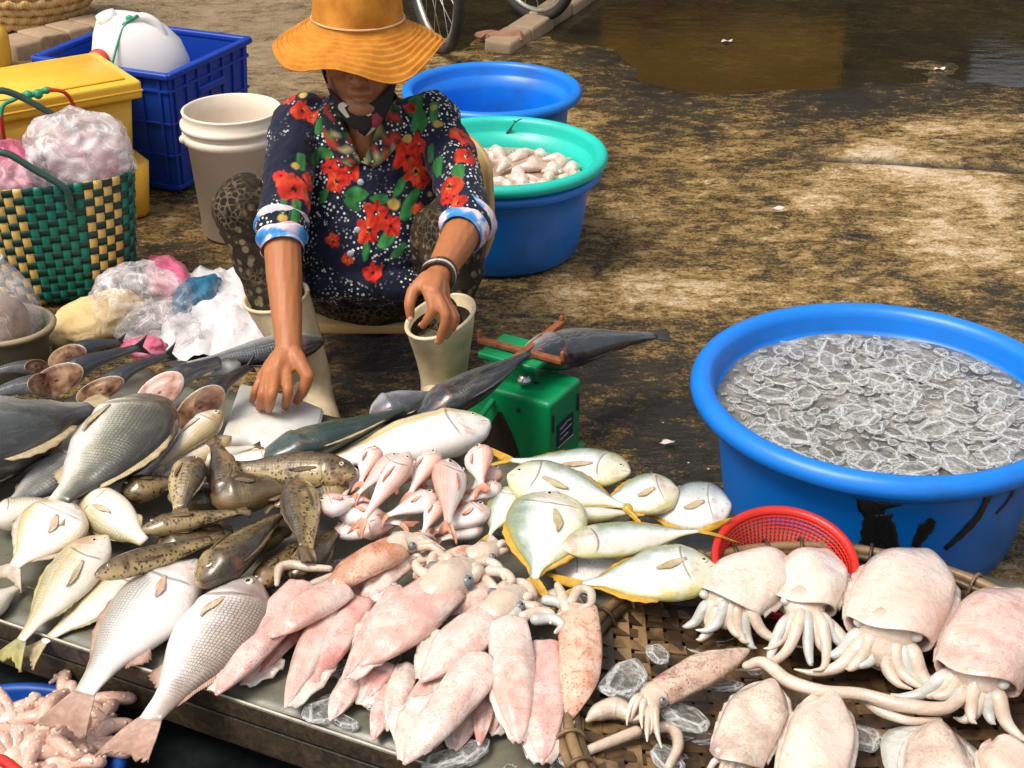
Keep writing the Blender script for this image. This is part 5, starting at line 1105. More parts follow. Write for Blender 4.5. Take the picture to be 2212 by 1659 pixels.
rt = random.Random(77)
for i, (x, y) in enumerate([(985, 1225), (1012, 1236), (940, 1215), (1105, 1325), (1130, 1300), (1165, 1330), (1190, 1345), (1085, 1245), (915, 1230), (1205, 1310)]):
    a = rt.uniform(0, 6.28); pts = [(x + 34 * math.cos(a), y + 18 * math.sin(a)), (x + 8 * math.cos(a + 1.5), y + 8 * math.sin(a + 1.5)), (x - 26 * math.cos(a), y - 16 * math.sin(a)), (x - 34 * math.cos(a + .9), y - 22 * math.sin(a + .9))]
    tag(loose_arm('pale squid arm in the tangle at the top of the squid rows', pts, .235, [.009, .0085, .007, .003], 'arm' if i % 3 else 'armgrey'), 'pale squid arm in the tangle at the top of the squid rows', 'tentacle', 'tangled squid arms')
def cuttle(label, tip, opn, w, skin, zt, zo, armto, narm=8, flat=.52, hw=.50, seed=1, fringe=True, head=True, armr=.088):
    a, b = P(tip[0], tip[1], zt), P(opn[0], opn[1], zo); ax = b - a; L = ax.length; axn = ax.normalized(); side = Vector((-axn.y, axn.x, 0)).normalized(); q0 = (a + b) / 2; rr = random.Random(seed)
    dx, dy = opn[0] - tip[0], opn[1] - tip[1]; dl = math.hypot(dx, dy); nx, ny = -dy / dl, dx / dl
    pa, pb = proj(q0 + side * .02) - proj(q0 - side * .02), proj(q0 + V(0, 0, .02)) - proj(q0 - V(0, 0, .02)); wm = w / math.hypot(abs(pa.x * nx + pa.y * ny) / .04, flat * abs(pb.x * nx + pb.y * ny) / .04)
    n, m = 26, 28; u = np.linspace(0, 1, n); c = catmull([a, q0 + V(0, 0, .006), b], n); tg, A, B = frames(c, (0, 0, 1)); rad = curve([(0, .16), (.05, .42), (.15, .70), (.32, .93), (.55, 1.0), (.8, .96), (1, .90)], u) * wm / 2
    root = thing('cuttlefish', label, 'cuttlefish', q0 - V(0, 0, .02), 'cuttlefish in the bamboo basket'); ph = np.linspace(0, 2 * math.pi, m, endpoint=False)
    lip = sm(.72, 1, u)[:, None] * np.clip(np.cos(ph), 0, 1)[None] ** 2 * .16 * L          # upper lip reaches forward
    ring = c[:, None] + rad[:, None, None] * (np.cos(ph)[None, :, None] * A[:, None] * flat + np.sin(ph)[None, :, None] * B[:, None]) + tg[:, None] * lip[..., None]
    ring = ring + A[:, None] * (.006 * np.sin(u * 7 + seed)[:, None] * np.cos(ph * 3 + seed)[None])[..., None]
    inner = [c[-1] + (ring[-1] - c[-1]) * .94 + tg[-1] * .002, c[-1] + (ring[-1] - c[-1]) * .86 - tg[-1] * .010, c[-7] + (ring[-7] - c[-7]) * .78]
    mk('mantle', loft(np.concatenate([ring, np.array(inner)])), CM[skin], root, attrs={'ft': np.concatenate([np.repeat(u * .8 + .2, m), np.full(3 * m, 1.0)])})
    if fringe:
        for sg in (1, -1):
            g = []
            for uu in np.linspace(.02, .93, 22):
                i = int(uu * (n - 1)); k = (uu - .02) / .91; wd = wm * .085 * math.sin(math.pi * min(1, k * .9 + .07)) ** .5
                g.append([c[i] + B[i] * sg * (rad[i] * .97 + v * wd) + A[i] * (-.02 * wm - .05 * wm * v + .0035 * math.sin(uu * 46) * v) for v in np.linspace(0, 1, 4)])
            gv, gf = shell(g, .002); mk('fin', (gv, gf), CM['fin'], root, attrs={'ft': np.full(len(gv), .5)})
    if head:
        T = P(armto[0], armto[1], .185); h0 = b - axn * wm * .05; hd = (T - h0); hl = hd.length; hd = hd.normalized(); hs_2 = Vector((-hd.y, hd.x, 0)).normalized()
        h1 = h0 + hd * hl * .30 + V(0, 0, .004)
        mk('head', tube([h0 - axn * wm * .2, h0 + axn * wm * .05, h1], [wm * hw * .55, wm * hw * .62, wm * hw * .48], 16, 12, .75), CM['arm'], root)
        for sg in (1, -1): mk('eye', ball(h0 + axn * wm * .10 + hs_2 * sg * wm * hw * .55 + V(0, 0, .010), (wm * .07, wm * .07, wm * .055), 12, 8), CM['armgrey'], root)
        for k in range(narm):
            q = (k - (narm - 1) / 2) / (narm - 1) * 2; p0 = h1 + hs_2 * q * wm * hw * .42 - hd * wm * .06 + V(0, 0, .010 * (1 - abs(q)) + rr.uniform(-.004, .006)); dv = (hd + hs_2 * q * rr.uniform(.45, .8)).normalized(); ln = hl * rr.uniform(.62, 1.0)
            cu = hs_2 * (q * .4 + rr.uniform(-.8, .8)) * ln
            pts = [p0, p0 + dv * ln * .30 + V(0, 0, .010), p0 + dv * ln * .62 + cu * .12 - V(0, 0, .002), p0 + dv * ln * .88 + cu * .45, p0 + dv * ln * .92 + cu * .85]
            pts = [V(p.x, p.y, max(p.z, .178)) for p in pts]
            ar = mk('arm', tube(pts, [wm * armr * 1.05, wm * armr, wm * armr * .85, wm * armr * .5, wm * armr * .12], 10, 20, .85), CM['arm' if k % 3 else 'armgrey'], root)
            cc = catmull(pts, 13); v, f = join(*[ball(cc[i] + np.array((0, 0, wm * armr * .78 * (1 - i / 15))) + np.array(hs_2) * (wm * armr * .38 * (1 - i / 14)) * sg_, (wm * armr * .20 * (1.1 - i / 15),) * 3, 7, 4) for i in range(4, 12) for sg_ in (-1, 1)]); mk('suckers', (v, f), CM['armgrey'], ar)
    return root
cuttle('cuttlefish nearest the pompanos with a small bunched white arm cluster', (1690, 1206), (1572, 1300), 148, 'cream', .215, .225, (1560, 1392), 8, seed=3)
cuttle('cuttlefish in front of the red colander, second from the left, arms hanging straight', (1768, 1194), (1738, 1306), 152, 'cream', .215, .225, (1760, 1452), 8, seed=5)
cuttle('largest cream cuttlefish in the middle of the basket with thick arms', (1985, 1196), (1918, 1365), 214, 'cream', .215, .235, (1885, 1488), 8, seed=8, armr=.085)
cuttle('pinkish cuttlefish cut by the right frame edge with arms spread left', (2190, 1280), (2110, 1462), 210, 'pinkc', .215, .235, (2065, 1570), 8, seed=11)
cuttle('tan cuttlefish with purple blotch, opening turned to the viewer at the bottom', (1668, 1474), (1590, 1640), 132, 'greyc', .21, .215, (1570, 1720), 5, seed=13, armr=.06)
cuttle('plain tan cuttlefish right of the purple blotched one at the bottom', (1792, 1500), (1740, 1730), 152, 'cream', .215, .215, (1730, 1800), 5, seed=17, head=False)
cuttle('cuttlefish with wide glassy fins at the bottom right', (2025, 1560), (2020, 1790), 150, 'greyc', .205, .205, (2030, 1850), 5, seed=19, head=False)
cuttle('cuttlefish body at the bottom right corner of the frame', (2150, 1600), (2230, 1740), 130, 'cream', .20, .20, (2100, 1800), 5, seed=23, head=False)
# wide glassy fins of the bottom right one
for sg, pts in ((1, [(2018, 1560), (1915, 1580), (1905, 1640), (1935, 1700), (1990, 1760)]), (-1, [(2030, 1560), (2110, 1620), (2125, 1660), (2090, 1720), (2060, 1760)])):
    edge_ = catmull([P(x, y, .195) for x, y in pts], 14); spine = catmull([P(2020, 1558, .212), P(2016, 1760, .212)], 14)
    gv, gf = shell([[spine[i] * (1 - v) + edge_[i] * v for v in np.linspace(0, 1, 6)] for i in range(14)], .002)
    ob = mk('glassy_fin', (gv, gf), ceph_mat('glassy_fin_skin', (.50, .52, .47), (.66, .66, .60), (.4, .4, .36), .15)); tag(ob, 'translucent grey fin flap at the bottom right, ' + ('left' if sg > 0 else 'right') + ' side', 'fin')
squid('small speckled squid with blue grey head and tentacles lying across the bamboo', (1620, 1402), (1428, 1496), 66, 'brown', .225, .215, '', flat=.62, armlen=95, armdir=(1372, 1590), narm=7, name='small_squid')
loose_arm('long white tentacle of the small speckled squid reaching down left', [(1375, 1580), (1330, 1598), (1275, 1620), (1228, 1648)], .19, [.008, .008, .007, .005])
loose_arm('white leaf shaped arm left of the small speckled squid', [(1372, 1548), (1330, 1530), (1290, 1540), (1270, 1555)], .195, [.010, .016, .012, .004])
loose_arm('white tentacle looping right below the small speckled squid', [(1400, 1575), (1450, 1572), (1465, 1610), (1445, 1655)], .19, [.006, .009, .008, .006])

# ------------------------------------------------------------------ ice
ice = N('melting_ice'); o = ice.obj()
ice.p(base=ice.ramp(ice.noise(o, 2.2, 4, .6), [(.3, (.42, .41, .35)), (.55, (.60, .59, .54)), (.75, (.80, .80, .77))]), rough=ice.math('MULTIPLY_ADD', ice.noise(o, 3, 3), .2, .0), ior=1.31, spec=.7, alpha=ice.math('MULTIPLY_ADD', ice.step(ice.noise(o, 1.8, 5, .65), .38, .72), .55, .12), normal=ice.bump(ice.noise(o, 3.0, 4), .6, .15))
white_edge = N('white_ice_edge'); o = white_edge.obj(); white_edge.p(base=(.88, .88, .86), rough=.3, spec=.6, alpha=white_edge.math('MULTIPLY_ADD', white_edge.noise(o, 3, 4), 1.1, .05, clamp=True), normal=white_edge.bump(white_edge.noise(o, 8, 4), .6, .1))  # bevelled edges of the ice chunks, whiter than their faces
def chunk_geo(seed):
    rr = random.Random(seed); bm = bmesh.new(); n = rr.randint(6, 9); a0 = rr.uniform(0, 6)
    for zz_, k in ((-.26, .82), (.06, 1.0), (.24, .74)):
        for i in range(n):
            a = a0 + 2 * math.pi * (i + rr.uniform(-.28, .28)) / n; r = k * rr.uniform(.72, 1.0); bm.verts.new((r * math.cos(a), r * math.sin(a) * .82, zz_ + rr.uniform(-.05, .05)))
    bmesh.ops.convex_hull(bm, input=bm.verts[:]); bmesh.ops.dissolve_limit(bm, angle_limit=.30, verts=bm.verts[:], edges=bm.edges[:])
    r_ = bmesh.ops.bevel(bm, geom=bm.edges[:], offset=.055, segments=1, affect='EDGES', profile=.6); new = set(r_['faces'])
    fr = [1 if f in new else 0 for f in bm.faces]
    bm.verts.index_update(); g = (np.array([list(v.co) for v in bm.verts]), [[v.index for v in f.verts] for f in bm.faces], fr); bm.free(); return g
CH_ME = []
for s_ in range(7):
    v, f, fr_ = chunk_geo(40 + s_); me = bpy.data.meshes.new('ice_chunk'); me.from_pydata(v.tolist(), [], f); me.polygons.foreach_set('use_smooth', [True] * len(me.polygons)); me.materials.append(ice.m); me.materials.append(white_edge.m); me.polygons.foreach_set('material_index', fr_); CH_ME.append(me)
def chunk(p, size, label, group, k, rot, mat=None):
    o = bpy.data.objects.new('ice_chunk', CH_ME[k % 7]); COL.objects.link(o); o.location = p; o.scale = size if hasattr(size, '__len__') else (size,) * 3; o.rotation_euler = rot; return tag(o, label, 'ice', group)
ri = random.Random(5)
for k in range(80):
    a = ri.uniform(.22, .98); b = ri.uniform(.012, .20) if k < 40 else ri.uniform(.2, .55); q = TB(a, b, .162)
    chunk(q, (ri.uniform(.018, .038), ri.uniform(.016, .03), ri.uniform(.014, .026)), 'melting clear ice lump among the squid on the board', 'ice lumps among the squid', k, (ri.uniform(-.3, .3), ri.uniform(-.3, .3), ri.uniform(0, 6)))
for (x, y, s_, lb, z) in [(1352, 1468, .062, 'large clear ice slab at the left of the bamboo basket', .20), (1424, 1412, .036, 'square clear ice block behind the large slab', .20), (1480, 1545, .058, 'large clear ice slab below the small speckled squid', .195), (1560, 1480, .036, 'ice lump beside the small speckled squid tip', .19),
                           (1440, 1640, .045, 'ice lump under the tentacles at the bottom', .18), (1245, 1640, .04, 'ice lump at the bottom between squid and bamboo', .18), (1850, 1590, .045, 'crushed ice lump between the bottom cuttlefish', .18), (1640, 1440, .028, 'small ice lump at the tip of the purple blotched cuttlefish', .19),
                           (1290, 1345, .05, 'flat ice sheet below the nearest pompano', .165), (1240, 1300, .04, 'ice lump under the yellow tail', .165), (700, 1535, .045, 'clear ice lump on the board edge below the slim squid', .165), (1000, 1630, .05, 'cloudy ice lump at the bottom below the squid', .165), (960, 1640, .04, 'cloudy ice lump beside the long cream squid tip', .165)]:
    chunk(P(x, y, z), (s_, s_ * .75, s_ * .42), lb, None, int(x), (.15, .1, x * .01))

# water and floating ice in the big blue tub
tw = N('icy_water'); o = tw.obj()
tw.p(base=tw.ramp(tw.noise(o, 14, 5, .65), [(.32, (.05, .055, .06)), (.5, (.17, .16, .14)), (.62, (.34, .31, .28)), (.75, (.58, .55, .52))]), rough=.05, ior=1.33, normal=tw.bump(tw.noise(o, 38, 4), .5, .01))
v, f = lathe([(.001, 0), (.10, 0), (.20, 0), (.295, 0)], 64, (RT.x, RT.y, .236)); v[:, 2] += .003 * fbm(v[:, 0] * 20, v[:, 1] * 20, 4); ob = mk('ice_water', (v, f), tw.m); tag(ob, 'cloudy icy water in the large right tub', 'water')
for k in range(290):
    r = .285 * math.sqrt((k + .5) / 290); a = k * 2.39996; s_ = ri.uniform(.010, .028) if k % 4 else ri.uniform(.034, .062)
    if r + s_ > .285: s_ = max(.008, .285 - r)
    chunk((RT.x + r * math.cos(a), RT.y + r * math.sin(a), .2395 + ri.uniform(-.003, .005)), (s_, s_ * ri.uniform(.6, 1), s_ * ri.uniform(.22, .40)), 'translucent ice piece floating in the large right tub', 'ice pieces in the big tub', k, (ri.uniform(-.12, .12), ri.uniform(-.12, .12), ri.uniform(0, 6)))
# pinkish seafood in the teal tub
sf = ceph_mat('pinkish_seafood', (.55, .36, .28), (.78, .62, .54), (.4, .2, .15), .3)
parts_ = []
for k in range(90):
    r = .20 * math.sqrt(ri.random()); a = ri.uniform(0, 6.283); c0 = V(TT2.x + r * math.cos(a), TT2.y + r * math.sin(a), TT2.z + .160 + .018 * (1 - r / .2) + ri.uniform(-.01, .008)); d = V(math.cos(a * 3 + k), math.sin(a * 3 + k), ri.uniform(-.2, .3)) * ri.uniform(.02, .045)
    parts_.append(tube([c0 - d, c0 + V(0, 0, .006), c0 + d], [.006, ri.uniform(.012, .022), .006], 9, 9))
v, f = join(*parts_); ob = mk('seafood_heap', (v, f), sf, attrs={'ft': np.full(len(v), .5)}, kind='stuff'); tag(ob, 'wet heap of small pinkish seafood filling the teal tub', 'seafood')
v, f = lathe([(.001, 0), (.10, 0), (.213, 0)], 48, (TT2.x, TT2.y, TT2.z + .170)); ob = mk('tub_water', (v, f), plain('pinkish_water', (.40, .28, .20), .06, .3, 20, .3)); tag(ob, 'pinkish water around the seafood in the teal tub', 'water')
fish('grey_tail_fish', 'grey green fish sticking its forked tail up out of the teal tub', (1066, 336), (1120, 252), 15, 'mackerel', 'greybonito', .15, .285, 'l', n=20, eye=False, pect='none', fin='dark')
for k in range(8):
    a = .9 + k * .22; r = ri.uniform(.15, .19); chunk((TT2.x + r * math.cos(a), TT2.y + r * math.sin(a), TT2.z + .172), ri.uniform(.012, .02), 'bit of ice at the back rim of the teal tub', 'ice in the teal tub', k, (0, 0, k))

# ------------------------------------------------------------------ octopus in a blue tub, bottom left corner
oc = P(60, 1640, .08); octub = tub('blue tub of small octopus cut by the bottom left corner', V(oc.x - .04, oc.y - .03, .010), .185, .085, .150, .016, plain('dark_blue_tub_plastic', (.003, .07, .36), .4, .2, 12, .05), 56)
om = ceph_mat('pale_pink_octopus_skin', (.64, .42, .32), (.80, .62, .52), (.50, .25, .17), .25)
suck = ceph_mat('octopus_sucker', (.70, .50, .40), (.82, .68, .60), (.5, .3, .2), .1)
OL = ['octopus at the back of the corner tub under the pale fish tail', 'octopus with long arm along the left frame edge', 'octopus in the middle of the corner tub', 'octopus curled at the right rim of the corner tub', 'octopus at the bottom edge of the frame', 'octopus pressed between the two fish tails']
for k, (x, y) in enumerate([(150, 1535), (20, 1560), (95, 1590), (190, 1610), (120, 1650), (30, 1640)]):
    c0 = P(x, y, .095 + .010 * (k % 3)); root = thing('octopus', OL[k], 'octopus', c0 - V(0, 0, .03), 'octopus in the corner tub'); ro = random.Random(k + 50)
    mk('head', ball(c0 + V(0, 0, .004), (.018, .015, .012), 14, 10, rotz(k)), om, root, attrs={'ft': np.full(11 * 14, .5)})
    for j in range(9):
        a = j * .7 + k; d = V(math.cos(a), math.sin(a), 0); s_ = V(-d.y, d.x, 0); ln = ro.uniform(.05, .095); w_ = ro.uniform(-.5, .5) * ln
        pts = [c0 + d * .012, c0 + d * ln * .5 + s_ * w_ * .4 + V(0, 0, ro.uniform(.0, .018)), c0 + d * ln * .85 + s_ * w_ + V(0, 0, ro.uniform(-.01, .012)), c0 + d * ln * .8 + s_ * (w_ + ln * .25) + V(0, 0, ro.uniform(-.01, .008))]
        ar = mk('arm', tube(pts, [.0120, .0115, .009, .003], 9, 18), om, root)
        cc = catmull(pts, 12); bumps = [ball(cc[i] + np.array((0, 0, .0088 - .0005 * i)) + np.array(s_) * (.005 if i % 2 else -.005), (.0042, .0042, .0034), 7, 4) for i in range(2, 11)]
        v, f = join(*bumps); mk('suckers', (v, f), suck, ar)
ob = mk('red_plastic_hoop', tube([P(-20, 1640, .16), P(10, 1645, .165), P(40, 1668, .165)], .008, 8, 14), redp); tag(ob, 'bit of red plastic hoop at the bottom left corner', 'hoop')

# ------------------------------------------------------------------ the seated person
def remesh(geos, vox, it=4, fac=.5):
    v, f = join(*geos); me = bpy.data.meshes.new('tmp'); me.from_pydata(np.asarray(v).tolist(), [], [list(q) for q in f]); ob = bpy.data.objects.new('tmp', me); COL.objects.link(ob)
    md = ob.modifiers.new('r', 'REMESH'); md.mode = 'VOXEL'; md.voxel_size = vox; md.adaptivity = 0
    if it: ms = ob.modifiers.new('s', 'SMOOTH'); ms.iterations = it; ms.factor = fac
    dg = bpy.context.evaluated_depsgraph_get(); dg.update(); m2 = bpy.data.meshes.new_from_object(ob.evaluated_get(dg))
    n = len(m2.vertices); co = np.empty(n * 3); m2.vertices.foreach_get('co', co); no = np.empty(n * 3); m2.vertices.foreach_get('normal', no)
    fs = [tuple(p.vertices) for p in m2.polygons]
    bpy.data.objects.remove(ob); bpy.data.meshes.remove(me); bpy.data.meshes.remove(m2)
    return co.reshape(-1, 3), fs, no.reshape(-1, 3)
def cap(pts, rad, m=14, n=None, flat=1.0, ref=None): return tube(pts, rad, m, n or max(6, len(pts) * 5), flat, ref)
def ell(c, r, R=None): return ball(c, r, 22, 14, R)

# joints
PEL, CHE, NEK = V(-.315, 3.07, .17), V(-.308, 3.02, .45), V(-.306, 2.975, .585)
SHL, SHR = V(-.452, 3.01, .555), V(-.158, 3.01, .56)
ELB_L, WRI_L = V(-.458, 2.73, .42), P(624, 752, .275)
ELB_R, WRI_R = V(-.088, 2.745, .425), PY(946, 596, 2.545)
HIP_L, KNE_L, ANK_L = V(-.41, 3.07, .17), V(-.548, 2.83, .425), V(-.435, 2.745, .09)
HIP_R, KNE_R, ANK_R = V(-.225, 3.07, .17), V(-.115, 2.79, .405), V(-.140, 2.715, .10)
HT = math.radians(6); hf = V(.03, -math.cos(HT), -math.sin(HT)).normalized(); hu = V(0, -math.sin(HT), math.cos(HT)); hsd = hf.cross(hu).normalized(); hsd = hsd if hsd.x > 0 else -hsd
hu = hsd.cross(hf).normalized(); hu = hu if hu.z > 0 else -hu
HC = V(-.303, 2.923, .727)
HR = Matrix((hsd, hf, hu)).transposed()
def hd(x, y, z): return HC + HR @ V(x, y, z)
person = thing('person', 'seated person in orange bucket hat and dark floral shirt sorting fish', 'person', V(-.31, 2.95, 0))

skin = N('tanned_skin'); o = skin.obj(); cc = skin.attr('Col', 'Color')
sn = skin.noise(o, 60, 5, .6); c = skin.mix(skin.math('MULTIPLY', sn, .5), cc, (.15, .042, .016)); c = skin.mix(skin.math('MULTIPLY', skin.noise(o, 14, 3), .35), c, (.48, .19, .08))
skin.p(base=c, rough=.48, spec=.4, sss=.08, normal=skin.bump(skin.noise(o, 240, 4), .30, .0015, skin.bump(skin.wave(skin.vmul(o, (1, .3, .3)), 22, 5, 3), .12, .003)))
skin.b.inputs['Subsurface Radius'].default_value = (1.0, .35, .2); skin.b.inputs['Subsurface Scale'].default_value = .006
# --- one continuous body: head, neck, trunk, arms with hands, legs
G = []
G += [ell(hd(0, -.012, .035), (.074, .093, .083), HR), ell(hd(0, .030, -.040), (.056, .052, .064), HR), ell(hd(0, .066, -.098), (.024, .018, .019), HR)]
for s_ in (-1, 1):
    G += [cap([hd(s_ * .060, -.008, -.035), hd(s_ * .046, .022, -.082), hd(s_ * .014, .062, -.100)], [.018, .018, .016]), ell(hd(s_ * .041, .060, -.018), (.026, .022, .022), HR), ell(hd(s_ * .011, .097, -.030), (.0095, .0095, .008), HR),
          ell(hd(s_ * .031, .070, .014), (.0185, .012, .014), HR), ell(hd(s_ * .076, -.012, -.008), (.008, .018, .030), HR), cap([hd(s_ * .016, .085, .034), hd(s_ * .046, .070, .032)], [.009, .008])]
G += [cap([hd(0, .080, .030), hd(0, .097, -.004), hd(0, .107, -.026)], [.008, .0095, .0125]), ell(hd(0, .082, -.060), (.027, .012, .013), HR), cap([hd(-.022, .080, -.060), hd(0, .0935, -.0565), hd(.022, .080, -.060)], [.0045, .006, .0045]), cap([hd(-.020, .078, -.069), hd(0, .092, -.071), hd(.020, .078, -.069)], [.0045, .007, .0045])]
G += [cap([hd(0, -.02, -.05), NEK + V(0, .01, .02), NEK - V(0, -.01, .02)], [.050, .047, .056])]
G += [cap([PEL, (PEL + CHE) / 2, CHE], [.12, .115, .115], 18), cap([SHL, CHE + V(0, -.005, .08), SHR], [.038, .062, .038], 18), cap([CHE + V(0, -.045, .02), NEK + V(0, -.02, -.02)], [.075, .045])]
G += [cap([SHL, ELB_L], [.042, .037]), cap([ELB_L, (ELB_L * .6 + WRI_L * .4) + V(0, 0, -.003), WRI_L], [.038, .036, .0255]), cap([SHR, ELB_R], [.042, .037]), cap([ELB_R, (ELB_R * .6 + WRI_R * .4), WRI_R], [.038, .037, .026])]
for a, b, c_ in ((HIP_L, KNE_L, ANK_L), (HIP_R, KNE_R, ANK_R)): G += [cap([a, b], [.08, .05]), cap([b, b * .6 + c_ * .4 + V(0, .015, 0), c_], [.048, .045, .03]), cap([c_, c_ + V(.01, -.05, -.05), c_ + V(.02, -.13, -.065)], [.032, .032, .026])]
# image-left hand pressed on the cutting board, thumb to the right
LH = dict(index=[P(620, 800, .252), P(622, 842, .236), P(619, 864, .212), P(615.5, 879, .186)], middle=[P(597, 800, .256), P(589, 848, .240), P(584, 872, .214), P(580.5, 886, .187)],
          ring=[P(579, 805, .250), P(568, 849, .232), P(563, 868, .208), P(559.5, 881, .186)], little=[P(566, 813, .240), P(553, 843, .220), P(548, 856, .202), P(544, 866, .186)])
LT = [P(640, 772, .268), P(665, 812, .245), P(655, 842, .218), P(641, 866, .189)]
RH = dict(index=[PY(922, 626, 2.475), PY(935, 665, 2.452), PY(924, 688, 2.455), PY(912.5, 703, 2.465)], middle=[PY(938, 630, 2.470), PY(962, 680, 2.442), PY(956, 714, 2.445), PY(947.5, 739, 2.455)],
          ring=[PY(951, 640, 2.476), PY(977, 686, 2.455), PY(972, 708, 2.455), PY(965, 726, 2.462)], little=[PY(962, 648, 2.49), PY(984, 684, 2.475), PY(982, 700, 2.475), PY(978, 712, 2.48)])
RTm = [PY(922, 604, 2.515), PY(892, 630, 2.490), PY(885, 656, 2.472), PY(886.5, 684, 2.468)]
NAILS = []
for wri, H_, T_, sgn in ((WRI_L, LH, LT, 1), (WRI_R, RH, RTm, -1)):
    ks = [H_[k][0] for k in ('index', 'middle', 'ring', 'little')]
    for k, q in enumerate(ks): G.append(cap([wri, wri * .45 + q * .55 + V(0, 0, .003), q], [.019, .0155, .0118 if k < 3 else .0105]))
    for a, b in zip(ks[:-1], ks[1:]): G.append(cap([wri * .4 + a * .6, wri * .4 + b * .6], [.014, .014])); G.append(cap([a * .85 + wri * .15, b * .85 + wri * .15], [.0095, .0095]))
    for nm in ('index', 'middle', 'ring', 'little'):
        k = .86 if nm == 'little' else 1.0; p = H_[nm]; G.append(cap(p, [.0108 * k, .0102 * k, .0088 * k, .0072 * k], 12, 16)); G.append(ell(p[1], (.0107 * k,) * 3)); NAILS.append((p[-2], p[-1], .0058 * k))
    G.append(cap([wri, T_[0], T_[1]], [.018, .017, .0125])); G.append(cap(T_[1:], [.0122, .0112, .0085], 12, 14)); G.append(cap([T_[0], ks[0]], [.013, .010])); NAILS.append((T_[-2], T_[-1], .0066))
bv, bf, bn = remesh(G, .0034, 3, .45)
col = np.tile(np.array((.43, .155, .055, 1.0)), (len(bv), 1))
rel = (bv - np.array(HC)) @ np.array(HR)               # head-local coordinates
face = sm(.20, .14, np.linalg.norm(rel, axis=1)); col[:, :3] = col[:, :3] * (1 - face[:, None]) + np.array((.36, .165, .085)) * face[:, None]
lips = np.exp(-((rel[:, 0] / .022) ** 2 + ((rel[:, 2] + .064) / .008) ** 2)) * (rel[:, 1] > .07); col[:, :3] = col[:, :3] * (1 - .7 * lips[:, None]) + np.array((.30, .085, .055)) * .7 * lips[:, None]
mline = np.exp(-((rel[:, 2] + .0638 + .12 * rel[:, 0] ** 2 * 20) / .0018) ** 2) * (np.abs(rel[:, 0]) < .024) * (rel[:, 1] > .07); col[:, :3] *= (1 - .6 * mline[:, None])
chest = sm(.05, .0, np.abs(bv[:, 1] - 2.93)) * sm(.62, .55, bv[:, 2]); 
bv = bv + bn * (.0005 * fbm(bv[:, 0] * 70, bv[:, 1] * 70 + bv[:, 2] * 50, 31, 3))[:, None] * (1 - face)[:, None]
body = mk('body', (bv, bf), skin.m, person, attrs={'Col': col})
nailm = plain('finger_nail', (.60, .36, .26), .3, .1, 60, 0)
for a, b, r in NAILS:
    d = (b - a).normalized(); view = (Vector((0, 0, CAM_H)) - b).normalized(); nrm = (V(0, -.15, 1) - d * d.dot(V(0, -.15, 1))).normalized(); nrm = (nrm + view * .4).normalized(); nrm = (nrm - d * nrm.dot(d)).normalized()
    M = Matrix((d.cross(nrm), d, nrm)).transposed(); mk('nail', ball(b + nrm * r * 1.02 + d * r * .25, (r * .72, r * .95, r * .28), 10, 6, M), nailm, body)
white = plain('eye_white', (.62, .56, .48), .15, .05, 60, 0)
for s_ in (-1, 1):
    e = mk('eye', ball(hd(s_ * .031, .0755, .012), (.0105, .0075, .0075), 14, 10, HR), white, person); mk('pupil', ball(hd(s_ * .031, .0815, .010), (.0045, .003, .0045), 10, 6, HR), eyeb, e)
    mk('eyebrow', tube([hd(s_ * .014, .0945, .036), hd(s_ * .030, .090, .041), hd(s_ * .048, .076, .037)], [.003, .0035, .002], 6, 8, .6), plain('dark_brow_hair', (.02, .015, .012), .7, .2, 90, .2), person)
hairm = N('dark_hair'); o = hairm.obj(); hairm.p(base=hairm.mix(hairm.noise(hairm.vmul(o, (1, 1, .2)), 220, 3), (.008, .006, .005), (.035, .028, .024)), rough=.5)
hv, hf_, hn = remesh([ell(hd(0, -.028, .042), (.080, .088, .084), HR), ell(hd(0, -.075, -.03), (.055, .035, .06), HR), cap([hd(-.073, .012, .03), hd(-.074, .010, -.03)], [.010, .006]), cap([hd(.073, .012, .03), hd(.074, .010, -.03)], [.010, .006])], .005, 3)
mk('hair', (hv + hn * (.002 * fbm(hv[:, 0] * 160, hv[:, 2] * 30, 3, 3))[:, None], hf_), hairm.m, person)

# --- patterned trousers
trm = N('patterned_trousers'); o = trm.obj(); od = trm.vadd(o, trm.noise(o, 18, 3, out='Color'))
v1 = trm.vor(o, 75, 'DISTANCE_TO_EDGE', 'Distance'); v2 = trm.vor(o, 48, 'F1', 'Distance'); big = trm.step(trm.noise(o, 7, 3), .42, .58)
c = trm.mix(trm.step(v1, .14, .03), (.014, .012, .008), (.12, .085, .048)); c2 = trm.mix(trm.step(v2, .42, .30), (.03, .02, .012), (.17, .125, .075)); c = trm.mix(big, c, c2)
c = trm.mix(trm.math('MULTIPLY', trm.step(trm.noise(o, 60, 4), .5, .62), .6), c, (.012, .010, .008))
trm.p(base=c, rough=.85, spec=.2, normal=trm.bump(trm.noise(o, 300, 2), .2, .001))
TG = []
for a, b, c_ in ((HIP_L, KNE_L, ANK_L), (HIP_R, KNE_R, ANK_R)):
    low = b * .40 + c_ * .60; TG += [cap([a, (a + b) / 2 + V(0, 0, -.012), b], [.098, .085, .066], 18), cap([b, b * .7 + c_ * .3 + V(0, .012, 0), low], [.065, .064, .052], 18)]
TG += [cap([HIP_L, PEL - V(0, .02, .02), HIP_R], [.10, .12, .10], 18), cap([(HIP_L + KNE_L) / 2 - V(0, 0, .05), V(-.33, 2.93, .14), (HIP_R + KNE_R) / 2 - V(0, 0, .05)], [.04, .035, .04], 12)]
tv, tf_, tn = remesh(TG, .0055, 5); fold = fbm(tv[:, 0] * 9 + tv[:, 2] * 22, tv[:, 1] * 14 - tv[:, 2] * 8, 11, 3)
mk('trousers', (tv + tn * (.011 * fold)[:, None], tf_), trm.m, person)

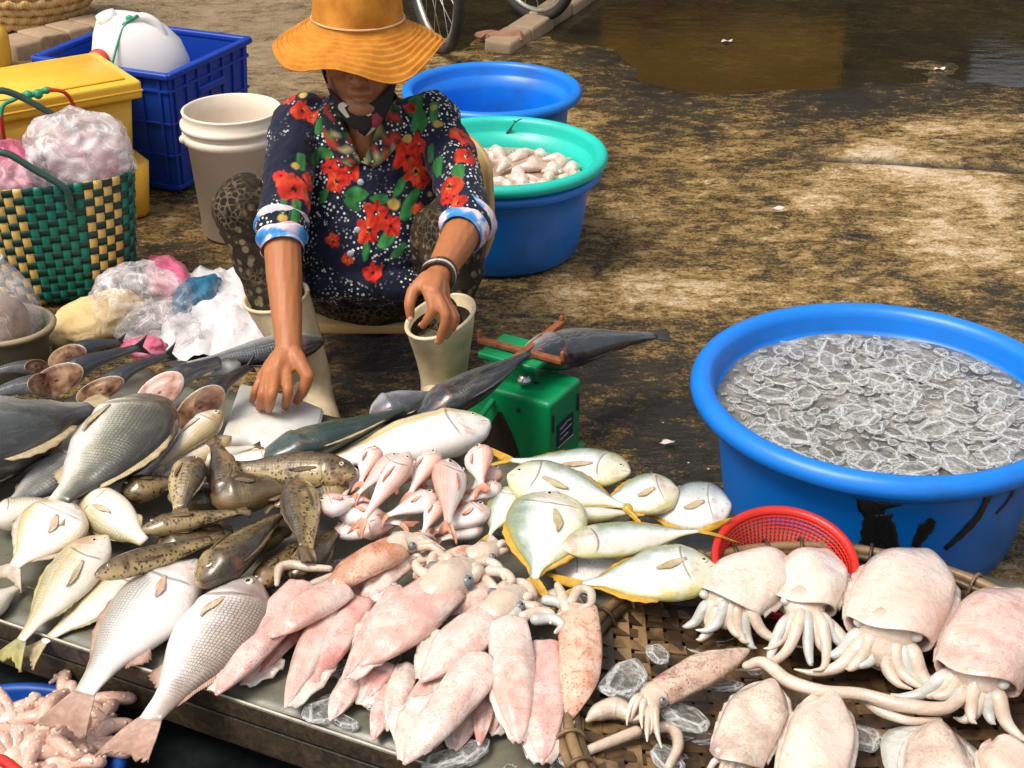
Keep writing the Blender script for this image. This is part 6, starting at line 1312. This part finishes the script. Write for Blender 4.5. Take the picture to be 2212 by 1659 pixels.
# --- floral shirt
SG = []
rings = []
for z, cx, cy, rx, ry in [(.175, -.318, 3.01, .158, .13), (.26, -.315, 2.955, .168, .150), (.33, -.312, 2.955, .168, .145), (.40, -.310, 2.968, .165, .128), (.47, -.308, 2.978, .166, .112), (.53, -.306, 2.985, .160, .096), (.575, -.305, 2.985, .118, .078), (.60, -.305, 2.978, .075, .064), (.625, -.305, 2.968, .060, .056)]:
    a = np.linspace(0, 2 * math.pi, 40, endpoint=False); rings.append(np.stack([cx + rx * np.cos(a), cy + ry * np.sin(a), np.full(40, z)], -1))
SG.append(loft(np.array(rings)))
SG += [cap([V(-.40, 3.0, .545), SHL + V(.008, -.02, -.004), SHL * .5 + ELB_L * .5, ELB_L + (ELB_L - SHL).normalized() * .0], [.050, .054, .052, .050], 18, 22), cap([V(-.21, 3.0, .55), SHR + V(-.006, -.02, -.004), SHR * .5 + ELB_R * .5, ELB_R], [.050, .054, .052, .050], 18, 22)]
SG += [cap([V(-.40, 2.84, .245), V(-.31, 2.815, .26), V(-.22, 2.83, .25)], [.035, .03, .035], 12)]
sv, sf_, sn_ = remesh(SG, .0029, 8, .5)
fold = .010 * fbm(sv[:, 0] * 10 + sv[:, 2] * 13, sv[:, 2] * 9 - sv[:, 0] * 15 + sv[:, 1] * 12, 17, 3) + .007 * np.abs(fbm(sv[:, 0] * 26 - sv[:, 2] * 9, sv[:, 2] * 10 + sv[:, 1] * 20, 19, 3))
sv = sv + sn_ * fold[:, None]
from mathutils.bvhtree import BVHTree
bvh = BVHTree.FromPolygons([Vector(q) for q in sv], sf_)
def on_shirt(px, py):
    d = ray(px, py).normalized(); h = bvh.ray_cast(Vector((0, 0, CAM_H)), d); return h[0]
scol = np.tile(np.array((.005, .007, .021, 1.0)), (len(sv), 1)); dirty = fbm(sv[:, 0] * 8, sv[:, 2] * 8, 5, 3)[:, None]; scol[:, :3] += np.clip(dirty, 0, 1) * np.array((.004, .008, .02))
rs = random.Random(3)
def printmark(px, py, rpx, kind):
    h = on_shirt(px, py)
    if h is None: return
    r = sizeat(h, rpx); d = sv - np.array(h); dist = np.linalg.norm(d, axis=1); sel = np.where(dist < r * 1.35)[0]
    if len(sel) == 0: return
    x, y = d[sel, 0], d[sel, 2] * .85 - d[sel, 1] * .45; th = np.arctan2(y, x); ph = rs.uniform(0, 6); dd = dist[sel]
    nz = fbm(sv[sel, 0] * 60 + px, (sv[sel, 2] - sv[sel, 1]) * 60, px % 50, 3)
    if kind == 'red':
        edge = r * (.80 + .17 * np.cos(5 * th + ph) + .25 * nz); m = sm(1.02, .97, dd / edge); q = np.clip(dd / edge, 0, 1)
        crease = np.abs(np.sin(2.5 * th + ph / 2)); base = np.array((.62, .022, .010))[None] * (.45 + .75 * crease[:, None] * (.4 + .6 * q[:, None])) + np.array((.25, .10, .02)) * np.clip(nz, 0, 1)[:, None]
        base = np.where((q < .22 + .05 * nz)[:, None], np.array((.03, .006, .006)), base)
        base = np.where(((q > .20) & (q < .26) & (nz > .1))[:, None], np.array((.55, .35, .06)), base)
    elif kind == 'green':
        x2, y2 = x * math.cos(ph) + y * math.sin(ph), -x * math.sin(ph) + y * math.cos(ph); e = np.abs(y2) / (r * .45 * np.clip(1 - (x2 / r) ** 2, .02, 1)); m = sm(1.1, .8, e) * (np.abs(x2) < r)
        base = np.array((.03, .16, .04))[None] * (.5 + 1.0 * np.clip(.5 + nz, 0, 1.4)[:, None])
    elif kind == 'yellow': m = sm(1.0, .7, dd / (r * (.8 + .5 * nz))); base = np.array((.52, .36, .08))[None] * (.6 + .5 * np.clip(nz + .5, 0, 1)[:, None])
    scol[sel, :3] = scol[sel, :3] * (1 - m[:, None]) + base * m[:, None]
for q in [(640, 455, 24), (770, 420, 28), (890, 228, 22), (905, 258, 24), (885, 440, 30), (838, 512, 26), (700, 330, 22), (680, 345, 18), (612, 440, 18), (938, 240, 20), (820, 430, 22), (760, 440, 20), (905, 225, 20), (720, 250, 18), (690, 275, 16), (945, 360, 18), (865, 400, 22), (650, 350, 16), (990, 370, 16), (930, 330, 16), (700, 420, 16), (860, 545, 20), (790, 545, 18)]: printmark(*q, 'green')
for q in [(640, 358, 14), (880, 300, 16), (850, 440, 18), (945, 268, 16), (935, 232, 14), (780, 300, 10), (655, 205, 12), (722, 300, 12), (930, 420, 10), (610, 470, 14)]: printmark(*q, 'yellow')
for q in [(635, 408, 44), (608, 380, 20), (668, 392, 26), (655, 240, 30), (626, 214, 22), (676, 252, 22), (714, 362, 26), (727, 392, 28), (755, 372, 28), (742, 342, 18), (880, 338, 40), (906, 312, 28), (898, 370, 32), (914, 390, 22), (1000, 296, 32), (1006, 338, 28), (970, 402, 30), (988, 438, 24), (964, 428, 20), (798, 498, 34), (812, 460, 30), (844, 488, 28), (935, 480, 30), (908, 455, 20), (636, 500, 22), (668, 447, 18), (972, 498, 18), (806, 590, 26), (868, 208, 18), (882, 232, 18), (690, 205, 14), (720, 520, 18), (750, 560, 16)]: printmark(*q, 'red')
shm = N('floral_shirt_cloth'); o = shm.obj(); sc0 = shm.attr('Col', 'Color')
dots = shm.math('MULTIPLY', shm.step(shm.vor(o, 120, 'F1', 'Distance'), .36, .27), shm.step(shm.noise(o, 9, 3), .44, .55))
lum = shm.n.new('ShaderNodeRGBToBW'); shm.l.new(sc0, lum.inputs[0]); dots = shm.math('MULTIPLY', dots, shm.step(lum.outputs[0], .05, .02))
c = shm.mix(dots, sc0, (.66, .66, .62)); shm.p(base=c, rough=.8, spec=.2, sheen=.1, normal=shm.bump(shm.noise(o, 500, 2), .25, .0008))
# V neck: cut the cloth away in front of the throat
vn = on_shirt(776, 350); vz0 = vn.z; cx_ = -.306; ctr = np.array([sv[list(q)].mean(0) for q in sf_])
half = np.clip((ctr[:, 2] - vz0) / (.60 - vz0), 0, 1.2) * .056
cut = (ctr[:, 1] < 2.965) & (np.abs(ctr[:, 0] - cx_) < half) & (ctr[:, 2] > vz0)
cut |= (ctr[:, 2] > .612) & (np.hypot(ctr[:, 0] - cx_, ctr[:, 1] - 2.968) < .075)
keep = [q for q, k in zip(sf_, cut) if not k]
shirt = mk('shirt', (sv, keep), shm.m, person, attrs={'Col': scol})
# collar: two lapels along the V and round the neck
for s_ in (-1, 1):
    g = []
    for k in np.linspace(0, 1, 12):
        z = vz0 + (.615 - vz0) * k; x = cx_ + s_ * (.050 * k + .002); h = bvh.ray_cast(Vector((x, 2.0, z)), Vector((0, 1, 0))); y = h[0].y if h[0] else 2.93
        if k > .86: y = max(y, 2.93 + (k - .86) * .35)
        wd = .012 + .036 * math.sin(math.pi * min(1, k * .75 + .12))
        row = []
        for v in np.linspace(0, 1, 5):
            xx = x + s_ * wd * v; zz_ = z - wd * v * .35; h2 = bvh.ray_cast(Vector((xx, 2.0, min(zz_, .585))), Vector((0, 1, 0))); yy = (h2[0].y if h2[0] else y) - .006 - .003 * math.sin(v * math.pi)
            if k > .86: yy = yy + (k - .86) * .25 * (1 - v)
            row.append((xx, yy, zz_))
        g.append(row)
    gv, gf = shell(g, .003); cc_ = np.tile(np.array((.012, .018, .022, 1.0)), (len(gv), 1)); nz = fbm(gv[:, 0] * 70, gv[:, 2] * 70, 9, 3); cc_[nz > .18, :3] = (.10, .16, .05); cc_[nz > .34, :3] = (.40, .34, .16); cc_[nz < -.30, :3] = (.38, .04, .02)
    mk('collar', (gv, gf), shm.m, shirt, attrs={'Col': cc_})
btn = plain('pearl_button', (.42, .45, .52), .3, .1, 60, 0)
for px, py in ((779, 394), (772, 497), (757, 548)):
    h = on_shirt(px, py)
    if h: mk('button', ball(h, (.0075, .004, .0075), 14, 6), btn, shirt)
# rolled cuffs, light blue and pink
cfm = N('tie_dye_cuff'); o = cfm.obj(); cfm.p(base=cfm.ramp(cfm.noise(o, 16, 3, .5, 1.0), [(.36, (.02, .17, .50)), (.46, (.06, .28, .60)), (.52, (.66, .50, .54)), (.62, (.70, .62, .64)), (.70, (.60, .26, .30))]), rough=.8, normal=cfm.bump(cfm.noise(o, 60, 3), .3, .003))
for E, Wr, S_ in ((ELB_L, WRI_L, SHL), (ELB_R, WRI_R, SHR)):
    d = (Wr - E).normalized(); a0 = E - d * .022; cp_ = [a0 + d * t for t in (0, .02, .04, .062, .075)]
    c_ = catmull(cp_, 9); tg, A, B = frames(c_); u = np.linspace(0, 2 * math.pi, 28, endpoint=False); rr_ = []
    for i in range(9):
        r = .050 + .007 * math.sin(i * 1.6) - .001 * i; wv_ = 1 + .05 * np.sin(u * 3 + i) ; rr_.append(c_[i] + (np.cos(u)[:, None] * A[i] + np.sin(u)[:, None] * B[i]) * (r * wv_)[:, None])
    for k_, r in ((8, .043), (6, .041), (2, .041)): rr_.append(c_[k_] + (np.cos(u)[:, None] * A[k_] + np.sin(u)[:, None] * B[k_]) * r)
    mk('cuff', loft(np.array(rr_), True, True), cfm.m, shirt)
# bracelets on the right-hand wrist
bdir = (WRI_R - ELB_R).normalized(); c_ = WRI_R - bdir * .008; tg0, A, B = frames(np.array([list(c_), list(c_ + bdir * .01)]))
bm_d = plain('dark_bead_string', (.03, .02, .015), .4, .3, 60, .1); bm_l = plain('pale_bead_string', (.55, .48, .42), .35, .2, 60, .1)
for k, (off, m_) in enumerate(((-.006, bm_d), (.002, bm_l), (.009, bm_d))):
    ring = [c_ + bdir * off + Vector(A[0]) * .031 * math.cos(a) + Vector(B[0]) * .031 * math.sin(a) + bdir * .004 * math.sin(2 * a) for a in np.linspace(0, 2 * math.pi, 26)]
    mk('bracelet', tube(ring, .0036, 7, 60, round_ends=False), m_, person)
# face cover pulled down under the chin
mkm = N('printed_face_cover'); o = mkm.obj(); q = mkm.vor(o, 46, 'F1', 'Color'); bw = mkm.n.new('ShaderNodeSeparateColor'); mkm.l.new(q, bw.inputs[0])
mkm.p(base=mkm.ramp(bw.outputs[0], [(0, (.012, .010, .012)), (.70, (.016, .012, .014)), (.72, (.30, .04, .05)), (.84, (.50, .30, .28)), (.92, (.60, .56, .50))], 'CONSTANT'), rough=.8)
g = []
for k in np.linspace(-1, 1, 26):
    a = abs(k); x = .080 * math.sin(k * math.pi / 2) ; y = .060 * math.cos(k * math.pi / 2) ** .8 + .022 * (1 - a) ; z = -.122 + .105 * a ** 1.6
    wd = .030 * (1 - a) + .010 + .012 * (1 if 0 < k < .75 else 0)
    g.append([list(hd(x * (1 - .10 * (1 - v)), y - .006 * v, z + (v - .5) * wd * 1.3)) for v in np.linspace(0, 1, 5)])
gv, gf = shell(g, .003); mk('face_cover', (gv, gf), mkm.m, person)

# --- orange bucket hat
htm = N('orange_cotton'); o = htm.obj()
htm.p(base=htm.ramp(htm.noise(o, 30, 5, .65), [(.3, (.42, .150, .016)), (.7, (.60, .25, .035))]), rough=.85, spec=.2, normal=htm.bump(htm.noise(o, 350, 3), .35, .001))
hat_c = HC + V(-.002, .0, .057); HM = Matrix.Rotation(math.radians(1.5), 3, 'Y') @ Matrix.Rotation(math.radians(1), 3, 'X')
a = np.linspace(0, 2 * math.pi, 96, endpoint=False); rings = []
for r, z, br in [(.004, .118, 0), (.05, .117, 0), (.070, .110, 0), (.080, .096, 0), (.086, .05, 0), (.090, .004, 0), (.0935, -.001, .02)] + [(.0935 + .0735 * t, -.004 - .046 * t ** 1.1, t) for t in np.linspace(.06, 1, 44)] + [(.1660, -.0525, 1), (.1630, -.0515, 1), (.130, -.028, .45), (.091, -.004, .02), (.083, .05, 0), (.06, .10, 0), (.004, .112, 0)]:
    rip = .0026 * math.sin(br * 8 * 2 * math.pi) if 0 < br < 1 else 0
    wav = br ** 1.5 * (.013 * np.cos(2 * a + .4) + .014 * np.sin(3 * a + 1.0) + .008 * np.cos(5 * a + 2) - .008); rad = r * (1 + .035 * br * np.cos(2 * a)); sq = (1 + .03 * np.sin(4 * a) * (1 if br == 0 else 0))
    q = np.stack([rad * sq * np.cos(a), rad * sq * np.sin(a) * (1.06 if br == 0 else 1.0), np.full(96, z) + wav + rip], -1); rings.append(q)
hv_, hfc = loft(np.array(rings)); hv_ = hv_ + .0035 * np.stack([fbm(hv_[:, 0] * 30, hv_[:, 2] * 40, k, 3) for k in (1, 2, 3)], -1)
hat = mk('hat', (hv_ @ np.array(HM).T + np.array(hat_c), hfc), htm.m, person)
band = np.array([[.0915 * math.cos(t), .0965 * math.sin(t), .006] for t in np.linspace(0, 2 * math.pi, 60)]); mk('hat_band', tube([V(*(np.array(HM) @ q)) + hat_c for q in band], .0022, 6, 120, round_ends=False), plain('pale_pink_piping', (.66, .40, .22), .7, .2, 60, .1), hat)
for s_ in (-1, 1): mk('chin_cord', tube([hd(s_ * .080, .0, .06), hd(s_ * .078, .02, -.03), hd(s_ * .055, .045, -.09)], .0022, 6, 14), bm_d, person)

# --- cream rubber boots
bom = N('cream_rubber'); o = bom.obj(); bom.p(base=bom.ramp(bom.noise(o, 14, 5, .65), [(.3, (.44, .34, .19)), (.6, (.66, .55, .36)), (.8, (.74, .66, .50))]), rough=.4, normal=bom.bump(bom.noise(o, 40, 3), .15, .003))
som = plain('orange_sole', (.55, .25, .04), .5, .2, 20, .1)
for tx, ty, tz, an, toe, r0, tilt in ((596, 640, .255, ANK_L + V(.005, .0, 0), V(.05, -.14, 0), .066, .12), (951, 684, .262, V(-.142, 2.705, .10), V(.0, -.15, 0), .068, .25)):
    top = P(tx, ty, tz); u = np.linspace(0, 2 * math.pi, 30, endpoint=False); rr_ = []; cs = catmull([top, top * .5 + an * .5 + V(0, .006, .0), an, an + V(0, 0, -.05)], 14)
    for i, c_ in enumerate(cs):
        t = i / 13; r = r0 * (1 - .30 * sm(0, .75, np.array(t)) + .03 * sm(.8, 1.0, np.array(t))); zof = (tilt * .10 * np.cos(u - .6)) * (1 - t) ** 3
        rr_.append(np.stack([c_[0] + r * np.cos(u), c_[1] + r * .92 * np.sin(u), c_[2] + zof + 0 * u], -1))
    inn = [rr_[0] + (np.array(cs[0]) - rr_[0]) * .02 + np.array((0, 0, .003)), np.array(cs[0]) + (rr_[0] - np.array(cs[0])) * .93, np.array(cs[3]) + (rr_[3] - np.array(cs[3])) * .9]
    shaft = loft(np.array(inn[::-1] + rr_), True, True)
    foot = remesh([cap([an + V(0, .025, -.055), an + toe * .5 + V(0, 0, -.06), an + toe + V(0, 0, -.066)], [.046, .044, .040], 16), cap([an + V(0, .01, -.02), an + toe * .4 + V(0, 0, -.045)], [.046, .04], 16)], .006, 4)
    b = mk('boot', join(shaft, foot[:2]), bom.m, person)
    mk('boot_shade', loft(np.array([np.array(cs[1]) + (rr_[1] - np.array(cs[1])) * .90, np.array(cs[3]) + (rr_[3] - np.array(cs[3])) * .86, np.array(cs[3]) + (rr_[3] - np.array(cs[3])) * .1]), False, True), dkm, b)
    mk('rim_band', tube([V(*q) for q in list(rr_[0]) + [rr_[0][0]]], .0042, 7, 62, round_ends=False), bom.m, b)
    a_, c2 = an + V(0, .04, -.097), an + toe + V(0, -.01, -.097); mk('sole', tube([V(a_.x, a_.y, .004), V((a_.x + c2.x) / 2, (a_.y + c2.y) / 2, .004), V(c2.x, c2.y, .004)], [.042, .046, .040], 14, 14, .28, (0, 0, 1)), som, b)
# dark caps in the boot mouths: the shade inside put into colour
# --- low plastic chair behind the person
chm = plain('yellow_beige_plastic', (.62, .41, .16), .45, .12, 12, .06)
ch = thing('plastic_chair', 'low yellowish plastic chair under the seated person', 'chair', V(-.29, 3.12, 0))
g = []
for k in np.linspace(-1, 1, 18):
    x = -.268 + .212 * math.sin(k * 1.25) / math.sin(1.25); y = 3.235 - .16 * (abs(k) ** 2.2); row = []
    for z in np.linspace(.10 + .15 * abs(k) ** 4, .47 - .05 * abs(k) ** 3, 7): row.append((x + .012 * k * math.sin((z - .1) * 8), y + (z - .1) * .06, z))
    g.append(row)
gv, gf = shell(g, .012); mk('backrest', (gv, gf), chm, ch)
mk('seat', box(V(-.29, 3.10, .085), (.38, .30, .025), None, .01, 3), chm, ch)
for x in (-.45, -.13):
    for y in (2.98, 3.22): mk('leg', tube([(x, y, .08), (x * 1.02, y, .004)], [.02, .016], 10, 4), chm, ch)

# ------------------------------------------------------------------ plastic bags and sacks
def film(name, col, alpha, rough=.18, col2=None, amin=.0):
    g = N(name); o = g.obj(); n1 = g.noise(o, 11, 4, .55, 1.0); c = g.mix(g.step(g.noise(o, 8, 3), .45, .65), col, col2 or col)
    w = g.math('ABSOLUTE', g.math('SUBTRACT', g.noise(o, 12, 2, .5, 2.0), .5)); crease = g.step(w, .03, .0)
    g.p(base=c, rough=rough, spec=.6, alpha=g.math('ADD', g.math('MULTIPLY_ADD', g.step(n1, .35, .7), alpha, amin), g.math('MULTIPLY', crease, .30), clamp=True), normal=g.bump(w, .22, .02)); return g.m
def crumple(c, r, seed, sub=4, amp=.28, R=None, tie=None, freq=1.4):
    bm = bmesh.new(); bmesh.ops.create_icosphere(bm, subdivisions=sub, radius=1); v = np.array([list(q.co) for q in bm.verts]); bm.verts.index_update(); f = [[q.index for q in p.verts] for p in bm.faces]; bm.free()
    d = np.array([(1 - 2 * abs(noise.noise(Vector(q) * freq + Vector((seed, 0, 0))))) * .6 + .4 * (1 - 2 * abs(noise.noise(Vector(q) * freq * 2.3 + Vector((0, seed, 0))))) for q in v])
    v = v * (1 + amp * (d - .3))[:, None]
    if tie is not None: k = sm(tie, 1.05, v[:, 2]); v[:, :2] *= (1 - .82 * k)[:, None]; v[:, 2] += .25 * k
    v = v * np.array(r)
    if R is not None: v = v @ np.array(R).T
    return v + np.array(c), f
clear = film('clear_plastic_film', (.80, .76, .76), .40, .2, (.74, .68, .70), .06); milky = film('milky_plastic_film', (.80, .74, .74), .55, .25, (.74, .60, .62), .18)
pinkf = film('pink_plastic_film', (.72, .13, .24), .7, .3, (.74, .34, .44), .45); bluef = film('blue_plastic_film', (.01, .14, .27), .5, .3, (.02, .22, .36), .6); pale_pink = film('pale_pink_film', (.76, .42, .48), .6, .3, (.80, .62, .66), .35)
def bag(nm, label, px, py, z, r, mat, seed, cat='plastic bag', Y=None, **k):
    c = PY(px, py, Y) if Y else P(px, py, z); ob = mk(nm, crumple(c, r, seed, **k), mat); return tag(ob, label, cat)
bag('plastic_bag', 'milky clear plastic bag bulging out of the woven bag', 170, 335, 0, (.125, .085, .105), milky, 3, Y=3.36, sub=5, amp=.22)
bag('plastic_bag', 'pinkish bundle showing through inside the milky bag', 180, 345, 0, (.075, .05, .06), pale_pink, 9, Y=3.37)
bag('plastic_bag', 'pink plastic bag at the left edge behind the woven bag handle', 22, 350, 0, (.06, .05, .05), pinkf, 5, Y=3.44)
bag('plastic_bag', 'pale pink bag stuffed in the left end of the woven bag', 30, 400, 0, (.07, .06, .06), pale_pink, 6, Y=3.38)
bag('plastic_bag', 'large clear plastic bag heap in front of the woven bag', 305, 655, .075, (.105, .09, .085), clear, 11, sub=5, amp=.34)
bag('plastic_bag', 'second clear plastic bag lying lower towards the sawn fish', 345, 715, .05, (.085, .06, .05), clear, 14, sub=4, amp=.36)
bag('plastic_bag', 'crumpled pink plastic bag behind the clear heap, reaching up right', 365, 605, .05, (.045, .10, .045), pinkf, 17, R=rotz(.55), sub=4, amp=.36)
bag('plastic_bag', 'crumpled deep blue plastic bag beside the pink one', 430, 642, .045, (.042, .075, .045), bluef, 19, R=rotz(-.45), sub=4, amp=.30)
bag('plastic_bag', 'bright pink plastic scrap among the sawn fish tails', 310, 752, .19, (.04, .03, .02), pinkf, 23, amp=.4)
sackm = N('cream_yellow_sack'); o = sackm.obj(); sackm.p(base=sackm.ramp(sackm.noise(o, 10, 4), [(.3, (.62, .42, .16)), (.7, (.76, .58, .30))]), rough=.75, normal=sackm.bump(sackm.noise(o, 26, 4, .55, 1.0), .6, .012))
bag('sack', 'flat cream yellow sack lying beside the clear bags', 205, 690, .03, (.075, .13, .045), sackm.m, 27, 'sack', R=rotz(-.5), sub=4, amp=.22)
# white plastic sheet spread on the ground behind the fish
wsm = film('white_plastic_sheet', (.78, .74, .74), .3, .3, (.66, .62, .60), .85)
g = []
c00, c10, c01, c11 = P(330, 800, .0), P(640, 775, .0), P(415, 600, .01), P(600, 585, .01)
for v in np.linspace(0, 1, 34):
    row = []
    for u in np.linspace(0, 1, 34):
        p = (c00 * (1 - u) + c10 * u) * (1 - v) + (c01 * (1 - u) + c11 * u) * v; e = .012 * noise.noise(Vector((u * 5, v * 5, 1))); row.append((p.x + e, p.y + e, p.z + .012 + .030 * math.sin(math.pi * v) * math.sin(math.pi * min(1, u + .1)) + .030 * abs(noise.noise(Vector((u * 4.5, v * 5, 0)))) + .012 * abs(noise.noise(Vector((u * 12, v * 12, 3))))))
    g.append(row)
gv, gf = shell(g, .0012); ob = mk('plastic_sheet', (gv, gf), wsm); tag(ob, 'crumpled white plastic sheet between the bags and the boot', 'plastic sheet')
# grey basin with a tied clear bag, left edge
bc = P(-2, 700, .12); basin = thing('grey_basin', 'grey green plastic basin cut by the left frame edge', 'basin', V(bc.x, bc.y, 0))
gbm = plain('grey_green_plastic', (.16, .155, .11), .5, .3, 14, .1, dirt=(.05, .04, .02)); mk('basin_wall', lathe([(.001, 0), (.085, 0), (.092, .006), (.104, .10), (.108, .106), (.118, .106), (.120, .114), (.114, .122), (.106, .120), (.098, .10), (.086, .012), (.001, .010)], 44, (bc.x, bc.y, 0), 1.0, .85), gbm, basin)
mk('rim', lathe([(.112, .112), (.121, .112), (.123, .118), (.116, .125), (.110, .122)], 44, (bc.x, bc.y, 0), 1.0, .85, closed=True), plain('tan_rim_plastic', (.34, .26, .15), .5, .3, 20, .1), basin)
tb_ = thing('tied_clear_bag', 'clear plastic bag tied with white band, standing in the grey basin', 'plastic bag', V(bc.x, bc.y, .03))
mk('bag_film', crumple((bc.x + .005, bc.y, .15), (.085, .07, .13), 31, 4, .16, None, .35, 2.0), clear, tb_)
mk('bag_neck', tube([(bc.x + .0, bc.y, .255), (bc.x - .005, bc.y, .30), (bc.x - .03, bc.y, .36)], [.025, .035, .055], 14, 10, round_ends=False), clear, tb_)
mk('tie_band', lathe([(.030, .0), (.034, .004), (.034, .014), (.030, .018)], 24, (bc.x, bc.y, .262), closed=True), plain('white_band', (.72, .70, .68), .4, .1, 30, .1), tb_)
mk('bag_content', crumple((bc.x + .005, bc.y, .11), (.06, .05, .07), 37, 3, .3), plain('brown_pink_seafood', (.34, .22, .14), .4, .5, 30, .3), tb_)

# ------------------------------------------------------------------ bicycles parked at the back
tyre = plain('dirty_black_tyre', (.03, .028, .024), .8, .3, 40, .4, dirt=(.14, .11, .07), dirtamt=.5); chrome = plain('dull_chrome', (.55, .52, .45), .3, .25, 40, .1, metal=.7); fpaint = plain('dark_frame_paint', (.05, .05, .045), .4, .3, 30, .1, dirt=(.2, .14, .08), dirtamt=.4)
def bicycle(label, F, h, lean=.06):
    h = Vector((h[0], h[1], 0)).normalized(); s_ = Vector((-h.y, h.x, 0)); up = (V(0, 0, 1) + s_ * lean).normalized(); root = thing('bicycle', label, 'bicycle', F, 'bicycles at the back'); R = .30
    def Q(a, z, o_=0): return F + h * a + up * z + s_ * o_
    for a0 in (0, .98):
        c = Q(a0, R); ring = [c + (h * math.cos(t) + up * math.sin(t)) * R for t in np.linspace(0, 2 * math.pi, 40)]
        w = mk('wheel', tube([c - s_ * .035, c + s_ * .035], .018, 10, 4), chrome, root)
        mk('tyre', tube([c + (q - c) * .955 for q in ring], .019, 10, 90, round_ends=False), tyre, w)
        mk('rim', tube([c + (q - c) * .87 for q in ring], .011, 8, 80, round_ends=False), chrome, w)
        for k in range(18):
            t = 2 * math.pi * k / 18; mk('spoke', tube([c + s_ * (.02 if k % 2 else -.02) + (h * math.cos(t + .3) + up * math.sin(t + .3)) * .015, c + (h * math.cos(t) + up * math.sin(t)) * R * .86], .0016, 4, 3, round_ends=False), chrome, w)
    for p, q, r in [((.98, .30), (.55, .28), .010), ((.98, .30), (.62, .72), .010), ((.55, .28), (.64, .78), .016), ((.55, .28), (.17, .62), .018), ((.63, .70), (.16, .70), .016)]:
        mk('frame_tube', tube([Q(*p), Q(*q)], r, 8, 4), fpaint, root)
    for o_ in (-.05, .05): mk('fork', tube([Q(0, R, o_), Q(.10, .60, o_ * .6), Q(.13, .66, 0)], .011, 8, 8), chrome, root)
    mk('steering_tube', tube([Q(.13, .62), Q(.19, .92)], .016, 8, 4), fpaint, root)
    mk('handlebar', tube([Q(.30, .96, -.26), Q(.19, .94, -.10), Q(.19, .94, .10), Q(.30, .96, .26)], .011, 8, 16), chrome, root)
    mk('saddle', tube([Q(.50, .84), Q(.62, .85), Q(.74, .86)], [.025, .05, .085], 12, 10, .45), tyre, root)
    mk('crank', tube([Q(.55, .28, -.06), Q(.55, .28, .06)], .05, 14, 4), chrome, root)
    for sg in (-1, 1): mk('pedal', box(Q(.55 + sg * .15, .28 - sg * .06, sg * .10), (.08, .05, .02), rotz(math.atan2(h.y, h.x)), .005), tyre, root)
    mk('mudguard', tube([Q(.98 + .33 * math.cos(t), R + .33 * math.sin(t)) for t in np.linspace(.2, 2.8, 12)], .022, 8, 30, .3), fpaint, root)
    mk('stand', tube([Q(.72, .26, .02), Q(.80, .01, .16)], .009, 6, 4), chrome, root)
bicycle('parked bicycle whose front wheel shows right of the orange hat', P(948, 108, 0), (-.36, .93))
bicycle('second parked bicycle with pale wheel rim at the top of the frame', P(1150, 40, 0), (-.62, .80))

# small litter on the ground
lit = plain('pale_litter', (.66, .52, .48), .7, .2, 60, .2)
for i, (x, y, lb, w) in enumerate([(1682, 452, 'pinkish white litter scrap on the mud right of the teal tub', .011), (1442, 958, 'pale straw standing on the mud between scale and tub', .008), (1590, 1108, 'small white curled scrap above the red colander', .012), (1570, 90, 'pale leaf like scrap at the puddle edge', .012), (2030, 150, 'yellowish scrap floating in the puddle', .012)]):
    c = P(x, y, .004 if y > 200 else -.012); rr = random.Random(i); g = [[(c.x + (a + .3 * b) * w * 1.6, c.y + b * w * .8, c.z + .004 + .25 * w * math.sin(a * 3 + b * 2 + i)) for a in np.linspace(-1, 1, 6)] for b in np.linspace(-1, 1, 4)]
    gv, gf = shell(g, .0015); tag(mk('litter', (gv, gf), lit), lb, 'litter')
